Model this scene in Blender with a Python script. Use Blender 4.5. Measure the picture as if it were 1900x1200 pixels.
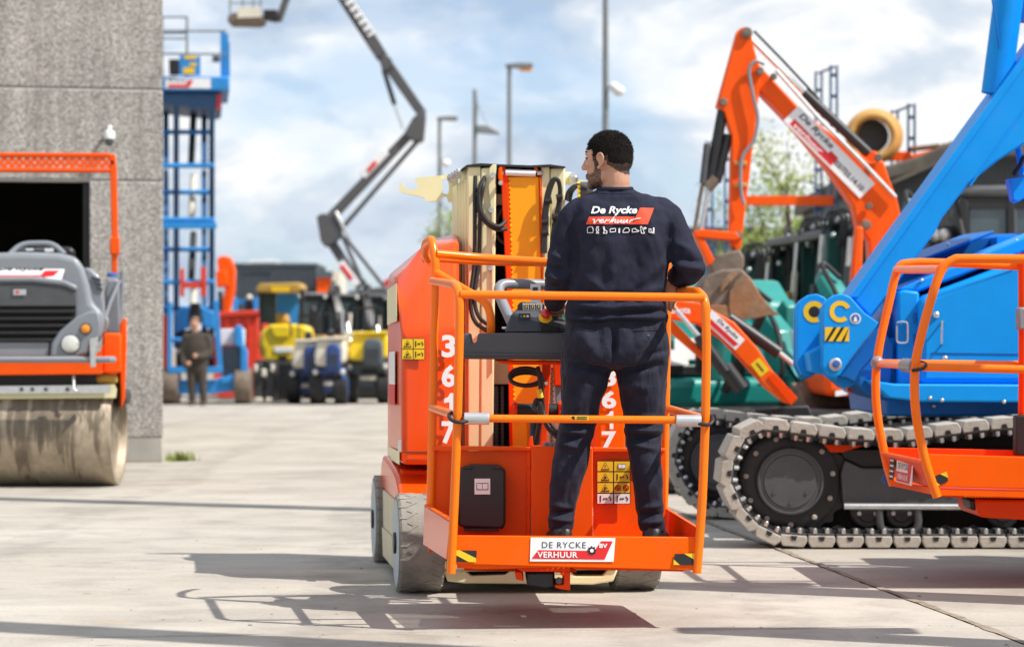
import bpy, bmesh, math, random
from mathutils import Vector, Matrix, noise
from mathutils.bvhtree import BVHTree
random.seed(7)
PI = math.pi
R_ = math.radians
SC = bpy.context.scene
COL = SC.collection
for o in list(bpy.data.objects):
    bpy.data.objects.remove(o)

# ------------------------------------------------------------------ camera
F, HZ, CH = 4486.0, 647.0, 1.1          # focal length in photo pixels, horizon row, camera height
cam_d = bpy.data.cameras.new('camera')
cam = bpy.data.objects.new('camera', cam_d)
COL.objects.link(cam)
cam.location = (0, 0, CH)
cam.rotation_euler = (R_(90), 0, 0)
cam_d.sensor_width = 36.0
cam_d.lens = 36.0 * F / 1900.0
cam_d.shift_y = (HZ - 600.0) / 1900.0
cam_d.clip_start = 0.1
cam_d.clip_end = 6000
cam_d.dof.use_dof = True
cam_d.dof.focus_distance = 9.8
cam_d.dof.aperture_fstop = 3.3
cam_d.dof.aperture_blades = 0
SC.camera = cam

# ------------------------------------------------------------------ sky and sun
TO_SUN = Vector((0.72, -0.31, 1.0)).normalized()
elev = math.asin(TO_SUN.z)
azim = math.atan2(TO_SUN.x, TO_SUN.y)
W = bpy.data.worlds.new('World')
SC.world = W
W.use_nodes = True
nt = W.node_tree
nt.nodes.clear()
N = nt.nodes.new
L = nt.links.new
out = N('ShaderNodeOutputWorld')
sky = N('ShaderNodeTexSky')
sky.sky_type = 'NISHITA'
sky.sun_disc = False
sky.sun_elevation = elev
sky.sun_rotation = azim
sky.altitude = 0
sky.air_density = 1.0
sky.dust_density = 0.2
sky.ozone_density = 2.5
bg = N('ShaderNodeBackground'); bg.inputs[1].default_value = 0.105
tint = N('ShaderNodeMix'); tint.data_type = 'RGBA'; tint.blend_type = 'MULTIPLY'; tint.inputs[0].default_value = 1.0
L(sky.outputs[0], tint.inputs[6]); tint.inputs[7].default_value = (0.86, 0.94, 1.08, 1)
L(tint.outputs[2], bg.inputs[0])
tc = N('ShaderNodeTexCoord')
def wnoise(scale, detail, rough, loc, zs, dist=0.0):
    mp = N('ShaderNodeMapping'); mp.inputs['Scale'].default_value = (1, 1, zs); mp.inputs['Location'].default_value = loc
    L(tc.outputs['Generated'], mp.inputs[0])
    n = N('ShaderNodeTexNoise'); n.inputs['Scale'].default_value = scale; n.inputs['Detail'].default_value = detail
    n.inputs['Roughness'].default_value = rough; n.inputs['Distortion'].default_value = dist
    L(mp.outputs[0], n.inputs['Vector'])
    return n
def wramp(src, stops):
    r = N('ShaderNodeValToRGB')
    el = r.color_ramp.elements
    el[0].position, el[0].color = stops[0][0], stops[0][1]
    el[1].position, el[1].color = stops[-1][0], stops[-1][1]
    for p, c in stops[1:-1]:
        e = el.new(p); e.color = c
    r.color_ramp.interpolation = 'EASE'
    L(src, r.inputs[0])
    return r
n1 = wnoise(6.5, 9, 0.56, (0.35, 0.0, 0.2), 2.0, 0.2)
mask = wramp(n1.outputs['Fac'], [(0.38, (0.42, 0.42, 0.42, 1)), (0.56, (1, 1, 1, 1))])
n2 = wnoise(8.5, 8, 0.56, (2.3, 0.6, 1.25), 2.2, 0.3)
shade = wramp(n2.outputs['Fac'], [(0.36, (0.47, 0.57, 0.71, 1)), (0.46, (0.66, 0.74, 0.84, 1)), (0.55, (0.96, 0.97, 0.98, 1))])
bg2 = N('ShaderNodeBackground'); bg2.inputs[1].default_value = 0.80
L(shade.outputs[0], bg2.inputs[0])
mx = N('ShaderNodeMixShader')
L(mask.outputs[0], mx.inputs[0]); L(bg.outputs[0], mx.inputs[1]); L(bg2.outputs[0], mx.inputs[2])
L(mx.outputs[0], out.inputs[0])

sun_d = bpy.data.lights.new('sun', 'SUN')
sun_d.energy = 4.6
sun_d.angle = R_(0.5)
sun_d.color = (1.0, 0.95, 0.88)
sun = bpy.data.objects.new('sun', sun_d)
COL.objects.link(sun)
sun.rotation_euler = TO_SUN.to_track_quat('Z', 'Y').to_euler()
sun.location = (8, -4, 20)

SC.view_settings.view_transform = 'Standard'
SC.view_settings.look = 'None'
SC.view_settings.gamma = 1.0
SC.view_settings.use_curve_mapping = False
SC.view_settings.exposure = 0.42
SC.cycles.use_denoising = True
SC.cycles.max_bounces = 8
SC.cycles.caustics_reflective = False
SC.cycles.caustics_refractive = False
SC.cycles.sample_clamp_indirect = 6.0

# ------------------------------------------------------------------ helpers
def P(px, py, Y):
    """world point seen at photo pixel (px, py) at depth Y"""
    return Vector(((px - 950.0) * Y / F, Y, CH - (py - HZ) * Y / F))

MATS = {}
def mat(name, col, rough=0.5, metal=0.0, coat=0.0, var=0.06, vscale=6.0, bump=0.0, bscale=60.0, dirt=0.0, dcol=(0.25, 0.2, 0.14), dscale=3.0, spec=0.5):
    m = bpy.data.materials.new(name)
    m.use_nodes = True
    t = m.node_tree
    b = t.nodes['Principled BSDF']
    b.inputs['Roughness'].default_value = rough
    b.inputs['Metallic'].default_value = metal
    b.inputs['Coat Weight'].default_value = coat
    b.inputs['Coat Roughness'].default_value = 0.08
    b.inputs['Specular IOR Level'].default_value = spec
    tcn = t.nodes.new('ShaderNodeTexCoord')
    geo = t.nodes.new('ShaderNodeNewGeometry')
    n = t.nodes.new('ShaderNodeTexNoise'); n.inputs['Scale'].default_value = vscale; n.inputs['Detail'].default_value = 5
    t.links.new(geo.outputs['Position'], n.inputs['Vector'])
    r = t.nodes.new('ShaderNodeValToRGB')
    lo = tuple(max(0, c * (1 - var)) for c in col) + (1,)
    hi = tuple(min(1, c * (1 + var)) for c in col) + (1,)
    r.color_ramp.elements[0].position = 0.3; r.color_ramp.elements[0].color = lo
    r.color_ramp.elements[1].position = 0.7; r.color_ramp.elements[1].color = hi
    t.links.new(n.outputs['Fac'], r.inputs[0])
    cout = r.outputs[0]
    if dirt > 0:
        n2 = t.nodes.new('ShaderNodeTexNoise'); n2.inputs['Scale'].default_value = dscale; n2.inputs['Detail'].default_value = 8; n2.inputs['Roughness'].default_value = 0.65
        t.links.new(geo.outputs['Position'], n2.inputs['Vector'])
        r2 = t.nodes.new('ShaderNodeValToRGB')
        r2.color_ramp.elements[0].position = 0.62 - 0.3 * dirt; r2.color_ramp.elements[0].color = (0, 0, 0, 1)
        r2.color_ramp.elements[1].position = 0.78; r2.color_ramp.elements[1].color = (min(1, dirt * 1.6),) * 3 + (1,)
        t.links.new(n2.outputs['Fac'], r2.inputs[0])
        mxn = t.nodes.new('ShaderNodeMix'); mxn.data_type = 'RGBA'
        t.links.new(r2.outputs[0], mxn.inputs[0]); t.links.new(cout, mxn.inputs[6]); mxn.inputs[7].default_value = tuple(dcol) + (1,)
        cout = mxn.outputs[2]
        mr = t.nodes.new('ShaderNodeMath'); mr.operation = 'MULTIPLY_ADD'
        t.links.new(r2.outputs[0], mr.inputs[0]); mr.inputs[1].default_value = 0.4; mr.inputs[2].default_value = rough
        t.links.new(mr.outputs[0], b.inputs['Roughness'])
    t.links.new(cout, b.inputs['Base Color'])
    if bump > 0:
        n3 = t.nodes.new('ShaderNodeTexNoise'); n3.inputs['Scale'].default_value = bscale; n3.inputs['Detail'].default_value = 4
        t.links.new(geo.outputs['Position'], n3.inputs['Vector'])
        bp = t.nodes.new('ShaderNodeBump'); bp.inputs['Strength'].default_value = bump; bp.inputs['Distance'].default_value = 0.01
        t.links.new(n3.outputs['Fac'], bp.inputs['Height'])
        t.links.new(bp.outputs[0], b.inputs['Normal'])
    MATS[name] = m
    return m

mat('rail_orange', (0.96, 0.18, 0.001), 0.30, coat=0.18, var=0.03, dirt=0.16, dcol=(0.45, 0.12, 0.03), dscale=14, spec=0.28)
mat('bounce_orange', (0.88, 0.095, 0.001), 0.40, coat=0.0, spec=0.2, var=0.03, dirt=0.12, dcol=(0.45, 0.10, 0.02), dscale=7)  # redder base colour stands in for light bounced between the panels
mat('orange', (0.90, 0.108, 0.001), 0.42, coat=0.0, spec=0.12, var=0.05, dirt=0.2, dcol=(0.42, 0.11, 0.03), dscale=8)
mat('orange_hood', (0.76, 0.068, 0.003), 0.22, coat=0.1, spec=0.35, var=0.02)
mat('orange_boom', (0.95, 0.37, 0.006), 0.42, coat=0.0, spec=0.3, var=0.04)
mat('red_orange', (0.80, 0.055, 0.002), 0.42, coat=0.0, spec=0.15, var=0.04)
mat('cream', (0.80, 0.745, 0.44), 0.42, coat=0.1, var=0.05, dirt=0.1, dcol=(0.35, 0.27, 0.12), dscale=12)
mat('cream_bare', (0.62, 0.55, 0.38), 0.5, var=0.06, dirt=0.2, dcol=(0.3, 0.25, 0.17), dscale=8)
mat('tyre_grey', (0.24, 0.225, 0.195), 0.8, var=0.12, vscale=14, dirt=0.35, dcol=(0.36, 0.31, 0.24), dscale=7, bump=0.25, bscale=90)
mat('rim_grey', (0.42, 0.47, 0.5), 0.55, var=0.06, dirt=0.15, dscale=10)
mat('black_plastic', (0.012, 0.012, 0.014), 0.45, var=0.1, bump=0.1, bscale=300)
mat('black_rubber', (0.014, 0.014, 0.015), 0.6, var=0.15)
mat('recess_shade', (0.012, 0.011, 0.010), 0.8, var=0.2)  # near-black colour in place of shade within gaps, slots and recesses
mat('grey_plastic', (0.06, 0.066, 0.075), 0.5, var=0.05, bump=0.15, bscale=400)
mat('grey_paint', (0.22, 0.24, 0.265), 0.4, coat=0.15, var=0.05, dirt=0.15, dscale=8)
mat('silver', (0.55, 0.56, 0.57), 0.4, metal=0.7, var=0.08, vscale=20)
mat('zinc', (0.62, 0.63, 0.62), 0.35, metal=0.85, var=0.1, vscale=30)
mat('white_print', (0.82, 0.82, 0.82), 0.45, var=0.02)
mat('white_fabric_print', (0.78, 0.78, 0.8), 0.8, var=0.03)
mat('red_fabric_print', (0.80, 0.07, 0.025), 0.8, var=0.03)
mat('red_print', (0.68, 0.015, 0.02), 0.4, var=0.03)
mat('yellow_print', (0.80, 0.52, 0.01), 0.45, var=0.03)
mat('black_print', (0.012, 0.012, 0.013), 0.5, var=0.05)
mat('navy_print', (0.02, 0.03, 0.05), 0.5, var=0.05)
mat('blue', (0.004, 0.29, 0.80), 0.45, coat=0.0, spec=0.2, var=0.05, dirt=0.16, dcol=(0.06, 0.20, 0.42), dscale=6)
mat('blue_dark', (0.004, 0.14, 0.46), 0.45, coat=0.0, spec=0.25, var=0.05)
mat('blue_lift', (0.025, 0.25, 0.62), 0.45, var=0.08, dirt=0.25, dcol=(0.12, 0.14, 0.16), dscale=3)
mat('blue_steel', (0.03, 0.09, 0.2), 0.5, var=0.1)
mat('track_pad', (0.40, 0.375, 0.33), 0.75, var=0.1, vscale=12, dirt=0.35, dcol=(0.25, 0.21, 0.16), dscale=9, bump=0.3, bscale=50)
mat('steel_black', (0.014, 0.014, 0.015), 0.42, var=0.15, vscale=15)
mat('steel_grey', (0.085, 0.09, 0.095), 0.45, metal=0.3, var=0.1, vscale=10, dirt=0.12, dscale=8)
mat('boom_grey', (0.085, 0.085, 0.088), 0.55, var=0.1)
mat('excavator_orange', (0.88, 0.098, 0.004), 0.42, coat=0.0, spec=0.2, var=0.05, dirt=0.18, dcol=(0.35, 0.16, 0.08), dscale=5)
mat('rust', (0.23, 0.14, 0.08), 0.75, var=0.35, vscale=9, dirt=0.6, dcol=(0.33, 0.12, 0.04), dscale=5, bump=0.4, bscale=40)
mat('mud_steel', (0.16, 0.12, 0.09), 0.7, var=0.3, vscale=10, dirt=0.3, bump=0.4, bscale=40)
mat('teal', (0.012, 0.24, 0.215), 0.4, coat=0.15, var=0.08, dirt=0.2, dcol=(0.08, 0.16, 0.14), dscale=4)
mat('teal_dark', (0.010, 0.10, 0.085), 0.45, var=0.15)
mat('yellow', (0.83, 0.58, 0.012), 0.4, coat=0.2, var=0.05, dirt=0.15, dcol=(0.4, 0.3, 0.1), dscale=4)
mat('ochre', (0.42, 0.26, 0.05), 0.6, var=0.1)
mat('off_white', (0.68, 0.63, 0.52), 0.55, var=0.06)
mat('navy_blue', (0.022, 0.06, 0.22), 0.42, coat=0.1, var=0.08, dirt=0.2, dcol=(0.15, 0.13, 0.12), dscale=5)
mat('mid_blue', (0.04, 0.14, 0.45), 0.42, coat=0.1, var=0.08)
mat('container_red', (0.66, 0.05, 0.02), 0.5, var=0.06)
mat('container_grey', (0.075, 0.095, 0.115), 0.6, var=0.12)
mat('pole_grey', (0.22, 0.23, 0.235), 0.5, metal=0.3, var=0.08)
mat('white_paint', (0.78, 0.78, 0.77), 0.4, var=0.03)
mat('roof_dark', (0.10, 0.085, 0.07), 0.85, var=0.3, vscale=4, dirt=0.4, dcol=(0.22, 0.18, 0.11), dscale=2)
mat('cladding', (0.07, 0.072, 0.075), 0.6, var=0.1)
mat('pipe_tan', (0.55, 0.30, 0.08), 0.5, var=0.1)
mat('red_plain', (0.62, 0.02, 0.02), 0.35, coat=0.4, var=0.03)
mat('green_lamp', (0.25, 0.6, 0.4), 0.25, coat=0.4, var=0.03)
mat('amber', (0.8, 0.28, 0.02), 0.15, coat=0.6, var=0.1, vscale=60)
mat('lamp_glass', (0.72, 0.72, 0.66), 0.12, metal=0.3, coat=0.8, var=0.25, vscale=70)
mat('glass_dark', (0.05, 0.07, 0.075), 0.06, coat=1.0, var=0.3, vscale=3)
mat('skin', (0.50, 0.265, 0.175), 0.55, var=0.08, vscale=25, bump=0.08, bscale=250)
mat('hair_fade', (0.10, 0.062, 0.048), 0.7, var=0.5, vscale=140)
mat('hair', (0.014, 0.0115, 0.0105), 0.8, var=0.4, vscale=90, spec=0.12)
mat('beard', (0.19, 0.11, 0.078), 0.7, var=0.55, vscale=160)
mat('sweater', (0.0165, 0.0185, 0.036), 0.9, var=0.12, vscale=30, bump=0.35, bscale=420, spec=0.25)
mat('shoe_black', (0.01, 0.01, 0.011), 0.5, var=0.2)
mat('brown_cloth', (0.055, 0.045, 0.035), 0.9, var=0.15)
mat('bark', (0.12, 0.09, 0.06), 0.9, var=0.25, bump=0.5, bscale=30)
mat('leaf', (0.14, 0.19, 0.035), 0.65, var=0.35, vscale=1.5)
mat('leaf_pale', (0.22, 0.27, 0.05), 0.65, var=0.3, vscale=1.5)

class MB:
    """collects shapes; build() links them as one mesh object"""
    def __init__(s):
        s.v = []; s.f = []; s.M = Matrix.Identity(4)
    def add(s, vs, fs):
        k = len(s.v)
        s.v += [s.M @ Vector(p) for p in vs]
        s.f += [tuple(i + k for i in f) for f in fs]
        return s
    def box(s, c, d, rot=None):
        x, y, z = d[0] / 2, d[1] / 2, d[2] / 2
        vs = [Vector((a, b, e)) for a in (-x, x) for b in (-y, y) for e in (-z, z)]
        if rot is not None:
            vs = [rot @ p for p in vs]
        vs = [p + Vector(c) for p in vs]
        return s.add(vs, [(0, 1, 3, 2), (4, 6, 7, 5), (0, 4, 5, 1), (2, 3, 7, 6), (0, 2, 6, 4), (1, 5, 7, 3)])
    def prism3(s, pts, d):
        """polygon of world points swept by vector d"""
        n = len(pts); d = Vector(d)
        vs = [Vector(p) for p in pts] + [Vector(p) + d for p in pts]
        fs = [tuple(range(n)), tuple(range(2 * n - 1, n - 1, -1))]
        fs += [(i, (i + 1) % n, n + (i + 1) % n, n + i) for i in range(n)]
        return s.add(vs, fs)
    def prism(s, pts, Y, t, skew=0.0):
        """polygon of photo pixels standing at depth Y, thickness t away from the camera"""
        return s.prism3([P(p[0], p[1], p[2] if len(p) > 2 else Y) for p in pts], (skew * t, t, 0))
    def pbox(s, x0, y0, x1, y1, Y, t, skew=0.0):
        return s.prism([(x0, y0), (x1, y0), (x1, y1), (x0, y1)], Y, t, skew)
    def ring(s, rings, cap=True, closed=False):
        n = len(rings[0]); vs = [p for r in rings for p in r]; fs = []
        m = len(rings)
        for i in range(m if closed else m - 1):
            a, b = i * n, ((i + 1) % m) * n
            for j in range(n):
                fs.append((a + j, a + (j + 1) % n, b + (j + 1) % n, b + j))
        if cap and not closed:
            fs.append(tuple(range(n - 1, -1, -1))); fs.append(tuple((m - 1) * n + j for j in range(n)))
        return s.add(vs, fs)
    def tube(s, pts, r, n=8, closed=False, r1=None):
        pts = [Vector(p) for p in pts]
        m = len(pts); rings = []; up = None
        for i, p in enumerate(pts):
            if closed:
                t = pts[(i + 1) % m] - pts[i - 1]
            else:
                t = pts[min(i + 1, m - 1)] - pts[max(i - 1, 0)]
            t.normalize()
            if up is None:
                up = Vector((0, 0, 1)) if abs(t.z) < 0.9 else Vector((1, 0, 0))
            a = t.cross(up)
            if a.length < 1e-6: a = t.orthogonal()
            a.normalize(); b = a.cross(t).normalized(); up = b
            rr = r if r1 is None else r + (r1 - r) * i / (m - 1)
            rings.append([p + rr * (math.cos(2 * PI * j / n) * a + math.sin(2 * PI * j / n) * b) for j in range(n)])
        return s.ring(rings, closed=closed)
    def ptube(s, pts, r, n=8, fil=0.0, smooth=0, closed=False):
        w = [P(*p) for p in pts]
        if smooth: w = catmull(w, smooth, closed)
        elif fil: w = fillet(w, fil)
        return s.tube(w, r, n, closed)
    def cyl(s, a, b, r, r1=None, n=16):
        return s.tube([a, b], r, n, r1=r if r1 is None else r1)
    def lathe(s, o, axis, prof, n=24, ref=None):
        """prof: (distance along axis, radius)"""
        o = Vector(o); ax = Vector(axis).normalized()
        a = Vector(ref) if ref else ax.orthogonal()
        a = (a - ax * a.dot(ax)).normalized(); b = ax.cross(a)
        rings = [[o + ax * h + r * (math.cos(2 * PI * j / n) * a + math.sin(2 * PI * j / n) * b) for j in range(n)] for h, r in prof]
        return s.ring(rings)
    def ball(s, c, r, n=12, m=8, sc=(1, 1, 1), rot=None):
        rings = []
        for i in range(m + 1):
            th = -PI / 2 + PI * (0.02 + 0.96 * i / m)
            ring = []
            for j in range(n):
                p = Vector((math.cos(th) * math.cos(2 * PI * j / n) * sc[0], math.cos(th) * math.sin(2 * PI * j / n) * sc[1], math.sin(th) * sc[2])) * r
                if rot is not None: p = rot @ p
                ring.append(Vector(c) + p)
            rings.append(ring)
        return s.ring(rings)
    def build(s, name, m, parent=None, bevel=0.0, smooth=True, ang=35, seg=2, recalc=True):
        me = bpy.data.meshes.new(name)
        off = parent.matrix_off if False else (WORLD.get(parent.name, Vector((0, 0, 0))) if parent else Vector((0, 0, 0)))
        me.from_pydata([tuple(p - off) for p in s.v], [], s.f)
        if recalc:
            bm = bmesh.new(); bm.from_mesh(me); bmesh.ops.recalc_face_normals(bm, faces=bm.faces); bm.to_mesh(me); bm.free()
        if smooth:
            me.shade_smooth(); me.set_sharp_from_angle(angle=R_(ang))
        o = bpy.data.objects.new(name, me)
        COL.objects.link(o)
        mm = MATS[m] if isinstance(m, str) else m
        me.materials.append(mm)
        if parent: o.parent = parent
        WORLD[o.name] = Vector(off)
        if bevel > 0:
            bv = o.modifiers.new('bevel', 'BEVEL'); bv.width = bevel; bv.segments = seg; bv.limit_method = 'ANGLE'; bv.angle_limit = R_(35); bv.harden_normals = False
        return o
WORLD = {}

def catmull(w, k=6, closed=False):
    res = []; n = len(w)
    for i in range(n if closed else n - 1):
        if closed:
            p0, p1, p2, p3 = w[i - 1], w[i], w[(i + 1) % n], w[(i + 2) % n]
        else:
            p0, p1, p2, p3 = w[max(i - 1, 0)], w[i], w[i + 1], w[min(i + 2, n - 1)]
        for j in range(k):
            t = j / k
            res.append(0.5 * ((2 * p1) + (p2 - p0) * t + (2 * p0 - 5 * p1 + 4 * p2 - p3) * t * t + (3 * p1 - p0 - 3 * p2 + p3) * t ** 3))
    if not closed: res.append(w[-1])
    return res
def fillet(w, r, k=5):
    res = [w[0]]
    for i in range(1, len(w) - 1):
        a, b, c = w[i - 1], w[i], w[i + 1]
        d1 = min(r, (a - b).length * 0.49); d2 = min(r, (c - b).length * 0.49)
        p, q = b + (a - b).normalized() * d1, b + (c - b).normalized() * d2
        for j in range(k + 1):
            t = j / k
            res.append((1 - t) ** 2 * p + 2 * t * (1 - t) * b + t * t * q)
    res.append(w[-1])
    return res
def tag(o, label=None, cat=None, group=None, kind=None):
    if label: o['label'] = label
    if cat: o['category'] = cat
    if group: o['group'] = group
    if kind: o['kind'] = kind
    return o
def thing(name, label, cat, loc, group=None):
    o = bpy.data.objects.new(name, None)
    COL.objects.link(o)
    o.location = loc; o.empty_display_size = 0.2
    WORLD[o.name] = Vector(loc)
    return tag(o, label, cat, group)
def copy_tree(o, delta, parent=None):
    c = o.copy(); COL.objects.link(c)
    c.parent = parent
    if parent is None: c.location = o.location + Vector(delta)
    WORLD[c.name] = WORLD[o.name] + Vector(delta)
    for ch in list(o.children): copy_tree(ch, delta, c)
    return c

TXT = {}
def text_geo(s, bold=0.0, shear=0.0, space=1.0):
    key = (s, bold, shear, space)
    if key not in TXT:
        cu = bpy.data.curves.new('t', 'FONT'); cu.body = s; cu.size = 1.0; cu.shear = shear; cu.offset = bold
        cu.resolution_u = 3; cu.space_character = space; cu.align_x = 'CENTER'; cu.align_y = 'CENTER'
        ob = bpy.data.objects.new('t', cu); COL.objects.link(ob)
        dg = bpy.context.evaluated_depsgraph_get()
        me = bpy.data.meshes.new_from_object(ob.evaluated_get(dg))
        vs = [v.co.copy() for v in me.vertices]; fs = [tuple(p.vertices) for p in me.polygons]
        bpy.data.objects.remove(ob); bpy.data.curves.remove(cu); bpy.data.meshes.remove(me)
        x0, x1 = min(v.x for v in vs), max(v.x for v in vs); y0, y1 = min(v.y for v in vs), max(v.y for v in vs)
        TXT[key] = ([((v.x - x0) / (x1 - x0) - 0.5, (v.y - y0) / (y1 - y0) - 0.5) for v in vs], fs)
    return TXT[key]
class Frame:
    """flat frame on a surface: origin, right, up, and the outward normal"""
    def __init__(s, O, R, U):
        s.O = Vector(O); s.R = Vector(R).normalized(); U = Vector(U)
        s.U = (U - s.R * U.dot(s.R)).normalized(); s.Nn = s.R.cross(s.U)
    def at(s, a, b, off=0.0):
        return s.O + s.R * a + s.U * b + s.Nn * off
    def text(s, name, txt, m, parent, a, b, w, h, off=0.004, bold=0.0, shear=0.0, space=1.0):
        vs, fs = text_geo(txt, bold, shear, space)
        mb = MB().add([s.at(a + x * w, b + y * h, off) for x, y in vs], fs)
        return mb.build(name, m, parent, smooth=False, recalc=False)
    def poly(s, name, pts, m, parent, off=0.002, t=0.002):
        mb = MB().prism3([s.at(x, y, off - t) for x, y in pts], s.Nn * t)
        return mb.build(name, m, parent, smooth=False)
    def rect(s, name, a, b, w, h, m, parent, off=0.002, t=0.002):
        return s.poly(name, [(a - w / 2, b - h / 2), (a + w / 2, b - h / 2), (a + w / 2, b + h / 2), (a - w / 2, b + h / 2)], m, parent, off, t)
def pframe(px, py, Y, R=(1, 0, 0), U=(0, 0, 1)):
    return Frame(P(px, py, Y), R, U)
ONE = [(.08, -.5), (.5, -.5), (.5, .5), (.16, .5), (-.06, .33), (-.5, .24), (-.5, .06), (.08, .10)]
def hexbolt(mb, p, axis, r, h):
    return mb.lathe(p, axis, [(0, r), (h, r), (h, r * 0.6), (h * 1.35, r * 0.55)], n=6)
# ------------------------------------------------------------------ ground
def node_mat(name):
    m = bpy.data.materials.new(name); m.use_nodes = True; MATS[name] = m
    t = m.node_tree
    return m, t, t.nodes['Principled BSDF'], t.nodes.new, t.links.new
def noise_n(t, vec, scale, detail=6, rough=0.55, dist=0.0):
    n = t.nodes.new('ShaderNodeTexNoise'); n.inputs['Scale'].default_value = scale; n.inputs['Detail'].default_value = detail
    n.inputs['Roughness'].default_value = rough; n.inputs['Distortion'].default_value = dist
    t.links.new(vec, n.inputs['Vector']); return n
def ramp_n(t, src, stops):
    r = t.nodes.new('ShaderNodeValToRGB'); el = r.color_ramp.elements
    el[0].position, el[0].color = stops[0][0], tuple(stops[0][1]) + (1,)
    el[1].position, el[1].color = stops[-1][0], tuple(stops[-1][1]) + (1,)
    for p, c in stops[1:-1]:
        e = el.new(p); e.color = tuple(c) + (1,)
    t.links.new(src, r.inputs[0]); return r
def mix_n(t, fac, a, b, mode='MIX'):
    x = t.nodes.new('ShaderNodeMix'); x.data_type = 'RGBA'; x.blend_type = mode
    for v, i in ((fac, 0), (a, 6), (b, 7)):
        if isinstance(v, (int, float)): x.inputs[i].default_value = v
        elif isinstance(v, tuple): x.inputs[i].default_value = v + (1,)
        else: t.links.new(v, x.inputs[i])
    return x.outputs[2]

m, t, b, NN, LL = node_mat('concrete')
geo = NN('ShaderNodeNewGeometry'); pos = geo.outputs['Position']
base = ramp_n(t, noise_n(t, pos, 0.55, 8, 0.6).outputs['Fac'], [(0.3, (0.345, 0.315, 0.272)), (0.52, (0.415, 0.385, 0.335)), (0.72, (0.475, 0.445, 0.39))])
mp = NN('ShaderNodeMapping'); mp.inputs['Scale'].default_value = (0.5, 1.1, 1); mp.inputs['Rotation'].default_value = (0, 0, R_(-7)); LL(pos, mp.inputs[0])
streak = ramp_n(t, noise_n(t, mp.outputs[0], 1.6, 7, 0.62, 0.4).outputs['Fac'], [(0.40, (0.72, 0.72, 0.72)), (0.55, (1, 1, 1)), (0.75, (1.0, 1.0, 1.0))])
c1 = mix_n(t, 0.45, base.outputs[0], streak.outputs[0], 'MULTIPLY')
sand = ramp_n(t, noise_n(t, mp.outputs[0], 2.6, 8, 0.7, 0.8).outputs['Fac'], [(0.60, (0, 0, 0)), (0.72, (0.55, 0.55, 0.55))])
c2 = mix_n(t, sand.outputs[0], c1, (0.42, 0.31, 0.19))
fine = ramp_n(t, noise_n(t, pos, 45, 5, 0.75).outputs['Fac'], [(0.28, (0.78, 0.78, 0.78)), (0.5, (1, 1, 1)), (0.75, (1.05, 1.05, 1.05))])
c3 = mix_n(t, 0.8, c2, fine.outputs[0], 'MULTIPLY')
spot = ramp_n(t, noise_n(t, pos, 7.5, 3, 0.5).outputs['Fac'], [(0.68, (1, 1, 1)), (0.76, (0.62, 0.58, 0.52))])
c4 = mix_n(t, 0.7, c3, spot.outputs[0], 'MULTIPLY')
patch = ramp_n(t, noise_n(t, pos, 1.9, 9, 0.68, 0.3).outputs['Fac'], [(0.36, (0.80, 0.79, 0.78)), (0.5, (1, 1, 1)), (0.66, (1.06, 1.05, 1.03))])
c4 = mix_n(t, 0.85, c4, patch.outputs[0], 'MULTIPLY')
wvn = NN('ShaderNodeTexWave'); wvn.wave_type = 'BANDS'; wvn.bands_direction = 'X'; wvn.inputs['Scale'].default_value = 0.16; wvn.inputs['Distortion'].default_value = 5.0; wvn.inputs['Detail'].default_value = 3; wvn.inputs['Detail Scale'].default_value = 0.35
LL(pos, wvn.inputs['Vector'])
tm1 = ramp_n(t, wvn.outputs['Fac'], [(0.90, (0, 0, 0)), (0.97, (1, 1, 1))])
tm2 = ramp_n(t, noise_n(t, pos, 3.2, 6, 0.7).outputs['Fac'], [(0.42, (0, 0, 0)), (0.62, (0.45, 0.45, 0.45))])
c4 = mix_n(t, mix_n(t, 1.0, tm1.outputs[0], tm2.outputs[0], 'MULTIPLY'), c4, (0.20, 0.18, 0.155))
oi = NN('ShaderNodeObjectInfo')
tone = ramp_n(t, oi.outputs['Random'], [(0.0, (0.93, 0.92, 0.91)), (1.0, (1.04, 1.04, 1.04))])
c5 = mix_n(t, 1.0, c4, tone.outputs[0], 'MULTIPLY')
LL(c5, b.inputs['Base Color']); b.inputs['Roughness'].default_value = 0.86
bp = NN('ShaderNodeBump'); bp.inputs['Strength'].default_value = 0.22; bp.inputs['Distance'].default_value = 0.01
LL(noise_n(t, pos, 38, 6, 0.7).outputs['Fac'], bp.inputs['Height']); LL(bp.outputs[0], b.inputs['Normal'])

mat('joint_dirt', (0.25, 0.21, 0.155), 0.95, var=0.3, vscale=12, bump=0.6, bscale=60)
mat('yard_base', (0.26, 0.22, 0.165), 0.95, var=0.2, vscale=1.2)

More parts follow.
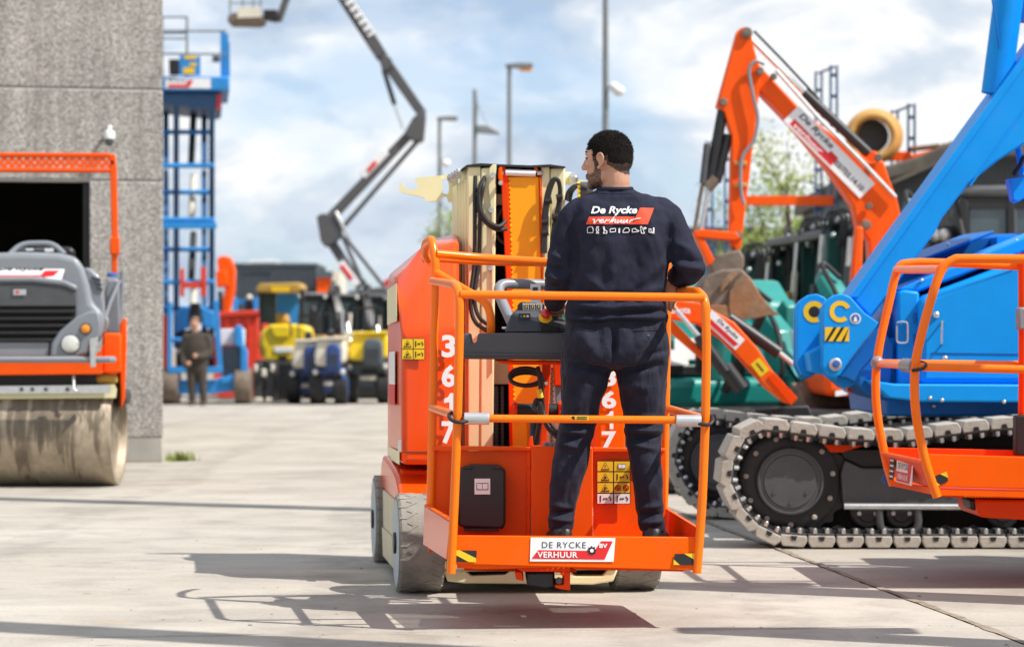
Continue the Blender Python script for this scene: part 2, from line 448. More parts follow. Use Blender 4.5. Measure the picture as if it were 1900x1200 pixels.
mb = MB().box((0, 1000, -0.085), (4000, 4000, 0.05))
ground = tag(mb.build('ground', 'yard_base', smooth=False), kind='structure')
YA = R_(6.2)
SR = Vector((math.cos(YA), math.sin(YA), 0)); SB = Vector((-math.sin(YA), math.cos(YA), 0))
J0 = Vector((1.86, 9.60, 0))
SU, SV = 6.0, 5.6
slab_me = None
for i in range(-5, 5):
    for j in range(-3, 12):
        c = J0 + SR * ((i + 0.5) * SU) + SB * ((j + 0.5) * SV)
        if slab_me is None:
            g = 0.014
            mbb = MB()
            q = [(-SU / 2 + g, -SV / 2 + g), (SU / 2 - g, -SV / 2 + g), (SU / 2 - g, SV / 2 - g), (-SU / 2 + g, SV / 2 - g)]
            qs = []
            for k in range(4):               # chipped arrises
                a, bq = Vector(q[k]), Vector(q[(k + 1) % 4])
                nn = 60
                perp = Vector((-(bq - a).y, (bq - a).x)).normalized()
                for e in range(nn):
                    pnt = a.lerp(bq, e / nn) + perp * (abs(noise.noise((e * 0.45, k * 7.1, 0))) * 0.016)
                    qs.append((pnt.x, pnt.y, 0))
            mbb.prism3(qs, (0, 0, -0.056))
            so = mbb.build('concrete_slab', 'concrete', ground, bevel=0.004, seg=1)
            slab_me = so
        else:
            so = slab_me.copy(); COL.objects.link(so)
        so.location = c + Vector((0, 0, random.uniform(-0.0015, 0.0015)))
        so.rotation_euler = (0, 0, YA)
# dirt that has filled the joints (uneven strip proud of the slab edges here and there)
def joint(a, d, n, step, w):
    mb = MB(); side = Vector((-d.y, d.x, 0)); ra = []; rb = []
    for k in range(n + 1):
        p = a + d * (k * step)
        wa = w * (0.45 + 1.1 * abs(noise.noise((k * 0.31, a.x, 3)))); wb = w * (0.45 + 1.1 * abs(noise.noise((k * 0.37, a.y, 9))))
        z = 0.0035 + 0.002 * noise.noise((k * 0.5, 2, a.x))
        ra.append(p + side * wa + Vector((0, 0, z))); rb.append(p - side * wb + Vector((0, 0, z)))
    vs = ra + rb; m_ = len(ra)
    mb.add(vs, [(k, k + 1, m_ + k + 1, m_ + k) for k in range(m_ - 1)])
    return mb.build('joint_filler', 'joint_dirt', ground, smooth=False)
joint(J0 - SB * 3.2, SB, 150, 0.07, 0.026)
joint(J0 - SR * 6, SR, 170, 0.07, 0.006)

# ------------------------------------------------------------------ concrete building, left
m, t, b, NN, LL = node_mat('aggregate')
geo = NN('ShaderNodeNewGeometry'); pos = geo.outputs['Position']
vo = NN('ShaderNodeTexVoronoi'); vo.inputs['Scale'].default_value = 58; LL(pos, vo.inputs['Vector'])
peb = ramp_n(t, vo.outputs['Color'], [(0.05, (0.21, 0.20, 0.185)), (0.45, (0.37, 0.35, 0.325)), (0.85, (0.56, 0.535, 0.50))])
big = ramp_n(t, noise_n(t, pos, 1.3, 6, 0.6).outputs['Fac'], [(0.3, (0.86, 0.86, 0.86)), (0.7, (1.08, 1.07, 1.05))])
ed = ramp_n(t, vo.outputs['Distance'], [(0.3, (1, 1, 1)), (0.75, (0.72, 0.72, 0.72))])
mps = NN('ShaderNodeMapping'); mps.inputs['Scale'].default_value = (3.0, 3.0, 0.22); LL(pos, mps.inputs[0])
rain = ramp_n(t, noise_n(t, mps.outputs[0], 1.5, 6, 0.65).outputs['Fac'], [(0.36, (0.80, 0.79, 0.78)), (0.55, (1.02, 1.02, 1.02)), (0.75, (1.1, 1.1, 1.09))])
peb = type('o', (), {'outputs': [mix_n(t, 0.9, peb.outputs[0], rain.outputs[0], 'MULTIPLY')]})
cc = mix_n(t, 1.0, mix_n(t, 1.0, peb.outputs[0], big.outputs[0], 'MULTIPLY'), ed.outputs[0], 'MULTIPLY')
LL(cc, b.inputs['Base Color']); b.inputs['Roughness'].default_value = 0.85
bp = NN('ShaderNodeBump'); bp.inputs['Strength'].default_value = 0.7; bp.inputs['Distance'].default_value = 0.008; bp.invert = True
LL(vo.outputs['Distance'], bp.inputs['Height']); LL(bp.outputs[0], b.inputs['Normal'])
mat('plinth', (0.33, 0.315, 0.28), 0.9, var=0.12, vscale=3, dirt=0.3, dcol=(0.2, 0.17, 0.12), dscale=2.5, bump=0.2)
mat('seal', (0.42, 0.41, 0.39), 0.8)
mat('unlit_shed', (0.014, 0.013, 0.012), 0.9, var=0.3)  # near-black colour standing for the unlit inside of the building

BA = R_(9.0)
BR = Vector((math.cos(BA), math.sin(BA), 0)); BB = Vector((-math.sin(BA), math.cos(BA), 0)); BC = Vector((-3.395, 23.5, 0))
bld = thing('concrete_building', 'grey pebble-dash concrete panel building with a dark doorway, beside the road roller', 'building', BC)
def bbox(mb, u0, u1, v0, v1, z0, z1):
    p = [BC + BR * u + BB * v for u, v in ((u0, v0), (u1, v0), (u1, v1), (u0, v1))]
    return mb.prism3([q + Vector((0, 0, z0)) for q in p], (0, 0, z1 - z0))
JU = -0.70                                  # door jamb
def wp(name, m_, *a, **k): return bbox(MB(), *a).build(name, m_, bld, **k)
for (u0, u1, z0, z1) in ((-4.8, 0, 3.625, 6.9), (-4.8, 0, 2.735, 3.605), (JU, 0, 0.24, 2.718), (-9.6, -4.82, 3.625, 6.9), (-9.6, -4.82, 0.24, 3.605)):
    wp('wall_panel', 'aggregate', u0, u1, 0, 0.2, z0, z1, bevel=0.012)
for z in (3.615, 2.727):
    wp('joint_seal', 'seal', -4.8, -0.004, 0.012, 0.18, z - 0.011, z + 0.0095)
wp('plinth', 'plinth', JU, -0.004, 0.006, 0.2, 0, 0.238, bevel=0.01)
wp('plinth', 'plinth', -9.6, -4.82, 0.006, 0.2, 0, 0.238, bevel=0.01)
wp('side_wall', 'aggregate', -0.2, -0.002, 0.2, 14, 0, 6.9)
wp('side_wall', 'unlit_shed', -9.6, -9.4, 0.2, 14, 0, 6.9)
wp('rear_wall', 'unlit_shed', -9.4, -0.2, 13.8, 14, 0, 6.9)
wp('partition', 'unlit_shed', -9.4, -0.2, 6.0, 6.1, 0, 6.8)
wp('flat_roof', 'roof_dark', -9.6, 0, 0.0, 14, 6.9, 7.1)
wp('interior_floor', 'unlit_shed', -9.4, -0.2, 0.25, 13.8, 0.004, 0.02)
wp('lintel_beam', 'unlit_shed', -4.8, JU, 0.2, 0.5, 2.74, 3.3)
mb = MB()
bbox(mb, JU - 0.004 - 0.06, JU - 0.004, 0.1, 0.2, 0.0, 2.71)
mb.build('door_frame', 'steel_black', bld)
wp('interior_cabinet', 'cladding', -1.3, -0.95, 2.5, 3.1, 0.02, 2.2, bevel=0.01)
# security camera on the wall
p0 = P(203, 262, 23.3)
cv = thing('security_camera', 'white dome security camera mounted on the pebble-dash wall', 'camera', p0)
mb = MB(); mb.lathe(p0 + Vector((0, 0, 0.02)), (0, 0, 1), [(0, 0.052), (0.05, 0.056), (0.075, 0.045), (0.09, 0.015)], 20); mb.build('housing', 'white_paint', cv)
mb = MB(); mb.ball(p0 + Vector((0, 0, 0.0)), 0.045, 16, 10, (1, 1, 1.1)); mb.build('dome', 'glass_dark', cv)
mb = MB(); mb.tube(fillet([p0 + Vector((0, 0, 0.1)), p0 + Vector((0, 0, 0.14)), p0 + Vector((0, 0.3, 0.14))], 0.04), 0.016, 10); mb.build('wall_arm', 'white_paint', cv)
# a little weed at the foot of the corner
wd = MB()
wc = BC + Vector((0.03, 0.25, 0))
for k in range(230):
    a = random.uniform(0, 2 * PI); r = abs(random.gauss(0, 0.10)); h = random.uniform(0.03, 0.12)
    q = wc + Vector((0.09 + r * math.cos(a), r * 1.4 * math.sin(a), 0)); d = Vector((random.uniform(-.04, .04), random.uniform(-.04, .04), h))
    s_ = Vector((math.cos(a), math.sin(a), 0)) * 0.006
    wd.add([q - s_, q + s_, q + d], [(0, 1, 2)])
tag(wd.build('weed', 'leaf_pale', smooth=False, recalc=False), 'small tuft of yellow-green weeds at the foot of the building corner', 'weed', kind='stuff')

# loose grit on the slabs
gt = MB(); rg = random.Random(21)
for k in range(260):
    Y_ = rg.uniform(8.2, 24); X_ = rg.uniform(-.24, .24) * Y_
    s_ = rg.uniform(.003, .009) * (1 if rg.random() < .9 else 1.8); z_ = s_ * .3
    pts_ = [Vector((X_ + s_ * rg.uniform(.6, 1.2) * math.cos(a), Y_ + s_ * rg.uniform(.6, 1.2) * math.sin(a), .001)) for a in (0, 1.57, 3.14, 4.71)]
    gt.add(pts_ + [Vector((X_, Y_, z_ * 1.6))], [(0, 1, 4), (1, 2, 4), (2, 3, 4), (3, 0, 4)])
tag(gt.build('grit', 'joint_dirt', smooth=False), 'loose grit and pebbles scattered over the concrete yard', 'grit', kind='stuff')
# ------------------------------------------------------------------ mast lift in front
LFT = thing('mast_lift', 'orange and cream vertical mast lift numbered 3617 carrying the man in navy', 'lift', (-0.03, 11.8, 0))
LA = R_(7.0)
LR = Vector((math.cos(LA), math.sin(LA), 0)); LB = Vector((-math.sin(LA), math.cos(LA), 0)); LO = Vector((-0.03, 11.8, 0))
def lc(u, v, z): return LO + LR * u + LB * v + Vector((0, 0, z))
def lbox(mb, u0, u1, v0, v1, z0, z1):
    return mb.prism3([lc(u0, v0, z0), lc(u1, v0, z0), lc(u1, v1, z0), lc(u0, v1, z0)], (0, 0, z1 - z0))
# wheels: solid tyres with shallow chevron lugs
WRr, WW = 0.222, 0.205
def lift_wheel(side, v, turn=0.0):
    """outer face at u = side*0.595"""
    ax = (LR * side).normalized()                      # points outwards
    c = lc(side * (0.595 - WW), v, WRr)
    w = MB()
    w.lathe(c, ax, [(0.0, 0.17), (0.0, WRr - 0.012), (0.012, WRr), (WW - 0.012, WRr), (WW, WRr - 0.01), (WW, 0.196)], 56)
    up = Vector((0, 0, 1)); fr = ax.cross(up)
    def sp(a, h, r): return c + ax * h + (up * math.cos(a) + fr * math.sin(a)) * r
    for k in range(22):
        a0 = 2 * PI * k / 22
        for sd in (0, 1):
            off = (0.5 if sd else 0) * 2 * PI / 22
            pl = [(0.00, 0.004), (0.00, 0.035), (0.125, 0.085), (0.20, 0.052), (0.165, 0.036), (0.115, 0.062), (0.035, 0.028), (0.03, 0.004)]
            top = []; bot = []
            for da, h in pl:
                hh = h if sd == 0 else WW - h
                top.append(sp(a0 + off + da * 1.15, hh, WRr + 0.003)); bot.append(sp(a0 + off + da * 1.15, hh, WRr - 0.004))
            n = len(pl)
            w.add(top + bot, [tuple(range(n))] + [(i, (i + 1) % n, n + (i + 1) % n, n + i) for i in range(n)])
    tyre = w.build('wheel', 'tyre_grey', LFT, ang=30)
    r = MB()
    r.lathe(c, ax, [(WW + 0.001, 0.2055), (WW + 0.001, 0.197), (WW - 0.045, 0.19), (WW - 0.05, 0.07), (WW - 0.02, 0.066), (WW - 0.02, 0.0)], 40)
    r.build('rim', 'rim_grey', tyre)
    h = MB()
    h.lathe(c, ax, [(WW - 0.02, 0.05), (WW + 0.012, 0.048), (WW + 0.012, 0.0)], 16)
    h.build('hub_cap', 'black_plastic', tyre)
for sd in (-1, 1):
    for v in (-0.78, 0.78): lift_wheel(sd, v)
# chassis
lbox(MB(), -0.36, 0.36, -0.92, 0.98, 0.10, 0.36).build('chassis', 'cream_bare', LFT, bevel=0.015)
mb = MB(); mb.prism3([lc(-0.572, -0.50, 0.20), lc(-0.572, 0.50, 0.20), lc(-0.572, 0.42, 0.06), lc(-0.572, -0.42, 0.06)], LR * 0.03)
mb.prism3([lc(-0.565, -0.53, 0.385), lc(-0.565, 0.53, 0.385), lc(-0.565, 0.50, 0.203), lc(-0.565, -0.50, 0.203)], LR * 0.03)
mb.build('side_skirt', 'cream_bare', LFT, bevel=0.004)
lbox(MB(), -0.55, 0.55, -0.46, 0.46, 0.10, 0.38).build('chassis_core', 'cream_bare', LFT, bevel=0.01)
for (u0, u1) in ((-0.565, -0.3), (0.3, 0.565)):
    lbox(MB(), u0 * 0.62, u1 * 0.62, -0.80, -0.76, 0.18, 0.26).build('axle', 'steel_black', LFT)
# front bumper with hand recesses
def pb(name, m_, x0, y0, x1, y1, Y, t_, **k): return MB().pbox(x0, y0, x1, y1, Y, t_).build(name, m_, LFT, **k)
mb = MB()
mb.prism([(822, 1040), (1146, 1040), (1146, 1056), (822, 1056)], 10.86, 0.12)
mb.prism([(822, 1057), (862, 1057), (874, 1068), (938, 1066), (948, 1058), (1056, 1058), (1066, 1068), (1118, 1068), (1128, 1057), (1146, 1057), (1138, 1078), (1100, 1084), (862, 1082), (830, 1078)], 10.87, 0.12)
mb.build('bumper', 'cream', LFT, bevel=0.006)
pb('bumper_recess', 'recess_shade', 826, 1050, 1142, 1076, 10.95, 0.03)  # dark sheet for the shade behind the bumper openings
# chassis top cover, swept over the wheels
mb = MB()
prof = [(-0.52, 0.375), (-0.52, 0.41), (-0.44, 0.455), (-0.28, 0.50), (-0.05, 0.525), (0.25, 0.545), (0.48, 0.56), (0.62, 0.555), (0.72, 0.51), (0.76, 0.44), (0.74, 0.385)]
mb.prism3([lc(-0.56, v, z) for v, z in prof], LR * 1.12)
mb.build('chassis_cover', 'orange_hood', LFT, bevel=0.03, seg=3)
MB().lathe(lc(-0.02, 0.05, 0.525), (0, 0, 1), [(0, 0.31), (0.012, 0.31), (0.012, 0.285), (0.024, 0.285), (0.024, 0.31), (0.036, 0.31), (0.036, 0.285), (0.05, 0.285), (0.05, 0.30)], 48).build('slew_ring', 'steel_black', LFT)
MB().lathe(lc(-0.30, -0.12, 0.50), (0, 0, 1), [(0, 0.05), (0.02, 0.05), (0.02, 0.04), (0.035, 0.04), (0.035, 0.05), (0.055, 0.05), (0.055, 0.04), (0.075, 0.045)], 16).build('hose_bush', 'black_rubber', LFT)
MB().prism([(745, 872), (1165, 872), (1165, 884), (745, 884)], 11.5, 0.8, -0.12).build('turntable', 'red_orange', LFT, bevel=0.01)

# ---- left hood
A = P(745, 862, 11.30); Bq = P(851, 862, 11.32); Cq = P(745, 616, 11.30); Dq = P(851, 604, 11.32)
G = P(735, 522, 11.62); E = P(783, 455, 11.74); Fq = P(851, 450, 11.76); H = P(851, 433, 12.25); I = P(800, 444, 12.30); Jq = P(719, 512, 12.38); K = P(719, 848, 12.42)
S1 = P(742, 838, 11.31)
Br = P(853, 858, 12.42); Hr = P(853, 440, 12.42)
mb = MB()
vs = [A, Bq, Cq, Dq, G, E, Fq, H, I, Jq, K, Br, Hr]
fs = [(0, 1, 3, 2), (2, 3, 6, 5), (2, 5, 4), (5, 6, 7, 8), (0, 2, 4, 9, 10), (4, 5, 8, 9), (1, 11, 12, 7, 6, 3), (8, 7, 12), (8, 12, 9), (9, 12, 11, 10), (0, 10, 11, 1)]
mb.add(vs, fs)
hood = mb.build('hood', 'orange_hood', LFT, bevel=0.028, seg=4, ang=50)
# seam lines and the lower edge band
MB().tube([P(783, 481, 11.665), P(851, 476, 11.685)], 0.0016, 5).build('seam', 'black_rubber', hood); MB().tube([P(745, 838, 11.297), P(851, 838, 11.317)], 0.002, 5).build('seam', 'black_rubber', hood)
MB().prism([(741, 838), (741, 862), (719, 848, 12.42), (719, 826, 12.42)], 11.26, 0.004).build('lower_side_band', 'cream', hood)
hf = pframe(800, 700, 11.295, (1, 0.019, 0))
mpp = 11.295 / F
def hp(px, py): return ((px - 800) * mpp, -(py - 700) * mpp)
for ch, py in (('3', 642), ('6', 697), ('1', 750), ('7', 802)):
    a, b_ = hp(832.5, py); wd_ = 26 if ch != '1' else 14
    if ch == '1': hf.poly('number', [(a + x * 17 * mpp, b_ + y * 42 * mpp) for x, y in ONE], 'white_print', hood, 0.004)
    else: hf.text('number', ch, 'white_print', hood, a, b_, wd_ * mpp, 42 * mpp, 0.004, bold=0.035)
def warn_sticker(fr, parent, x0, y0, x1, y1, conv, rows, cols, bottom_white=0, off=0.0):
    """yellow pictogram sheet: black frame, cells, simple pictograms"""
    a0, b0 = conv(x0, y1); a1, b1 = conv(x1, y0); w, h = a1 - a0, b1 - b0
    sh = fr.rect('warning_sticker', a0 + w / 2, b0 + h / 2, w, h, 'black_print', parent, 0.003 + off)
    g = w * 0.018
    for r in range(rows):
        for c in range(cols):
            cw, chh = w / cols, h / rows
            cx, cy = a0 + (c + 0.5) * cw, b1 - (r + 0.5) * chh
            white = r >= rows - bottom_white
            fr.rect('sticker_cell', cx, cy, cw - 2 * g, chh - 2 * g, 'white_print' if white else 'yellow_print', sh, 0.005 + off)
            k = (r * cols + c)
            s_ = min(cw, chh) * 0.36
            if not white and c == 0:
                for sc_, mm_, oo in ((1.0, 'black_print', 0.0065), (0.78, 'yellow_print', 0.008)):
                    fr.poly('pictogram', [(cx - s_ * 1.1 * sc_, cy - s_ * sc_ * .9), (cx + s_ * 1.1 * sc_, cy - s_ * sc_ * .9), (cx, cy + s_ * sc_)], mm_, sh, oo + off, 0.001)
                if r == 0 and rows > 2: fr.text('pictogram', '!', 'black_print', sh, cx, cy - s_ * 0.15, s_ * 0.22, s_ * 0.95, 0.0095 + off)
                else:
                    fr.poly('pictogram', [(cx - s_ * .45, cy - s_ * .6), (cx - s_ * .1, cy - s_ * .6), (cx + s_ * .15, cy - s_ * .05), (cx + s_ * .5, cy - s_ * .5), (cx + s_ * .25, cy + s_ * .15), (cx - s_ * .1, cy + s_ * .35)], 'black_print', sh, 0.0095 + off, 0.001)
            elif not white and r == 0 and rows > 2:
                book(fr, sh, cx, cy, s_ * 2.0, s_ * 1.2, 0.007 + off)
            elif not white and r == rows - 1 - bottom_white and rows > 2:
                for dx in (-0.24 * cw, 0.24 * cw):
                    fr.poly('pictogram', [(cx + dx + s_ * .8 * math.cos(q * PI / 6), cy + s_ * .8 * math.sin(q * PI / 6)) for q in range(12)], 'black_print', sh, 0.0065 + off, 0.001)
                    fr.poly('pictogram', [(cx + dx + s_ * .6 * math.cos(q * PI / 6), cy + s_ * .6 * math.sin(q * PI / 6)) for q in range(12)], 'orange', sh, 0.008 + off, 0.001)
                    fr.poly('pictogram', [(cx + dx - s_ * .5, cy + s_ * .4), (cx + dx - s_ * .4, cy + s_ * .5), (cx + dx + s_ * .5, cy - s_ * .4), (cx + dx + s_ * .4, cy - s_ * .5)], 'black_print', sh, 0.0095 + off, 0.001)
            else:
                fr.rect('pictogram', cx - cw * 0.28, cy, s_ * .28, s_ * 1.6, 'black_print', sh, 0.0065 + off, 0.001)
                fr.poly('pictogram', [(cx - cw * .14, cy), (cx - cw * .06, cy + s_ * .35), (cx - cw * .06, cy + s_ * .1), (cx + cw * .06, cy + s_ * .1), (cx + cw * .06, cy + s_ * .35), (cx + cw * .14, cy), (cx + cw * .06, cy - s_ * .35), (cx + cw * .06, cy - s_ * .1), (cx - cw * .06, cy - s_ * .1), (cx - cw * .06, cy - s_ * .35)], 'black_print', sh, 0.0065 + off, 0.001)
                fr.poly('pictogram', [(cx + cw * .2, cy + s_ * .5), (cx + cw * .26, cy + s_ * .6), (cx + cw * .38, cy), (cx + cw * .34, cy - s_ * .6), (cx + cw * .28, cy - s_ * .5), (cx + cw * .3, cy)], 'black_print', sh, 0.0065 + off, 0.001)
    return sh
def book(fr, parent, cx, cy, w, h, off):
    fr.rect('pictogram', cx, cy, w, h, 'black_print', parent, off, 0.001)
    for s_ in (-1, 1):
        fr.poly('pictogram', [(cx + s_ * w * 0.02, cy - h * .40), (cx + s_ * w * 0.02, cy + h * .38), (cx + s_ * w * .45, cy + h * .43), (cx + s_ * w * .45, cy - h * .36)], 'white_print', parent, off + 0.0015, 0.001)
warn_sticker(hf, hood, 745.5, 628, 788, 667, hp, 2, 2)
# sticker and lettering on the hood's left flank
sd0, sd1 = P(741, 690, 11.30), P(721, 690, 12.36)
fl = Frame(sd1, sd0 - sd1, (0, 0, 1))
ln = (sd0 - sd1).length
fl.rect('flank_sticker', ln * 0.42, 0.02, ln * 0.55, 0.16, 'white_print', hood, 0.006)
fl.rect('flank_sticker', ln * 0.42, -0.11, ln * 0.55, 0.10, 'red_print', hood, 0.006)
fl.rect('flank_sticker', ln * 0.42, 0.33, ln * 0.9, 0.18, 'cream', hood, 0.006)
MB().pbox(738, 816, 744.5, 838, 11.29, 0.004).build('data_plate', 'zinc', hood)
MB().ball(P(793, 479, 11.66), 0.012, 10, 8).build('cap', 'black_plastic', hood)

# ---- right hood with the same number
rh = MB().prism([(1109, 864), (1161, 864), (1161, 600), (1150, 560), (1109, 560)], 11.36, 1.0, -0.12).build('hood', 'orange', LFT, bevel=0.015)
rf = pframe(1130, 760, 11.355); mp2 = 11.355 / F
for ch, py in (('3', 655), ('6', 700), ('6', 741), ('1', 779), ('7', 816)):
    if ch == '6' and py == 700: ch = '3'
    if py == 655: continue
    if ch == '1':
        rf.poly('number', [(x * 16 * mp2, -(py - 760) * mp2 + y * 33 * mp2) for x, y in ONE], 'white_print', rh, 0.004); continue
    rf.text('number', ch, 'white_print', rh, 0, -(py - 760) * mp2, (27 if ch != '1' else 13) * mp2, 33 * mp2, 0.004, bold=0.035)

# ---- mast
mast = MB().prism([(868, 309), (892, 309), (890, 862), (868, 862)], 11.955, 0.42, -0.12).build('mast_column', 'cream', LFT, bevel=0.006)
MB().prism([(893, 312), (921, 309), (915, 862), (890, 862)], 11.95, 0.40, -0.12).build('mast_column', 'cream', LFT, bevel=0.008)
for i, x in enumerate((847, 852, 857, 862)):
    MB().prism([(x, 342 - i * 3), (x + 4.2, 341 - i * 3), (x + 4.2, 858), (x, 858)], 12.16 - 0.05 * i, 0.24, -0.12).build('mast_section', 'cream', LFT, bevel=0.003)
mb = MB(); mb.prism([(908, 312), (914, 305), (921, 305), (919, 350), (917, 520), (914, 690), (912, 690), (912, 400), (906, 350)], 11.938, 0.03); mb.build('flange', 'cream', LFT, bevel=0.003)
MB().prism([(1004, 309), (1020, 309), (1022, 862), (1008.5, 862)], 11.97, 0.4, -0.12).build('mast_column', 'cream', LFT, bevel=0.006)
MB().prism([(1021, 312), (1049, 311), (1049, 862), (1023, 862)], 11.98, 0.42, -0.12).build('mast_column', 'cream', LFT, bevel=0.008)
MB().prism([(916, 316), (1012, 316), (1012, 862), (910, 862)], 12.34, 0.03).build('mast_gap_backing', 'recess_shade', LFT)  # black backing put in for the shade of the mast gap
MB().prism([(912, 668), (946, 668), (946, 713), (912, 713)], 12.12, 0.05).build('cross_member', 'cream', LFT, bevel=0.004)
MB().prism([(918, 360), (944, 360), (944, 380), (918, 380)], 12.1, 0.05).build('cross_member', 'cream', LFT, bevel=0.004)
for (y0, y1) in ((383, 398), (520, 545)):
    MB().cyl(P(916, (y0 + y1) / 2, 12.1), P(944, (y0 + y1) / 2, 12.1), 0.02, n=12).build('cross_shaft', 'black_rubber', LFT)
ch = MB()
for k in range(38):
    y = 718 + k * 3.7
    for xx, ww in ((921, 8), (932, 6)):
        ch.box(P(xx, y, 12.08), (ww * 0.0027 * (1 if k % 2 else 0.75), 0.02, 0.0075))
tag(ch.build('lift_chain', 'steel_grey', LFT, smooth=False), kind='stuff')
MB().prism([(857, 313), (866, 306), (892, 303), (930, 305), (985, 307), (1020, 305), (1049, 309), (1049, 312), (1020, 309), (985, 311), (930, 309), (892, 308), (868, 309)], 11.94, 0.46, -0.12).build('top_cover', 'black_rubber', LFT)
for (x, y) in ((914, 322), (911, 386), (909, 493)):
    mb = MB(); mb.lathe(P(x, y + 4, 11.94), (0, -1, 0), [(0, 0.014), (0.012, 0.013)], 12); hexbolt(mb, P(x, y, 11.94), (0, -1, 0), 0.007, 0.016); mb.build('bolt', 'zinc', LFT)
for i, x in enumerate((840, 845, 850, 855)):
    mb = MB(); hexbolt(mb, P(x, 331 - i * 3, 12.14 - 0.04 * i), (-0.95, -0.3, 0), 0.026, 0.02); mb.build('nut', 'zinc', LFT)
# crane hook plate on the far side of the mast
mb = MB()
HK = [(740, 344), (744, 339), (748, 340), (747, 346), (757, 352), (769, 352), (776, 346), (774, 340), (770, 336), (772, 330), (820, 325.5), (820, 358), (824, 364), (818, 367), (816, 373), (791, 374), (788, 367), (745, 357), (740, 350)]
mb.prism(HK, 12.38, 0.04)
mb.prism([(820, 325.5), (850, 322), (850, 333), (833, 334), (830, 331.5), (823, 331.5), (820, 335)], 12.401, 0.018)
mb.prism([(820, 357), (824, 360), (830, 360), (833, 356), (850, 356), (850, 375), (832, 375), (829, 366), (824, 364)], 12.401, 0.018)
mb.prism([(833, 334), (850, 333), (850, 356), (833, 356)], 12.4015, 0.017)
mb.build('lifting_hook', 'cream', LFT)
# jib boom between the columns
MB().prism([(944, 328), (1000, 328), (1007, 600), (1008, 862), (955, 862), (951, 560)], 11.965, 0.2).build('jib', 'orange_boom', LFT, bevel=0.006)
MB().prism([(929, 310), (936, 305), (943, 330), (950, 560), (954, 862), (946, 862), (941, 560), (932, 380)], 11.958, 0.16).build('jib_cheek', 'red_orange', LFT, bevel=0.004)
MB().prism([(990, 310), (996, 307), (1003, 330), (1011, 600), (1012, 862), (1008.5, 862), (1007.5, 600), (1000.8, 328)], 11.955, 0.16).build('jib_cheek', 'orange', LFT, bevel=0.003)
wl = MB()
for k in range(60):
    y = 332 + k * 8.7
    x = 944.5 + (951.5 - 944.5) * min(1, (y - 328) / 232) + (0 if y < 560 else (y - 560) * 0.013)
    wl.ball(P(x, y, 11.963), 0.0052 * random.uniform(.7, 1.2), 6, 4, (1, 1, 1.9))
tag(wl.build('weld_bead', 'orange_boom', LFT), kind='stuff')
MB().cyl(P(938, 320, 11.96), P(994, 322, 11.96), 0.017, n=16).build('pivot_roller', 'white_paint', LFT)
for x in (934, 997):
    mb = MB(); hexbolt(mb, P(x, 321, 11.96), (-1 if x < 950 else 1, -0.1, 0), 0.014, 0.02); mb.build('nut', 'zinc', LFT)
mb = MB(); mb.prism([(925, 312), (931, 309), (934, 340), (928, 340), (924, 330)], 11.93, 0.06); mb.build('pivot_bracket', 'orange', LFT, bevel=0.004)
mb = MB(); hexbolt(mb, P(929, 340, 11.93), (0, -1, 0), 0.012, 0.02); mb.build('nut', 'zinc', LFT)
# hoses
def hose(pts, r=0.0105, m_='black_rubber'): return MB().ptube(pts, r, 8, smooth=6).build('hose', m_, LFT)
hose([(882, 327, 11.93), (881, 360, 11.92), (881, 420, 11.92), (880, 490, 11.92), (874, 540, 11.9), (874, 575, 11.9), (884, 600, 11.9), (905, 614, 11.95)])
hose([(899, 328, 11.96), (897, 345, 11.90), (892, 372, 11.90), (890, 420, 11.92), (888, 490, 11.92), (881, 540, 11.9), (882, 570, 11.9), (892, 592, 11.9), (912, 606, 11.95)])
hose([(882, 350, 11.92), (886, 385, 11.92), (901, 412, 11.91), (922, 426, 11.91), (940, 424, 11.93)])
hose([(899, 330, 11.92), (890, 350, 11.9), (891, 385, 11.89), (905, 410, 11.89), (925, 420, 11.89), (938, 410, 11.92)])
hose([(920, 425, 12.0), (925, 400, 12.0), (938, 385, 12.0)], 0.008); hose([(920, 435, 12.0), (930, 448, 12.0), (942, 452, 12.0)], 0.008)
for k in range(3):
    hose([(1006 + k * 3, 470, 11.92), (1007 + k * 3, 430, 11.92), (1012 + k * 3, 370, 11.92), (1022 + k * 3, 338 - k, 11.92), (1032 + k * 2, 332 + k, 11.92), (1038 + k, 350, 11.93), (1035 + k * 2, 380, 11.94), (1026 + k * 3, 425, 11.94), (1022 + k * 3, 470, 11.94), (1020 + k * 3, 520, 11.94)], 0.0085)
for (x, y) in ((1016, 373), (1036, 366), (1009, 412), (1028, 402), (1010, 432)):
    MB().ptube([(x - 4, y + 1, 11.92), (x + 8, y - 1, 11.92)], 0.016, 8).build('hose_tie', 'black_plastic', LFT)
MB().ptube([(884, 361, 11.905), (892, 359, 11.895)], 0.011, 8).build('hose_clip', 'black_plastic', LFT)
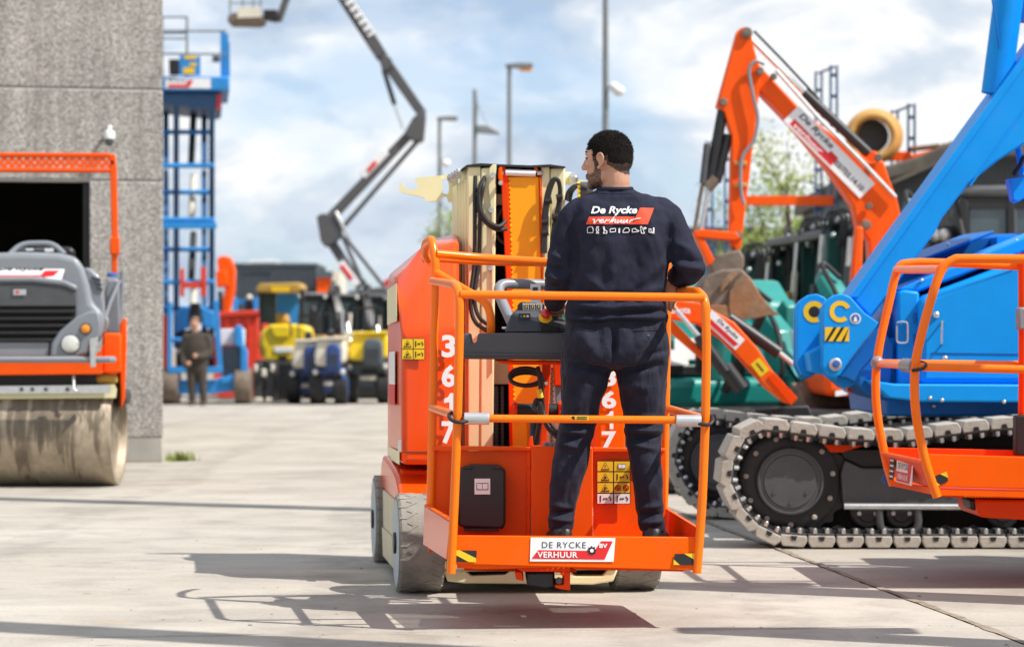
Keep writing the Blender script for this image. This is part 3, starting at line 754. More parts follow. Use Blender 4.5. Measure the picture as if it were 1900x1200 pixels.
# right side of the mast top: pin, nut and hose reel
mb = MB(); mb.cyl(P(1049, 331, 12.1), P(1060, 332, 12.1), 0.032, n=16); mb.build('mast_pin', 'cream', LFT)
mb = MB(); hexbolt(mb, P(1059, 332, 12.08), (1, -0.3, 0), 0.03, 0.03); mb.build('nut', 'zinc', LFT)
MB().prism([(1064, 332), (1098, 337), (1098, 352), (1060, 350)], 12.3, 0.02).build('rear_plate', 'cream', LFT)
for k in range(3):
    hose([(1051 + k * 3, 372, 11.95 + .02 * k), (1054 + k * 3, 358, 11.95), (1064 + k * 2, 347, 11.95), (1077, 345 + k, 11.95), (1090, 350, 11.95)], 0.011)
mb = MB(); mb.cyl(P(1074, 356, 12.0), P(1100, 356, 12.0), 0.05, n=24); mb.build('cable_reel', 'grey_plastic', LFT)
for k in range(5):
    a = -0.9 + k * 0.45
    MB().box(P(1074, 356, 11.99) + Vector((-0.002, -0.051 * math.cos(a), 0.051 * math.sin(a))), (0.014, 0.012, 0.014), Matrix.Rotation(a, 3, 'X')).build('reel_mark', 'yellow_print', LFT)

# ---- basket: corner depths
YNL, YNR, YFL, YFR = 9.40, 9.48, 10.20, 10.28
bk = []
TR = 0.0178
def rail(name, pts, r=TR, fil=0.06, m_='rail_orange', n=12):
    return MB().ptube(pts, r, n, fil=fil).build(name, m_, LFT)
rail('rail_post', [(803, 521, YFL), (846, 529, 9.45), (853, 548, YNL), (852, 640, YNL), (849, 775, YNL), (843, 930, YNL), (837, 1063, YNL)], fil=0.05)
rail('rail_post', [(1238, 537, YFR), (1296, 541, 9.55), (1309, 556, YNR), (1311, 640, YNR), (1309, 775, YNR), (1303, 930, YNR), (1293, 1063, YNR)], fil=0.05)
rail('front_rail', [(854, 546, YNL), (1306, 552, YNR)], 0.0165)
rail('corner_post', [(797, 1005, YFL), (800, 880, YFL), (804, 700, YFL), (807, 560, YFL), (808, 480, YFL), (801, 444, 10.24), (790, 450, 10.42), (787, 470, 10.55), (794, 482, 10.62)], fil=0.035)
rail('corner_post', [(1230, 1010, YFR), (1233, 880, YFR), (1236, 700, YFR), (1238, 540, YFR), (1238, 470, YFR)])
rail('rear_rail', [(809, 471, YFL), (900, 479, 10.3), (1010, 486, 10.3), (1237, 492, YFR)], fil=0.1)
rail('rear_rail', [(809, 481, YFL + .06), (900, 487, 10.34), (1010, 489, 10.36), (1237, 496, YFR + .1)], 0.013, fil=0.1)
rail('inner_rail', [(808, 505, YFL), (870, 542, 10.10), (902, 560, 10.1), (911, 585, 10.1), (911, 625, 10.12)], fil=0.08)
rail('side_rail', [(802, 756, YFL), (849, 772, YNL)]); rail('side_rail', [(1236, 757, YFR), (1309, 778, YNR)])
rail('gate_bar', [(905, 776, 9.40), (1258, 779, 9.46)], 0.0152)
for (xa, xb, ya, Y) in ((861, 908, 776, 9.385), (1254, 1301, 780, 9.455)):
    mb = MB(); mb.cyl(P(xa, ya, Y), P(xb, ya + 0.5, Y), 0.0235, n=20); mb.build('gate_sleeve', 'silver', LFT, bevel=0.003)
mb = MB(); mb.ptube([(868, 780, 9.37), (852, 783, 9.355), (838, 779, 9.37), (833, 771, 9.40), (840, 765, 9.44), (858, 768, 9.44), (870, 772, 9.42)], 0.0075, 8, smooth=5); mb.build('gate_strap', 'black_rubber', LFT)
mb = MB(); mb.ptube([(1296, 785, 9.44), (1312, 788, 9.43), (1321, 783, 9.44), (1322, 775, 9.47), (1314, 769, 9.5), (1300, 773, 9.5)], 0.0075, 8, smooth=5); mb.build('gate_strap', 'black_rubber', LFT)
gfr = pframe(1075, 775, 9.415)
gs = gfr.rect('bar_sticker', 0, 0, 0.072, 0.018, 'yellow_print', LFT, 0.002)
gfr.rect('pictogram', -0.024, 0, 0.012, 0.012, 'black_print', gs, 0.0035, 0.001); gfr.rect('pictogram', 0.01, 0.003, 0.04, 0.003, 'black_print', gs, 0.0035, 0.001); gfr.rect('pictogram', 0.01, -0.004, 0.04, 0.003, 'black_print', gs, 0.0035, 0.001)
# toe boards
fb = MB().prism3([P(846, 993, YNL + .006), P(1299, 996, YNR + .006), P(1296, 1058, YNR), P(836, 1046, YNL)], (0, 0.022, 0)).build('toe_board', 'orange', LFT, bevel=0.004)
mb = MB(); mb.prism3([P(834, 968, YNL), P(828, 1038, YNL), P(785, 1010, YFL), P(787, 938, YFL)], (0.012, 0, 0)); mb.build('side_board', 'orange_hood', LFT, bevel=0.002)
mb = MB(); mb.prism3([P(834.5, 967.2, YNL), P(787.5, 937.4, YFL), P(793, 937.4, YFL), P(845, 967.2, YNL)], (0, 0, 0.006)); mb.build('side_lip', 'orange', LFT)
mb = MB(); mb.prism3([P(1298, 986, YNR), P(1296, 1056, YNR), P(1231, 1018, YFR), P(1232, 945, YFR)], (0.012, 0, 0)); mb.build('side_board', 'red_orange', LFT, bevel=0.002)
mb = MB(); mb.prism3([P(1299, 985, YNR), P(1232.5, 944, YFR), P(1238, 944, YFR), P(1306, 985, YNR)], (0, 0, 0.006)); mb.build('side_lip', 'orange', LFT)
# expanded-metal floor: crossing diagonal strips in a frame
f00, f10, f01, f11 = P(848, 1030, YNL + .046), P(1284, 1033, YNR + .046), P(795, 998, YFL), P(1229, 1003, YFR)
zf = 0.285
for p_ in (f00, f10, f01, f11): p_.z = zf
def fpt(u, v): return f00 * (1 - u) * (1 - v) + f10 * u * (1 - v) + f01 * (1 - u) * v + f11 * u * v
gm = MB()
nU = 46
for k in range(-36, nU):
    for dr in (1, -1):
        u0 = k / nU; u1 = u0 + 36 / nU
        if dr < 0: u0, u1 = u1, u0
        v0, v1 = 0.0, 1.0
        du = u1 - u0
        pts_ = []
        ta, tb = 0.0, 1.0
        lo_t = (0 - u0) / du; hi_t = (1 - u0) / du
        if lo_t > hi_t: lo_t, hi_t = hi_t, lo_t
        ta, tb = max(0, lo_t), min(1, hi_t)
        if tb - ta < 0.02: continue
        a_, b_ = fpt(u0 + du * ta, ta), fpt(u0 + du * tb, tb)
        d_ = (b_ - a_).normalized(); s_ = Vector((-d_.y, d_.x, 0)) * 0.0042
        zz = Vector((0, 0, 0.002 * dr))
        gm.add([a_ + s_ + zz, b_ + s_ + zz, b_ - s_ + zz, a_ - s_ + zz], [(0, 1, 2, 3)])
tag(gm.build('floor_mesh', 'orange', LFT, smooth=False), kind='stuff')
for (a_, b_) in ((f00, f10), (f01, f11), (fpt(.33, 0), fpt(.33, 1)), (fpt(.66, 0), fpt(.66, 1))):
    d_ = (b_ - a_).normalized(); s_ = Vector((-d_.y, d_.x, 0)) * 0.02
    MB().prism3([a_ + s_, b_ + s_, b_ - s_, a_ - s_], (0, 0, -0.04)).build('floor_bearer', 'orange', LFT)
# back panels
pl_ = MB().prism([(803, 836), (985, 836), (985, 1008), (799, 1008)], 10.21, 0.012).build('back_panel', 'bounce_orange', LFT)
MB().prism([(803, 827), (985, 829), (985, 836), (803, 835)], 10.17, 0.05).build('panel_lip', 'bounce_orange', LFT, bevel=0.003)
MB().prism([(986, 828), (1100, 830), (1100, 1010), (986, 1010)], 10.10, 0.14).build('centre_panel', 'bounce_orange', LFT, bevel=0.004)
MB().prism([(1100.5, 838), (1235, 838), (1235, 1010), (1100.5, 1010)], 10.18, 0.012).build('back_panel', 'bounce_orange', LFT)
MB().prism([(1100.5, 830), (1235, 832), (1235, 838), (1100.5, 838)], 10.14, 0.05).build('panel_lip', 'bounce_orange', LFT, bevel=0.003)
MB().prism([(978, 835), (985, 835), (984, 1008), (977, 1008)], 10.185, 0.024).build('panel_rib', 'bounce_orange', LFT, bevel=0.003)
for y in (868, 912, 935):
    MB().ball(P(978, y, 10.183), 0.004, 8, 5).build('rivet', 'orange', LFT)
mb = MB(); mb.prism([(982, 812), (988, 808), (990, 828), (980, 828)], 10.18, 0.03); mb.build('hinge_tab', 'red_orange', LFT, bevel=0.003)
# manual holder
db = MB().prism([(853, 868), (864, 866), (872, 862), (925, 863), (932, 868), (938, 873), (938, 970), (934, 981), (856, 978), (849, 972), (850, 880)], 10.09, 0.10).build('manual_holder', 'black_plastic', LFT, bevel=0.012, seg=3)
dfr = pframe(895, 902, 10.09); m3 = 10.09 / F
dl = dfr.rect('label', 0, 0, 29 * m3, 29 * m3, 'white_print', db, 0.003)
book(dfr, dl, 0, 0, 22 * m3, 13 * m3, 0.0045)
for x in (868, 922): MB().pbox(x - 8, 864, x + 8, 870, 10.08, 0.03).build('latch', 'black_plastic', db, bevel=0.003)
MB().pbox(861, 979, 925, 985, 10.1, 0.05).build('hinge', 'black_plastic', db, bevel=0.003)
bfr = pframe(1140, 895, 10.178); m4 = 10.178 / F
warn_sticker(bfr, LFT, 1107, 854, 1169, 934, lambda x, y: ((x - 1140) * m4, -(y - 895) * m4), 4, 2, 1, 0.02)
# board signs
fR = P(1299, 996, YNR) - P(846, 993, YNL)
ffr = Frame(P(1061.5, 1019.5, YNL + (YNR - YNL) * 0.48 + 0.0035), fR, (0.02, 0.05, 1)); m5 = 9.44 / F
def fc(px, py): return ((px - 1061.5) * m5, -(py - 1019.5) * m5)
def fpoly(name, pts, m_, par, off): return ffr.poly(name, [fc(*p) for p in pts], m_, par, off, 0.0015)
sg = fpoly('company_sign', [(984, 997), (1142, 997), (1139, 1041), (983, 1041)], 'white_print', fb, 0.004)
fpoly('sign_red', [(998, 1020), (1103, 1021), (1115, 1003), (1137, 1003), (1122, 1037), (986, 1036)], 'red_print', sg, 0.0055)
ffr.text('lettering', 'DE RYCKE', 'navy_print', sg, *fc(1046, 1010.5), 82 * m5, 11.5 * m5, 0.0055, bold=0.0, space=1.12)
ffr.text('lettering', 'VERHUUR', 'white_print', sg, *fc(1034, 1028.5), 75 * m5, 11 * m5, 0.0072, bold=0.02, space=1.08)
ffr.text('lettering', 'BV', 'white_print', sg, *fc(1119.5, 1011.5), 15 * m5, 8 * m5, 0.0072, bold=0.03)
gc = fc(1098, 1020.5)
gp = []
for k in range(32):
    rr = 8.6 if (k % 4) in (0, 1) else 6.4
    gp.append((gc[0] + rr * m5 * math.cos(2 * PI * k / 32), gc[1] + rr * m5 * math.sin(2 * PI * k / 32)))
ffr.poly('gear', gp, 'black_print', sg, 0.0075, 0.0015)
ffr.poly('gear_hole', [(gc[0] + 3.4 * m5 * math.cos(k * PI / 8), gc[1] + 3.4 * m5 * math.sin(k * PI / 8)) for k in range(16)], 'white_print', sg, 0.009, 0.0012)
hz = fpoly('hazard_stripe', [(833, 1021), (884, 1022), (883, 1043), (831, 1042)], 'black_print', fb, 0.006)
fpoly('stripe', [(833, 1021), (853, 1021.4), (883, 1036), (883, 1043), (869, 1042.8), (834, 1024)], 'yellow_print', hz, 0.0075)
hz = fpoly('hazard_stripe', [(1253, 1026), (1297, 1024), (1297, 1046), (1251, 1046)], 'black_print', fb, 0.006)
fpoly('stripe', [(1271, 1025.2), (1297, 1024), (1297, 1040)], 'yellow_print', hz, 0.0075)
fpoly('stripe', [(1251.5, 1036), (1263, 1046), (1251, 1046)], 'yellow_print', hz, 0.0075)
# slotted edge and mounting block below the floor
MB().prism([(862, 1042), (965, 1046), (958, 1054), (880, 1056), (866, 1050)], 9.5, 0.3).build('floor_edge', 'orange', LFT, bevel=0.004)
for k in range(7):
    MB().prism([(882 + k * 9, 1047), (885 + k * 9, 1047), (888 + k * 9, 1054), (885 + k * 9, 1054)], 9.494, 0.012).build('edge_slot', 'orange_boom', LFT)
MB().prism([(1060, 1050), (1276, 1050), (1268, 1060), (1066, 1056)], 9.52, 0.5).build('floor_pan', 'red_orange', LFT, bevel=0.004)
mb = MB(); mb.prism([(955, 1052), (1058, 1052), (1058, 1060), (968, 1060)], 9.55, 0.3); mb.prism([(955, 1060), (968, 1060), (972, 1078), (957, 1074)], 9.56, 0.28)
mb.prism([(1040, 1060), (1058, 1060), (1058, 1095), (1044, 1093), (1030, 1090), (1030, 1084), (1046, 1084), (1046, 1068), (1040, 1066)], 9.55, 0.28); mb.build('mount_bracket', 'red_orange', LFT, bevel=0.004)
MB().prism([(974, 1061), (1029, 1060), (1030, 1088), (1012, 1092), (978, 1087)], 9.58, 0.22).build('mount_block', 'black_plastic', LFT, bevel=0.01)
mb = MB(); hexbolt(mb, P(1037, 1076, 9.56), (0, -1, 0), 0.014, 0.02); mb.build('bolt', 'steel_grey', LFT)
MB().prism([(860, 1052), (1070, 1052), (1070, 1062), (860, 1058)], 10.0, 0.4).build('support_arm', 'red_orange', LFT, bevel=0.01)
MB().prism([(1000, 1055), (1060, 1055), (1050, 900), (1005, 900)], 10.35, 1.3, -0.05).build('basket_arm', 'red_orange', LFT, bevel=0.02)
# ---- console
tray = MB().prism([(857, 619), (873, 617), (876, 636), (884, 636), (887, 618), (1050, 617), (1050, 659), (1046, 668), (862, 666), (857, 660)], 10.02, 0.26).build('console_tray', 'grey_plastic', LFT, bevel=0.008)
MB().prism([(857, 655), (1050, 657), (1050, 661), (857, 659)], 10.008, 0.02).build('tray_lip', 'grey_plastic', tray, bevel=0.003)
MB().prism([(916, 668), (1046, 669), (1046, 676), (960, 677), (930, 674)], 10.06, 0.2).build('tray_support', 'red_orange', LFT, bevel=0.006)
cons = MB().prism3([P(935, 617, 10.06), P(1062, 617, 10.06), P(1062, 590, 10.08), P(1062, 572, 10.26), P(958, 572, 10.26), P(947, 588, 10.08)], (0, 0.18, 0)).build('control_console', 'grey_plastic', LFT, bevel=0.012, seg=3)
MB().prism([(960, 566), (966, 560), (1008, 561), (1011, 567), (1009, 577), (960, 577)], 10.2, 0.08).build('switch_panel', 'black_plastic', cons, bevel=0.004)
cf = pframe(988, 569, 10.199); m6 = 10.2 / F
cf.rect('panel_outline', 0, 0, 36 * m6, 13 * m6, 'white_print', cons, 0.002); cf.rect('panel_face', 0, 0, 33.5 * m6, 10.5 * m6, 'black_print', cons, 0.0035)
for k in (-1, 0, 1):
    cf.rect('switch', k * 11.5 * m6, 0, 9 * m6, 9 * m6, 'white_print', cons, 0.005); cf.rect('switch_face', k * 11.5 * m6, 0, 7 * m6, 7 * m6, 'black_print', cons, 0.0065)
    cf.poly('switch_icon', [((k * 11.5 - 2) * m6, -2 * m6), ((k * 11.5 + 2) * m6, -1 * m6), ((k * 11.5 + 1) * m6, 2 * m6), ((k * 11.5 - 1) * m6, 1 * m6)], 'yellow_print', cons, 0.008, 0.001)
cf2 = pframe(973, 587, 10.075)
cf2.rect('rocker', 0, 0, 22 * m6, 11 * m6, 'black_print', cons, 0.008, 0.008)
for dx, mm_ in ((-6, 'mid_blue'), (0, 'yellow_print'), (6, 'white_print')): cf2.rect('rocker_icon', dx * m6, 0.5 * m6, 4 * m6, 3 * m6, mm_, cons, 0.0095)
EA = Vector((0.05, -0.75, 0.65)).normalized()
es = MB().lathe(P(1012, 590, 10.065), EA, [(0, 0.028), (0.004, 0.028), (0.004, 0.012), (0.008, 0.012)], 28).build('stop_button', 'yellow_print', cons)
MB().lathe(P(1012, 590, 10.065), EA, [(0.006, 0.012), (0.022, 0.012), (0.024, 0.021), (0.034, 0.021), (0.040, 0.012), (0.041, 0.0)], 24).build('button_cap', 'red_plain', es)
MB().lathe(P(1050, 589, 10.065), EA, [(0, 0.018), (0.006, 0.018), (0.012, 0.012), (0.013, 0)], 20).build('indicator_lamp', 'green_lamp', cons)
MB().prism([(1003, 606), (1036, 606), (1034, 617), (1006, 617)], 10.052, 0.02).build('console_slot', 'recess_shade', cons)
mb = MB(); mb.lathe(P(1036, 578, 10.15), (0, -0.2, 1), [(0, 0.022), (0.008, 0.02), (0.01, 0.014), (0.02, 0.016), (0.022, 0.01), (0.06, 0.009), (0.07, 0.014), (0.1, 0.012), (0.105, 0)], 16); mb.build('joystick', 'black_rubber', cons)
mb = MB(); mb.ptube([(1060, 530, 10.42), (985, 527, 10.36), (927, 526, 10.30), (925, 545, 10.26), (950, 600, 10.14)], 0.0225, 14, fil=0.05); mb.build('console_handle', 'grey_paint', LFT)
MB().prism([(984, 527), (1003, 527), (1003, 562), (984, 560)], 10.33, 0.012).build('label_plate', 'white_print', LFT, bevel=0.002)
lpf = pframe(993, 541, 10.328)
for (a_, b_, w_, h_) in ((0, 0.012, 0.022, 0.014), (0, -0.008, 0.026, 0.004), (0, -0.02, 0.02, 0.01)): lpf.rect('label_print', a_, b_, w_, h_, 'grey_plastic', LFT, 0.002)
MB().pbox(931, 606, 942, 611, 10.1, 0.03).build('socket', 'zinc', LFT, bevel=0.003)
# ---- lower bracket, cable coil and lifting links below the tray
MB().prism([(1006, 672), (1023, 672), (1018, 760), (1014, 829), (1001, 829), (1006, 760)], 10.3, 0.04).build('bracket_strut', 'red_orange', LFT, bevel=0.004)
mb = MB(); hexbolt(mb, P(1013, 711, 10.3), (0, -1, 0), 0.008, 0.008); mb.build('bolt', 'zinc', LFT)
MB().prism([(1026, 674), (1050, 674), (1050, 716), (1028, 716)], 10.4, 0.2).build('bracket_box', 'red_orange', LFT, bevel=0.006)
MB().prism([(1028, 716), (1045, 716), (1045, 760), (1032, 760)], 10.5, 0.1).build('valve_block', 'grey_paint', LFT, bevel=0.006)
ck = MB()
for k in range(30): ck.box(P(1024 + (k % 2) * 1.5, 684 + k * 4.6, 10.42), (0.012, 0.012, 0.008))
tag(ck.build('drag_chain', 'steel_grey', LFT, smooth=False), kind='stuff')
coil = MB()
for k in range(3):
    c0 = 975 + k; e = 8 + k * 2
    coil.tube([P(c0 + 30 * math.cos(a), 698 + (16 - k * 2) * math.sin(a) + k * 3, 10.26 + 0.02 * k) for a in [2 * PI * q / 26 for q in range(26)]], 0.0075, 8, closed=True)
coil.build('cable_coil', 'black_rubber', LFT)
hose([(998, 680, 10.25), (1002, 710, 10.24), (1003, 740, 10.26), (1000, 790, 10.28)], 0.009); hose([(1002, 690, 10.24), (1006, 730, 10.24), (1008, 760, 10.25), (1014, 790, 10.22), (1034, 812, 10.2)], 0.009)
hose([(990, 760, 10.24), (996, 742, 10.24), (1003, 756, 10.24), (1000, 790, 10.25), (996, 815, 10.28)], 0.011); hose([(1012, 770, 10.22), (1022, 785, 10.2), (1036, 805, 10.2)], 0.009)
MB().ptube([(1000, 722, 10.23), (1004, 738, 10.23)], 0.0115, 8).build('cable_tag', 'yellow_print', LFT)
MB().cyl(P(952, 762, 10.4), P(1042, 762, 10.4), 0.032, n=16).build('pivot_tube', 'black_rubber', LFT)
for x in (956, 1040):
    MB().cyl(P(x - 4, 762, 10.4), P(x + 4, 762, 10.4), 0.042, n=16).build('pivot_collar', 'red_orange', LFT, bevel=0.004)
    mb = MB(); hexbolt(mb, P(x, 755, 10.36), (0, -0.6, 0.6), 0.01, 0.016); mb.build('bolt', 'red_orange', LFT)
MB().prism([(983, 778), (1003, 778), (1003, 828), (983, 828)], 10.45, 0.2).build('cylinder_body', 'black_rubber', LFT, bevel=0.03)
MB().prism([(950, 770), (978, 770), (982, 862), (952, 862)], 11.90, 0.06).build('jib_foot', 'orange_boom', LFT, bevel=0.01)
for x in (1012, 1022, 1030): 
    mb = MB(); mb.lathe(P(x, 828, 10.16), (0, 0, 1), [(0, 0.011), (0.016, 0.011), (0.018, 0.006)], 8); mb.build('bolt', 'grey_paint', LFT)
# ------------------------------------------------------------------ the man on the basket
YM = 9.85; KM = F / YM
man = thing('person', 'man with short black hair in navy sweatshirt and trousers driving the lift', 'person', (0.41, YM, 0.29))
def MP(px, py, dy=0.0): return P(px, py, YM) + Vector((0, dy, 0))
def loft_h(mb, rows, n=28, ex=2.3):
    """horizontal rings: (py, xl, xr, dy centre, half depth)"""
    rings = []
    for (py, xl, xr, dy, b) in rows:
        c = MP((xl + xr) / 2, py, dy); a = (xr - xl) / 2 / KM
        ring = []
        for j in range(n):
            th = 2 * PI * j / n; cx, sx = math.cos(th), math.sin(th)
            ring.append(c + Vector((a * math.copysign(abs(cx) ** (2 / ex), cx), b * math.copysign(abs(sx) ** (2 / ex), sx), 0)))
        rings.append(ring)
    mb.ring(rings)
def chain(mb, pts, n=14):
    """tapered limb: list of (point, radius)"""
    pp = [Vector(p) for p, _ in pts]; rr = [r for _, r in pts]
    k = 5; pos = catmull(pp, k); rad = []
    for i in range(len(rr) - 1):
        for j in range(k): rad.append(rr[i] + (rr[i + 1] - rr[i]) * j / k)
    rad.append(rr[-1]); rings = []; up = None
    for i, p in enumerate(pos):
        t = (pos[min(i + 1, len(pos) - 1)] - pos[max(i - 1, 0)]).normalized()
        if up is None: up = t.orthogonal().normalized()
        a = t.cross(up).normalized(); b = a.cross(t).normalized(); up = b
        rings.append([p + rad[i] * (math.cos(2 * PI * j / n) * a + math.sin(2 * PI * j / n) * b) for j in range(n)])
    mb.ring(rings)
    mb.ball(pos[0], rad[0] * 0.98, 10, 8); mb.ball(pos[-1], rad[-1] * 0.98, 10, 8)
def remesh(mb, voxel, it, fac=0.5):
    me = bpy.data.meshes.new('tmp'); me.from_pydata([tuple(p) for p in mb.v], [], mb.f)
    bm = bmesh.new(); bm.from_mesh(me); bmesh.ops.recalc_face_normals(bm, faces=bm.faces); bm.to_mesh(me); bm.free()
    ob = bpy.data.objects.new('tmp', me); COL.objects.link(ob)
    r = ob.modifiers.new('r', 'REMESH'); r.mode = 'VOXEL'; r.voxel_size = voxel; r.adaptivity = 0
    if it:
        sm = ob.modifiers.new('s', 'SMOOTH'); sm.iterations = it; sm.factor = fac
    dg = bpy.context.evaluated_depsgraph_get()
    me2 = bpy.data.meshes.new_from_object(ob.evaluated_get(dg))
    bpy.data.objects.remove(ob); bpy.data.meshes.remove(me)
    return me2
def to_px(p):
    return 950 + p.x * F / p.y, HZ - (p.z - CH) * F / p.y
def segd(x, y, s):
    x0, y0, x1, y1 = s[:4]; dx, dy = x1 - x0, y1 - y0
    t = max(0, min(1, ((x - x0) * dx + (y - y0) * dy) / (dx * dx + dy * dy)))
    return math.hypot(x - x0 - t * dx, y - y0 - t * dy), t
def fold(me, ridges, namp, nscale, seed, stretch=(1, 1, 1)):
    nor = [v.normal.copy() for v in me.vertices]
    for i, v in enumerate(me.vertices):
        x, y = to_px(v.co); d = 0.0
        back = max(0.0, min(1.0, 0.35 - nor[i].y))
        for s in ridges:
            if abs(y - (s[1] + s[3]) / 2) > abs(s[3] - s[1]) / 2 + 3 * s[5]: continue
            q, t = segd(x, y, s)
            if q < 3 * s[5]: d += 2.5 * s[4] * math.exp(-(q / s[5]) ** 2) * (0.35 + 0.65 * math.sin(PI * min(1, max(0, t)))) * back
        c = v.co
        d += namp * noise.fractal((c.x * nscale * stretch[0] + seed, c.y * nscale * stretch[1], c.z * nscale * stretch[2]), 1.0, 2.0, 3)
        v.co = c + nor[i] * d
def link(me, name, m_, parent):
    off = WORLD[parent.name]
    me.transform(Matrix.Translation(-off)); me.name = name
    me.materials.clear(); me.materials.append(MATS[m_]); me.shade_smooth()
    o = bpy.data.objects.new(name, me); COL.objects.link(o); o.parent = parent; WORLD[o.name] = off
    return o

# limb skeleton shared by body and sleeves
SLp, ELp, WLp = MP(1072, 404, 0.0), MP(1040, 508, 0.0), MP(1031, 556, 0.20)
SRp, ERp, WRp = MP(1232, 404, 0.0), MP(1281, 494, -0.05), MP(1261, 511, 0.10)
legL = [(655, 1042, 1139, 0.0, .125), (685, 1040, 1136, 0.0, .120), (720, 1039, 1128, 0.0, .112), (760, 1038, 1114, 0.01, .100), (800, 1032, 1106, 0.02, .090), (830, 1026, 1099, 0.015, .086), (865, 1020, 1091, 0.0, .082), (900, 1018, 1081, -0.005, .075), (940, 1016, 1071, 0.0, .068), (965, 1014, 1067, 0.0, .066), (980, 1015, 1066, 0.0, .068)]
legR = [(655, 1137, 1240, 0.0, .125), (685, 1141, 1241, 0.0, .120), (720, 1147, 1239, 0.0, .112), (760, 1154, 1235, 0.01, .100), (800, 1157, 1231, 0.02, .090), (830, 1162, 1230, 0.015, .086), (865, 1168, 1233, 0.0, .082), (900, 1172, 1235, -0.005, .075), (940, 1177, 1234, 0.0, .068), (965, 1181, 1234, 0.0, .066), (984, 1185, 1236, 0.0, .068)]
# ---- trousers
mb = MB()
loft_h(mb, [(590, 1056, 1234, 0.0, .118), (605, 1053, 1237, 0.0, .122), (630, 1046, 1240, -0.005, .132), (655, 1041, 1241, -0.01, .136), (676, 1041, 1241, -0.008, .128), (686, 1060, 1222, 0, .09)], 36, 2.6)
loft_h(mb, [(a, b_ + (3 if a > 700 else 0), c - (3 if a > 700 else 0), d, e * .95) for a, b_, c, d, e in legL]); loft_h(mb, [(a, b_ + (3 if a > 700 else 0), c - (3 if a > 700 else 0), d, e * .95) for a, b_, c, d, e in legR])
for (x, y) in ((1094, 640), (1186, 640)): mb.ball(MP(x, y, -0.055), 0.092, 14, 10, (1, 0.95, 1))
tm = remesh(mb, 0.0065, 6)
TF = [(1048, 655, 1090, 672, -.007, 7), (1045, 690, 1085, 700, .006, 8), (1060, 678, 1130, 690, -.009, 6), (1150, 690, 1225, 676, -.009, 6), (1190, 660, 1236, 650, -.006, 6), (1150, 712, 1200, 722, .005, 8),
      (1040, 784, 1104, 792, -.007, 5), (1035, 797, 1100, 808, .008, 5), (1036, 812, 1096, 806, -.007, 5), (1030, 822, 1080, 832, .006, 6), (1048, 775, 1100, 778, .006, 5),
      (1158, 788, 1228, 780, -.007, 5), (1160, 797, 1228, 800, .008, 5), (1162, 812, 1226, 806, -.007, 5), (1168, 824, 1220, 834, .006, 6), (1172, 772, 1232, 774, .005, 5),
      (1020, 935, 1062, 944, .005, 5), (1018, 952, 1066, 948, -.006, 4), (1016, 962, 1064, 966, .006, 5), (1180, 944, 1232, 936, .005, 5), (1182, 956, 1234, 953, -.006, 4), (1184, 970, 1234, 967, .006, 5),
      (1139, 612, 1138, 668, -.012, 6), (1075, 618, 1110, 660, .004, 10), (1170, 650, 1205, 618, .004, 10), (1070, 850, 1040, 930, .005, 7), (1085, 720, 1062, 780, .005, 9), (1200, 720, 1190, 775, .005, 9), (1205, 850, 1200, 925, .005, 7)]
fold(tm, TF, 0.009, 11, 3.0, (1, 1, 0.6))
m, t, b, NN, LL = node_mat('trousers')
geo = NN('ShaderNodeNewGeometry'); pos = geo.outputs['Position']
mp = NN('ShaderNodeMapping'); mp.inputs['Scale'].default_value = (1, 0, 1); mp.inputs['Rotation'].default_value = (0, 0, 0); LL(pos, mp.inputs[0])
ckr = NN('ShaderNodeTexChecker'); ckr.inputs['Scale'].default_value = 22; LL(mp.outputs[0], ckr.inputs['Vector'])
ckr.inputs['Color1'].default_value = (0.0070, 0.0090, 0.0215, 1); ckr.inputs['Color2'].default_value = (0.0090, 0.0115, 0.0262, 1)
wv = noise_n(t, pos, 500, 3, 0.6)
rr_ = ramp_n(t, wv.outputs['Fac'], [(0.3, (0.7, 0.7, 0.7)), (0.7, (1.35, 1.35, 1.35))])
LL(mix_n(t, 1.0, ckr.outputs[0], rr_.outputs[0], 'MULTIPLY'), b.inputs['Base Color']); b.inputs['Roughness'].default_value = 0.8; b.inputs['Specular IOR Level'].default_value = 0.3
b.inputs['Sheen Weight'].default_value = 0.05
bp = NN('ShaderNodeBump'); bp.inputs['Strength'].default_value = 0.55; bp.inputs['Distance'].default_value = 0.045
mpw = NN('ShaderNodeMapping'); mpw.inputs['Scale'].default_value = (1.0, 1.0, 0.55); mpw.inputs['Rotation'].default_value = (0, 0.5, 0); LL(pos, mpw.inputs[0])
LL(noise_n(t, mpw.outputs[0], 9, 3, 0.45, 0.6).outputs['Fac'], bp.inputs['Height']); LL(bp.outputs[0], b.inputs['Normal'])
ts = MATS['sweater'].node_tree; tb = ts.nodes['Principled BSDF']
oldn = tb.inputs['Normal'].links[0].from_node; gs_ = ts.nodes.new('ShaderNodeNewGeometry'); ms_ = ts.nodes.new('ShaderNodeMapping'); ms_.inputs['Scale'].default_value = (1.0, 1.0, 0.6); ms_.inputs['Rotation'].default_value = (0, -0.45, 0)
ts.links.new(gs_.outputs['Position'], ms_.inputs[0])
b2_ = ts.nodes.new('ShaderNodeBump'); b2_.inputs['Strength'].default_value = 0.6; b2_.inputs['Distance'].default_value = 0.05
ts.links.new(noise_n(ts, ms_.outputs[0], 7, 3, 0.42, 0.7).outputs['Fac'], b2_.inputs['Height']); ts.links.new(oldn.outputs[0], b2_.inputs['Normal']); ts.links.new(b2_.outputs[0], tb.inputs['Normal'])
trs = link(tm, 'trousers', 'trousers', man)
bv_t = BVHTree.FromPolygons([v.co.copy() + WORLD[man.name] for v in tm.vertices], [tuple(p.vertices) for p in tm.polygons])
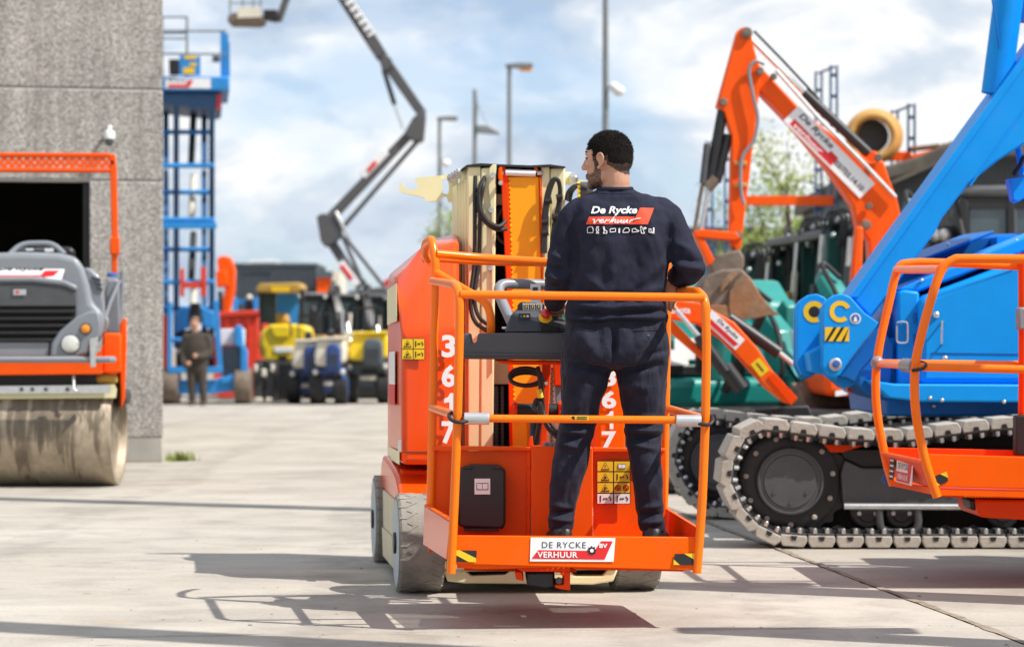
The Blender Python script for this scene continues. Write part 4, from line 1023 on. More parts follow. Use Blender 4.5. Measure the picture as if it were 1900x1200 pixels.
def on_surf(bv, px, py, off=0.003):
    o_ = Vector((0, 0, CH)); d_ = (P(px, py, YM) - o_).normalized()
    h = bv.ray_cast(o_ + d_ * 8.5, d_, 4)
    return (h[0] - d_ * off) if h[0] is not None else P(px, py, YM - 0.13)
for (x0, y0, x1, y1) in ((1057, 610, 1101, 614), (1176, 614, 1222, 612)):
    mb = MB(); mb.tube([on_surf(bv_t, x0 + (x1 - x0) * i / 10, y0 + (y1 - y0) * i / 10, 0.001) for i in range(11)], 0.0028, 6); mb.build('pocket_welt', 'trousers', man)
mb = MB(); mb.lathe(on_surf(bv_t, 1203, 622), (0, -1, 0.2), [(0, 0.006), (0.003, 0.006), (0.003, 0.003), (0.004, 0)], 12); mb.build('button', 'grey_plastic', man)
# ---- sweatshirt
sw = MB()
loft_h(sw, [(349, 1109, 1174, 0.005, .062), (354, 1104, 1181, 0.008, .068), (362, 1092, 1196, 0.01, .078), (374, 1070, 1222, 0.01, .092), (390, 1058, 1243, 0.0, .112), (415, 1055, 1248, -0.008, .126), (450, 1058, 1247, -0.012, .132), (490, 1059, 1241, -0.008, .128), (530, 1057, 1237, -0.002, .124), (560, 1054, 1236, 0.0, .126), (578, 1050, 1238, -0.003, .130), (590, 1050, 1239, -0.003, .130), (600, 1054, 1236, 0.0, .125), (607, 1057, 1234, 0.0, .121)], 40, 2.5)
chain(sw, [(MP(1090, 396, .005), .070), (SLp, .075), (MP(1056, 440, 0.0), .069), (MP(1046, 478, 0.0), .065), (ELp, .064), (MP(1035, 534, .09), .056), (WLp + Vector((0, -.015, 0)), .046)])
chain(sw, [(MP(1212, 396, .005), .072), (SRp, .076), (MP(1250, 435, -.01), .069), (MP(1266, 468, -.03), .064), (ERp, .060), (MP(1274, 505, .02), .055), (WRp + Vector((0.004, -.012, 0)), .044)])
sm_ = remesh(sw, 0.0065, 7)
SF = [(1060, 566, 1130, 572, .008, 6), (1062, 578, 1150, 582, -.008, 5), (1120, 572, 1234, 566, .007, 6), (1150, 580, 1236, 576, -.007, 5), (1130, 588, 1236, 588, .007, 5), (1056, 590, 1120, 592, .006, 5), (1054, 597, 1236, 599, -.006, 3),
      (1092, 452, 1108, 540, .005, 13), (1140, 470, 1128, 548, .004, 12), (1216, 440, 1188, 535, .005, 13), (1238, 480, 1150, 548, .005, 11), (1072, 500, 1130, 548, .006, 9), (1100, 545, 1180, 556, -.005, 8), (1068, 530, 1120, 560, -.005, 7), (1180, 548, 1232, 530, .006, 8),
      (1062, 420, 1072, 520, -.007, 6), (1243, 420, 1236, 480, -.007, 6), (1018, 470, 1050, 484, .006, 6), (1014, 494, 1050, 502, -.006, 5), (1012, 510, 1052, 520, .007, 6), (1014, 532, 1050, 530, -.006, 5), (1016, 545, 1048, 548, .006, 5),
      (1256, 452, 1290, 470, .006, 7), (1252, 478, 1300, 486, -.006, 6), (1250, 490, 1304, 500, .007, 6), (1256, 506, 1300, 512, -.005, 5), (1254, 520, 1290, 524, .006, 5), (1112, 372, 1170, 374, -.004, 7), (1095, 362, 1075, 392, .004, 9), (1190, 362, 1222, 388, .004, 9)]
fold(sm_, SF, 0.011, 10, 8.0, (1, 1, 0.7))
# flatten the printed area a little so that the print reads
swo = link(sm_, 'sweatshirt', 'sweater', man)
bv_s = BVHTree.FromPolygons([v.co.copy() + WORLD[man.name] for v in sm_.vertices], [tuple(p.vertices) for p in sm_.polygons])
mb = MB(); mb.tube([MP(1141, 348, .006) + Vector((math.cos(a) * .069, math.sin(a) * .064, 0.006 * math.sin(a) - 0.004)) for a in [2 * PI * k / 32 for k in range(32)]], 0.0078, 8, closed=True); mb.build('neckband', 'sweater', man)
mb = MB(); mb.tube([on_surf(bv_s, 1105 + 4 * i, 358.5 + 1.2 * math.sin(i / 19 * PI), 0.000) for i in range(20)], 0.002, 5); mb.build('neck_seam', 'sweater', man)
mb = MB(); mb.tube([WLp + Vector((0, -.018, 0)), WLp + Vector((-0.001, .006, -.002))], 0.045, 16); mb.build('cuff', 'sweater', man, bevel=0.006)
d_ = (WRp - MP(1274, 505, .02)).normalized()
mb = MB(); mb.tube([WRp - d_ * 0.02, WRp + d_ * 0.012], 0.0445, 16); mb.build('cuff', 'sweater', man, bevel=0.006)
# print on the back, laid on the cloth
def on_back(geo_v, fs, name, m_, off):
    """px polygon mesh dropped onto the sweatshirt"""
    return MB().add([on_surf(bv_s, x, y, off) for x, y in geo_v], fs).build(name, m_, swo, smooth=False, recalc=False)
def grid_quad(q, nx, ny):
    vs = []; 
    for j in range(ny + 1):
        for i in range(nx + 1):
            u, v = i / nx, j / ny
            vs.append(tuple((1 - u) * (1 - v) * q[0][k] + u * (1 - v) * q[1][k] + u * v * q[2][k] + (1 - u) * v * q[3][k] for k in (0, 1)))
    fs = [(j * (nx + 1) + i, j * (nx + 1) + i + 1, (j + 1) * (nx + 1) + i + 1, (j + 1) * (nx + 1) + i) for j in range(ny) for i in range(nx)]
    return vs, fs
def join_geo(*gs):
    V, Fc = [], []
    for v, f in gs:
        k = len(V); V += v; Fc += [tuple(i + k for i in q) for q in f]
    return V, Fc
v1, f1 = join_geo(grid_quad([(1093, 402), (1178, 402), (1173, 416.3), (1087, 416.3)], 16, 4), grid_quad([(1187.5, 385.5), (1213.5, 386), (1202, 416.3), (1173, 416.3)], 8, 8))
on_back(v1, f1, 'back_logo', 'red_fabric_print', 0.0035)
def back_text(s, cx, cy, w, h, m_, off, bold, shear, name='lettering'):
    vs, fs = text_geo(s, bold, shear)
    return on_back([(cx + x * w, cy - y * h) for x, y in vs], fs, name, m_, off)
back_text('De Rycke', 1139.5, 391.5, 86, 17.5, 'white_fabric_print', 0.0045, 0.03, 0.25)
# handwritten word as a stroke
def stroke(pts, r, name='lettering'):
    q = catmull([Vector((x, y, 0)) for x, y in pts], 5)
    mb = MB(); mb.tube([on_surf(bv_s, p.x, p.y, 0.005) for p in q], r, 6); return mb.build(name, 'white_fabric_print', swo)
def sh(x, y): return (1098 + x * 1.0 + (10 - y) * 0.28, 404 + y * 0.95)
W_ = [[(0, 4), (3, 4), (4, 10), (6, 10), (10, 4), (13, 5), (12, 7)], [(14, 8), (20, 6), (19, 4), (16, 4), (14, 8), (17, 10), (22, 9)], [(23, 10), (26, 4), (26, 4), (28, 6), (32, 4)], [(33, 10), (38, 0), (38.5, -1), (36, 9), (40, 5), (43, 4), (42, 9), (45, 10)],
      [(48, 4), (46, 9), (49, 10), (54, 4), (53, 9), (56, 10)], [(59, 4), (57, 9), (60, 10), (65, 4), (64, 9), (67, 10)], [(69, 10), (72, 4), (73, 6), (77, 3), (88, 1)]]
for w_ in W_: stroke([sh(x, y) for x, y in w_], 0.0022)
# row of small machine pictograms
IC = [[(1090, 423), (1094, 421), (1099, 421), (1101, 427), (1100, 432), (1090, 432)], [(1107, 421), (1111, 421), (1109, 424), (1111, 427), (1109, 430), (1111, 433), (1106, 433), (1108, 430), (1106, 427)], [(1119, 421), (1121, 421), (1122, 427), (1126, 429), (1126, 433), (1119, 433), (1121, 430)],
      [(1132, 425), (1142, 424), (1142, 430), (1132, 431)], [(1148, 424), (1150, 424), (1149.5, 432), (1148, 432)], [(1156, 428), (1160, 423), (1166, 423), (1168, 428), (1166, 431), (1156, 432)], [(1173, 425), (1179, 424), (1181, 427), (1186, 428), (1184, 430), (1173, 431)], [(1188, 421), (1190, 420), (1192, 424), (1198, 422), (1199, 424), (1193, 426), (1196, 433), (1190, 433)], [(1204, 425), (1208, 425), (1208, 430), (1212, 431), (1212, 423), (1213.5, 423), (1213.5, 433), (1204, 431)]]
for ic in IC:
    cl_ = [Vector((x, y, 0)) for x, y in ic]; cl_.append(cl_[0]); pl = []
    for a_, b_ in zip(cl_, cl_[1:]): pl += [a_.lerp(b_, k / 3) for k in range(3)]
    MB().tube([on_surf(bv_s, p.x, p.y, .003) for p in pl], .0017, 5, closed=True).build('pictogram', 'white_fabric_print', swo)
# ---- shoes
for (cx, tilt) in ((1041, 0.10), (1212, -0.18)):
    mb = MB()
    c = MP(cx, 1000, 0.0); c.z = 0.29
    rot = Matrix.Rotation(tilt, 3, 'Z')
    rows = [(-0.075, .030, .060), (-0.055, .038, .085), (-0.01, .042, .088), (.05, .044, .075), (.11, .048, .058), (.165, .044, .045), (.195, .026, .034)]
    rings = []
    for (y, a, h) in rows:
        rings.append([c + rot @ Vector((a * math.copysign(abs(math.cos(q)) ** .7, math.cos(q)), y, 0.012 + h / 2 + h / 2 * math.copysign(abs(math.sin(q)) ** .7, math.sin(q)))) for q in [2 * PI * j / 18 for j in range(18)]])
    mb.ring(rings); shoe = mb.build('shoe', 'shoe_black', man, ang=60)
    mb = MB(); mb.ring([[c + rot @ Vector((a * 1.06 * math.cos(q), y + (0.006 * math.sin(q)), zz)) for q in [2 * PI * j / 18 for j in range(18)]] for (y, a, zz) in ((0.0, .046, 0.002), (0.0, .046, 0.016))])
    mb.ring([[c + rot @ Vector((x * 1.07, y * 1.04, zz)) for x, y in ((-.03, -.075), (.03, -.075), (.042, -.03), (.046, .06), (.05, .11), (.044, .17), (.02, .2), (-.02, .2), (-.044, .17), (-.05, .11), (-.046, .06), (-.042, -.03))] for zz in (0.001, 0.018)])
    mb.build('sole', 'black_rubber', shoe)
    mb = MB(); mb.prism3([c + rot @ Vector((x, -0.078, z)) for x, z in ((-.008, .055), (.008, .055), (.010, .085), (-.010, .085))], rot @ Vector((0, -0.006, 0))); mb.build('heel_tab', 'black_rubber', shoe)
# ---- body: head, neck, trunk, limbs, hands as one surface
HC = P(1130, 299, YM) + Vector((0, 0.015, 0))
fd = Vector((-0.88, 0.475, 0)).normalized(); lf = Vector((0, 0, 1)).cross(fd); upv = Vector((0, 0, 1))
HM = Matrix((fd, lf, upv)).transposed()
def hl(f, l, z): return HC + HM @ Vector((f, l, z))
bd = MB()
def el(f, l, z, a, b_, c_): bd.ball(hl(f, l, z), 1.0, 24, 16, (a, b_, c_), HM)
el(-.004, 0, .032, .098, .077, .090); el(-.03, 0, .012, .072, .070, .075); el(.045, 0, -.018, .050, .060, .080); el(.035, 0, -.070, .056, .053, .036); el(.074, 0, -.094, .021, .026, .019)
el(.078, 0, .030, .018, .052, .013); el(.058, .042, -.012, .028, .022, .022); el(.058, -.042, -.012, .028, .022, .022); el(.09, 0, -.058, .011, .022, .016); el(.0, .045, -.055, .030, .016, .03); el(.0, -.045, -.055, .030, .016, .03)
chain(bd, [(hl(.090, 0, .022), .009), (hl(.103, 0, .0), .010), (hl(.113, 0, -.022), .0125)], 10)
el(.100, .012, -.027, .010, .008, .008); el(.100, -.012, -.027, .010, .008, .008)
chain(bd, [(hl(-.026, 0, -.03), .056), (hl(-.034, 0, -.075), .054), (MP(1143, 345, .004), .058), (MP(1142, 362, 0.005), .055)], 20)
for sgn in (1, -1):      # ears
    ex = [(.012, .076, -.028), (-.002, .084, -.022), (-.016, .090, .0), (-.018, .092, .018), (-.006, .090, .031), (.010, .084, .024), (.014, .078, .006)]
    chain(bd, [(hl(f, l * sgn, z - .004), .0052) for f, l, z in ex], 8)
    bd.ball(hl(-.002, .078 * sgn, .002), 1.0, 14, 10, (.015, .006, .026), HM); bd.ball(hl(.008, .078 * sgn, -.030), 1.0, 10, 8, (.008, .006, .009), HM)
loft_h(bd, [(366, 1112, 1176, 0.01, .05), (395, 1080, 1222, 0.0, .08), (450, 1072, 1234, -0.01, .105), (530, 1072, 1222, 0.0, .10), (600, 1070, 1222, 0.0, .09), (650, 1070, 1214, 0, .08)])
for lg in (legL, legR): loft_h(bd, [(py, xl + 16, xr - 16, dy, b_ - .035) for py, xl, xr, dy, b_ in lg] + [(990, lg[-1][1] + 14, lg[-1][2] - 14, 0, .035)])
chain(bd, [(MP(1100, 400), .045), (SLp, .047), (MP(1056, 440, 0.0), .042), (MP(1046, 478, 0.0), .038), (ELp, .036), (MP(1035, 534, .09), .032), (WLp, .027), (WLp + Vector((0.0, .03, -.008)), .028)])
chain(bd, [(MP(1200, 400), .045), (SRp, .047), (MP(1250, 435, -.01), .042), (MP(1266, 468, -.03), .038), (ERp, .034), (MP(1274, 505, .02), .032), (WRp, .029), (WRp + d_ * .03, .028)])
def hand(w, fwd, upn, thumb_side, curl, spread=0.0):
    """palm box of ellipsoids and five finger chains"""
    fwd = fwd.normalized(); sd = fwd.cross(upn).normalized() * thumb_side; nn = upn.normalized()
    MX = Matrix((fwd, sd, nn)).transposed()
    bd.ball(w + fwd * .045, 1.0, 16, 12, (.052, .042, .017), MX)
    for i, (o, ln_) in enumerate(((.028, .074), (.010, .082), (-.010, .076), (-.028, .060))):
        p = w + fwd * .082 + sd * o; ang = 0.15; pts_ = [(w + fwd * .05 + sd * o * .9, .0095), (p, .0093)]
        for j in range(3):
            ang += curl * (0.8, 1.0, 0.8)[j]
            p = p + (fwd * math.cos(ang) - nn * math.sin(ang)) * ln_ * (.42, .33, .25)[j]
            pts_.append((p, .0088 - .0008 * j))
        chain(bd, pts_, 10)
    p0_ = w + fwd * .02 + sd * .030; p1_ = p0_ + fwd * .03 + sd * .022 - nn * .008; p2_ = p1_ + fwd * .03 + sd * .004 - nn * .016 * (1 + curl)
    chain(bd, [(p0_, .013), (p1_, .0105), (p2_, .009)], 10)
hand(WLp + Vector((0, .025, -.008)), Vector((0.10, .9, -.42)), Vector((-.15, .4, 1)), 1, 0.75)
hand(WRp + d_ * .012 + Vector((-.004, 0, -.008)), Vector((-.30, .42, -.85)), Vector((-.1, .85, .45)), -1, 0.55)
bm_ = remesh(bd, 0.0036, 4, 0.5)
hair_i, beard_i = [], []
HMi = HM.transposed()
def hloc(p):
    q = HMi @ (p - HC); return q.x, q.y, q.z
def hairy(f, l, z):
    if z > .15 or z < -.1: return False
    n_ = noise.noise((f * 55, l * 55, z * 55)) + .5 * noise.noise((f * 150, l * 150, z * 150))
    ff = f + 0.005 * n_; zz = z + .004 * n_
    edge_front = .072 - .10 * max(0, .06 - z) - .15 * max(0, abs(l) - .03)
    if z > .045: return ff < edge_front + .012
    if z > .0: return ff < .042
    if f > .006: return .014 < ff < .036 and abs(l) > .05 and z > -.035
    return ff < -.022 and zz > -.018 - .62 * (-.022 - f)
def beardy(f, l, z):
    if z > -.022 or z < -.125 or f < -.004: return False
    n_ = 0.006 * noise.noise((f * 70, l * 70, z * 70))
    if f > .088 and z > -.05: return False
    top = -.034 - .62 * max(0, f - .026) + n_ * 1.6
    if f > .07: top = -.048 + n_
    return z < top and f > (.004 - .10 * (z + .03)) * 1.0 and not (z < -.098 and f < .03)
for p in bm_.polygons:
    f, l, z = hloc(p.center)
    if abs(f) < .2 and abs(l) < .12 and abs(z) < .16:
        if hairy(f, l, z) and not (abs(l) > .0805): hair_i.append(p.index)
        elif beardy(f, l, z): beard_i.append(p.index)
cen = [bm_.polygons[i].center.copy() for i in hair_i]; nrm = [bm_.polygons[i].normal.copy() for i in hair_i]
cenb = [bm_.polygons[i].center.copy() for i in beard_i]; nrmb = [bm_.polygons[i].normal.copy() for i in beard_i]
body = link(bm_, 'body', 'skin', man)
bm_.materials.append(MATS['hair']); bm_.materials.append(MATS['beard']); bm_.materials.append(MATS['hair_fade'])
for i in hair_i:
    c_ = bm_.polygons[i].center + WORLD[man.name]; f, l, z = hloc(c_)
    lim = .018 + .012 * noise.noise((f * 40, l * 40, z * 40)) - (.03 if f < -.03 else 0)
    bm_.polygons[i].material_index = 1 if z > lim else 3
for i in beard_i: bm_.polygons[i].material_index = 2
def strands(cs, ns, count, lmin, lmax, comb, w, name, m_, lenf=None):
    mb = MB(); rnd = random.Random(5)
    for k in range(count):
        i = rnd.randrange(len(cs)); c = cs[i]; n_ = ns[i]
        c = c + Vector((rnd.uniform(-1, 1), rnd.uniform(-1, 1), rnd.uniform(-1, 1))) * .003
        ln_ = rnd.uniform(lmin, lmax) * (lenf(c) if lenf else 1)
        d1 = (n_ * .8 + HM @ Vector(comb) * 1.0 + Vector((rnd.uniform(-1, 1), rnd.uniform(-1, 1), rnd.uniform(-1, 1))) * .45).normalized()
        s_ = d1.cross(n_)
        if s_.length < 1e-4: continue
        s_ = s_.normalized() * w
        mid = c + d1 * ln_ * .55 + n_ * .001; tip = c + d1 * ln_ - n_ * ln_ * .12
        mb.add([c - s_, c + s_, mid + s_ * .8, mid - s_ * .8, tip], [(0, 1, 2, 3), (3, 2, 4)])
    return mb.build(name, m_, man, smooth=False, recalc=False)
def hlen(c):
    f, l, z = hloc(c)
    return max(.16, min(1.1, .22 + (z - .0) * 8.5))
strands(cen, nrm, 15000, .006, .013, (.45, 0, -.1), .0006, 'hair', 'hair', hlen)
strands(cenb, nrmb, 2600, .002, .0042, (.1, 0, -.7), .00035, 'beard', 'hair')
mb = MB(); mb.tube([hl(.094, .012, .036), hl(.090, .028, .041), hl(.079, .046, .037)], .0042, 6); mb.build('eyebrow', 'hair', man)
mb = MB(); mb.tube([hl(.092, .022, .014), hl(.089, .032, .016), hl(.081, .042, .011)], .0028, 6); mb.build('eyelid', 'hair', man)
# ------------------------------------------------------------------ blue crawler machine, right
CRW = thing('crawler_lift', 'large blue boom machine on grey padded crawler tracks, its boom rising to the right', 'crawler machine', (2.6, 14.5, 0))
def cr(name, m_, pts, Y, t_, par=None, skew=0.0, **k): return MB().prism(pts, Y, t_, skew).build(name, m_, par or CRW, **k)
def near_path(dx, dy, s):
    pts = [(1338, 893), (1348, 838), (1376, 796), (1425, 778), (1500, 786), (1590, 795), (1680, 796), (1770, 785), (1850, 776), (1940, 772), (2060, 785), (2180, 800), (2270, 800), (2330, 840), (2345, 893), (2330, 955), (2280, 1005), (2200, 1014), (2000, 1015), (1800, 1015), (1600, 1015), (1460, 1012), (1408, 996), (1364, 955)]
    return pts
def _track(Yt, wid, path):
    w = [P(x, y, Yt) for x, y in path]
    loop = catmull(w, 8, True); m_ = len(loop)
    L_ = [0.0]
    for i in range(m_): L_.append(L_[-1] + (loop[(i + 1) % m_] - loop[i]).length)
    tot = L_[-1]; n = int(round(tot / 0.157)); pitch = tot / n
    def at(s):
        s %= tot
        for i in range(m_):
            if L_[i + 1] >= s:
                a, b = loop[i], loop[(i + 1) % m_]
                return a.lerp(b, (s - L_[i]) / (L_[i + 1] - L_[i])), (b - a).normalized()
    band = MB(); rings = []
    for i in range(m_):
        p = loop[i]; t_ = (loop[(i + 1) % m_] - loop[i - 1]).normalized(); nr = Vector((-t_.z, 0, t_.x))
        rings.append([p - nr * 0.05 + Vector((0, .07, 0)), p - nr * 0.09 + Vector((0, .07, 0)), p - nr * 0.09 + Vector((0, wid - .07, 0)), p - nr * 0.05 + Vector((0, wid - .07, 0))])
    band.ring(rings, closed=True)
    tag(band.build('track_chain', 'steel_black', CRW))
    keep = WORLD[CRW.name]; WORLD[CRW.name] = Vector((0, 0, 0))
    mb = MB(); mb.prism3([Vector((a, 0, b)) for a, b in [(-.071, -.038), (-.075, -.008), (-.058, .024), (.058, .024), (.075, -.008), (.071, -.038)]], (0, wid, 0))
    pad0 = mb.build('track_pad', 'track_pad', CRW, bevel=0.005)
    mb = MB(); mb.box((0, wid / 2 + .01, -0.043), (0.146, wid * 0.92, 0.014)); mb.box((0.04, 0.1, -.06), (.04, .12, .03)); mb.box((-0.04, 0.1, -.06), (.04, .12, .03)); pl0 = mb.build('shoe_plate', 'steel_grey', pad0)
    bl0 = [MB().lathe((x, 0.035, -0.05), (0, 0, -1), [(0, 0.0135), (0.024, 0.0125), (0.03, 0.006)], 8).build('shoe_bolt', 'zinc', pad0) for x in (-.034, .034)]
    gr0 = [MB().prism3([(x - .018, -.003, -.036), (x + .018, -.003, -.036), (x + .012, -.003, -.012), (x - .012, -.003, -.012)], (0, .012, 0)).build('pad_notch', 'steel_black', pad0) for x in (0,)]
    WORLD[CRW.name] = keep
    for k in range(n):
        p, t_ = at(k * pitch + .05)
        nr = Vector((-t_.z, 0, t_.x))
        if k == 0: pad = pad0
        else:
            pad = pad0.copy(); COL.objects.link(pad)
            for c_ in [pl0] + bl0 + gr0:
                q = c_.copy(); COL.objects.link(q); q.parent = pad
        pad.location = p - keep - nr * 0.022
        pad.rotation_euler = Matrix((t_, Vector((0, 1, 0)), nr)).transposed().to_euler()
PN = near_path(0, 0, 1)
_track(13.3, 0.42, PN)
_track(15.55, 0.42, [(950 + (x - 950) * 13.3 / 15.55 - 45, HZ + (y - HZ) * 13.3 / 15.55) for x, y in PN])
def sprocket(Yt, cx, cy):
    c = P(cx, cy, Yt)
    mb = MB(); pr = []
    for k in range(88):
        a = 2 * PI * k / 88; rr = 0.315 + (0.022 if (k % 4) in (1, 2) else 0)
        pr.append(c + Vector((rr * math.cos(a), 0.10, rr * math.sin(a))))
    mb.prism3(pr, (0, 0.14, 0)); sp = mb.build('sprocket', 'steel_black', CRW, bevel=0.006)
    MB().lathe(c + Vector((0, 0.10, 0)), (0, -1, 0), [(0, .285), (.03, .285), (.04, .27), (.04, .20)], 48).build('sprocket_ring', 'steel_black', sp)
    MB().lathe(c + Vector((0, 0.06, 0)), (0, -1, 0), [(0, .19), (.055, .185), (.06, .178), (.06, .172), (.052, .168), (.052, .15), (.06, .145), (.06, 0)], 48).build('hub_cover', 'steel_grey', sp)
    for k in range(11):
        a = 2 * PI * (k + .3) / 11
        MB().lathe(c + Vector((.243 * math.cos(a), 0.055, .243 * math.sin(a))), (0, -1, 0), [(0, .016), (.014, .015), (.018, .009)], 8).build('hub_bolt', 'track_pad', sp)
    for (x, z) in ((-.09, -.06), (.09, -.06), (0, -.12)):
        MB().lathe(c + Vector((x, 0.0, z)), (0, -1, 0), [(0, .012), (.006, .011)], 10).build('drain_plug', 'steel_grey', sp)
sprocket(13.375, 1467, 893); sprocket(15.62, 1335, 858)
MB().lathe(P(2230, 893, 13.4), (0, 1, 0), [(0, .3), (.3, .3)], 32).build('idler', 'steel_black', CRW)
# track frame, rollers and guard
cr('track_frame', 'steel_grey', [(1568, 853), (1600, 868), (2260, 868), (2260, 940), (1565, 940), (1560, 880)], 13.42, 0.25, bevel=0.01)
cr('frame_top', 'steel_black', [(1556, 832), (2260, 838), (2260, 868), (1600, 868), (1568, 853)], 13.45, 0.28, bevel=0.01)
cr('frame_core', 'recess_shade', [(1380, 815), (2290, 815), (2290, 985), (1420, 985)], 13.56, 0.18)
cr('frame_core', 'recess_shade', [(1260, 800), (2090, 800), (2090, 930), (1290, 930)], 15.82, 0.12)
cr('stain_plate', 'red_orange', [(1511, 824), (1606, 826), (1560, 839), (1513, 838)], 13.44, 0.05)
MB().cyl(P(1566, 939, 13.39), P(1798, 940, 13.39), 0.019, n=14).build('step_bar', 'zinc', CRW)
mb = MB(); hexbolt(mb, P(1796, 940, 13.39), (1, 0, 0), .016, .03); mb.build('bolt', 'zinc', CRW)
for x in (1609, 1672, 1860, 1960, 2060):
    rl = MB().lathe(P(x, 950, 13.44), (0, -1, 0), [(-.1, .092), (0, .092), (.01, .08), (.01, .055), (.02, .05), (.02, 0)], 28).build('track_roller', 'steel_black', CRW)
    for dx in (-15, 15):
        MB().lathe(P(x + dx, 952, 13.43), (0, -1, 0), [(0, .014), (.012, .012)], 8).build('roller_bolt', 'silver', rl)
MB().ptube([(1632, 945, 13.40), (1632, 978, 13.40), (1645, 988, 13.40), (1692, 988, 13.40), (1704, 978, 13.40), (1704, 945, 13.40)], 0.022, 10, fil=0.05).build('roller_guard', 'steel_grey', CRW)
for k in range(9):
    x = 1455 + k * 50
    MB().lathe(P(x, 990, 13.5), (0, -1, 0), [(-.1, .05), (0, .05), (.006, .03)], 14).build('chain_link', 'steel_black', CRW)
# ---- upper body
cr('turntable_frame', 'blue_dark', [(1642, 735), (2300, 738), (2300, 775), (1646, 772)], 13.75, 1.5, bevel=0.015)
cr('lower_skirt', 'blue', [(1612, 705), (1660, 712), (2300, 715), (2300, 748), (1710, 745), (1650, 738)], 13.55, 1.8, bevel=0.01)
body_c = MB()
near = [(1706, 714), (1706, 556), (1720, 547), (2300, 330), (2300, 714)]
body_c.prism(near, 13.62, 0.9); body_c.build('engine_housing', 'blue', CRW, bevel=0.04, seg=3)
cr('front_face', 'blue', [(1666, 714), (1666, 545), (1674, 537), (1706, 541), (1706, 714)], 13.70, 0.8, bevel=0.015)
cr('housing_lid', 'blue', [(1670, 537), (1704, 541), (2300, 318), (2300, 290), (1900, 440)], 13.75, 0.7, bevel=0.012)
cr('front_block', 'blue_dark', [(1616, 735), (1618, 612), (1640, 590), (1668, 560), (1668, 735)], 13.95, 0.6, bevel=0.012)
cr('inner_block', 'blue', [(1617, 722), (1617, 627), (1666, 627), (1666, 722)], 13.82, 0.13, bevel=0.006)
cr('rear_cover', 'blue_dark', [(1590, 520), (1790, 440), (1850, 434), (2200, 420), (2200, 520), (1700, 560)], 14.6, 0.4, bevel=0.02)
mb = MB(); mb.prism3([P(1683, 497, 14.35), P(1845, 433, 14.35), P(1790, 440, 14.75), P(1655, 490, 14.75)], (0, 0, 0.02)); mb.build('lid_panel', 'blue_dark', CRW, bevel=0.01)
cr('lid_panel', 'blue', [(1850, 440), (2200, 430), (2200, 452), (1850, 452)], 14.4, .25)
for (x0, y0, x1, y1) in ((1728, 654, 1892, 656),): MB().cyl(P(x0, y0, 13.617), P(x1, y1, 13.617), .0025, n=6).build('panel_seam', 'blue_dark', CRW)
MB().tube([P(1730, 548, 13.617), P(1880, 500, 13.617)], .002, 6).build('panel_seam', 'blue_dark', CRW)
for (x, y, r) in ((1737, 584, .018), (1753, 665, .016)):
    MB().lathe(P(x, y, 13.62), (0, -1, 0), [(0, r), (.008, r), (.016, r * .5), (.017, 0)], 16).build('latch', 'zinc', CRW)
MB().ptube([(1749, 596, 13.62), (1748, 596, 13.57), (1747, 637, 13.57), (1748, 638, 13.62)], .006, 8).build('grab_handle', 'zinc', CRW)
MB().ptube([(1664, 604, 13.69), (1664, 597, 13.66), (1684, 597, 13.66), (1684, 636, 13.66), (1664, 636, 13.66), (1664, 604, 13.66)], .0055, 8, fil=.02).build('grab_handle', 'zinc', CRW)
for (y0, y1) in ((580, 600), (620, 640)): cr('hinge', 'blue_dark', [(1695, y0), (1700, y0), (1700, y1), (1695, y1)], 13.69, .02)
for (x, y, Y) in ((1759, 453, 14.3), (1710, 520, 13.74), (1886, 447, 13.8), (1726, 738, 13.54), (1733, 753, 13.74), (1748, 742, 13.54), (1863, 745, 13.54)):
    MB().ball(P(x, y, Y), .012, 10, 8).build('bolt', 'zinc', CRW)
# ---- boom with its lug plates
cr('boom', 'blue', [(1578, 550), (1900, 106), (2180, -280), (2260, -200), (1990, 225), (1900, 268), (1850, 300), (1797, 342), (1748, 405), (1735, 432), (1616, 590)], 13.75, 0.50, bevel=0.012)
cr('boom_edge', 'blue', [(1572, 552), (1580, 546), (2180, -285), (2186, -272), (1592, 552)], 13.735, 0.02, bevel=0.004)
MB().tube([P(1800, 345, 13.748), P(1860, 258, 13.748), P(1985, 92, 13.748)], .006, 6).build('weld_seam', 'blue', CRW)
near_l = [(1527, 570), (1535, 556), (1549, 547), (1564, 545), (1578, 551), (1604, 580), (1631, 599), (1616, 618), (1580, 664), (1560, 695), (1546, 701), (1536, 696), (1526, 677)]
lug = cr('lug_plate', 'blue', near_l, 13.62, 0.06, bevel=0.006)
cr('lug_plate', 'blue', [(x - 4, y + 3) for x, y in near_l], 13.72, 0.05, bevel=0.006)
lug2 = cr('lug_plate', 'blue', [(x - 48.5, y) for x, y in near_l[:-1]] + [(1478, 676)], 14.0, 0.06, bevel=0.006)
cr('lug_plate', 'blue', [(x - 53, y + 3) for x, y in near_l], 14.1, 0.05, bevel=0.006)
cr('lug_web', 'blue', [(1500, 655), (1530, 640), (1530, 695), (1506, 690)], 13.74, 0.35, bevel=0.01)
cr('boom_foot', 'blue_dark', [(1560, 694), (1632, 602), (1660, 640), (1650, 745), (1612, 735), (1590, 712), (1568, 701), (1556, 702)], 13.75, 0.5, bevel=0.01)
cr('foot_gusset', 'blue', [(1545, 700), (1560, 694), (1568, 700), (1590, 712), (1568, 720)], 13.80, .3)
cr('foot_plate', 'excavator_orange', [(1572, 705), (1590, 712), (1614, 738), (1572, 725)], 14.3, .05)
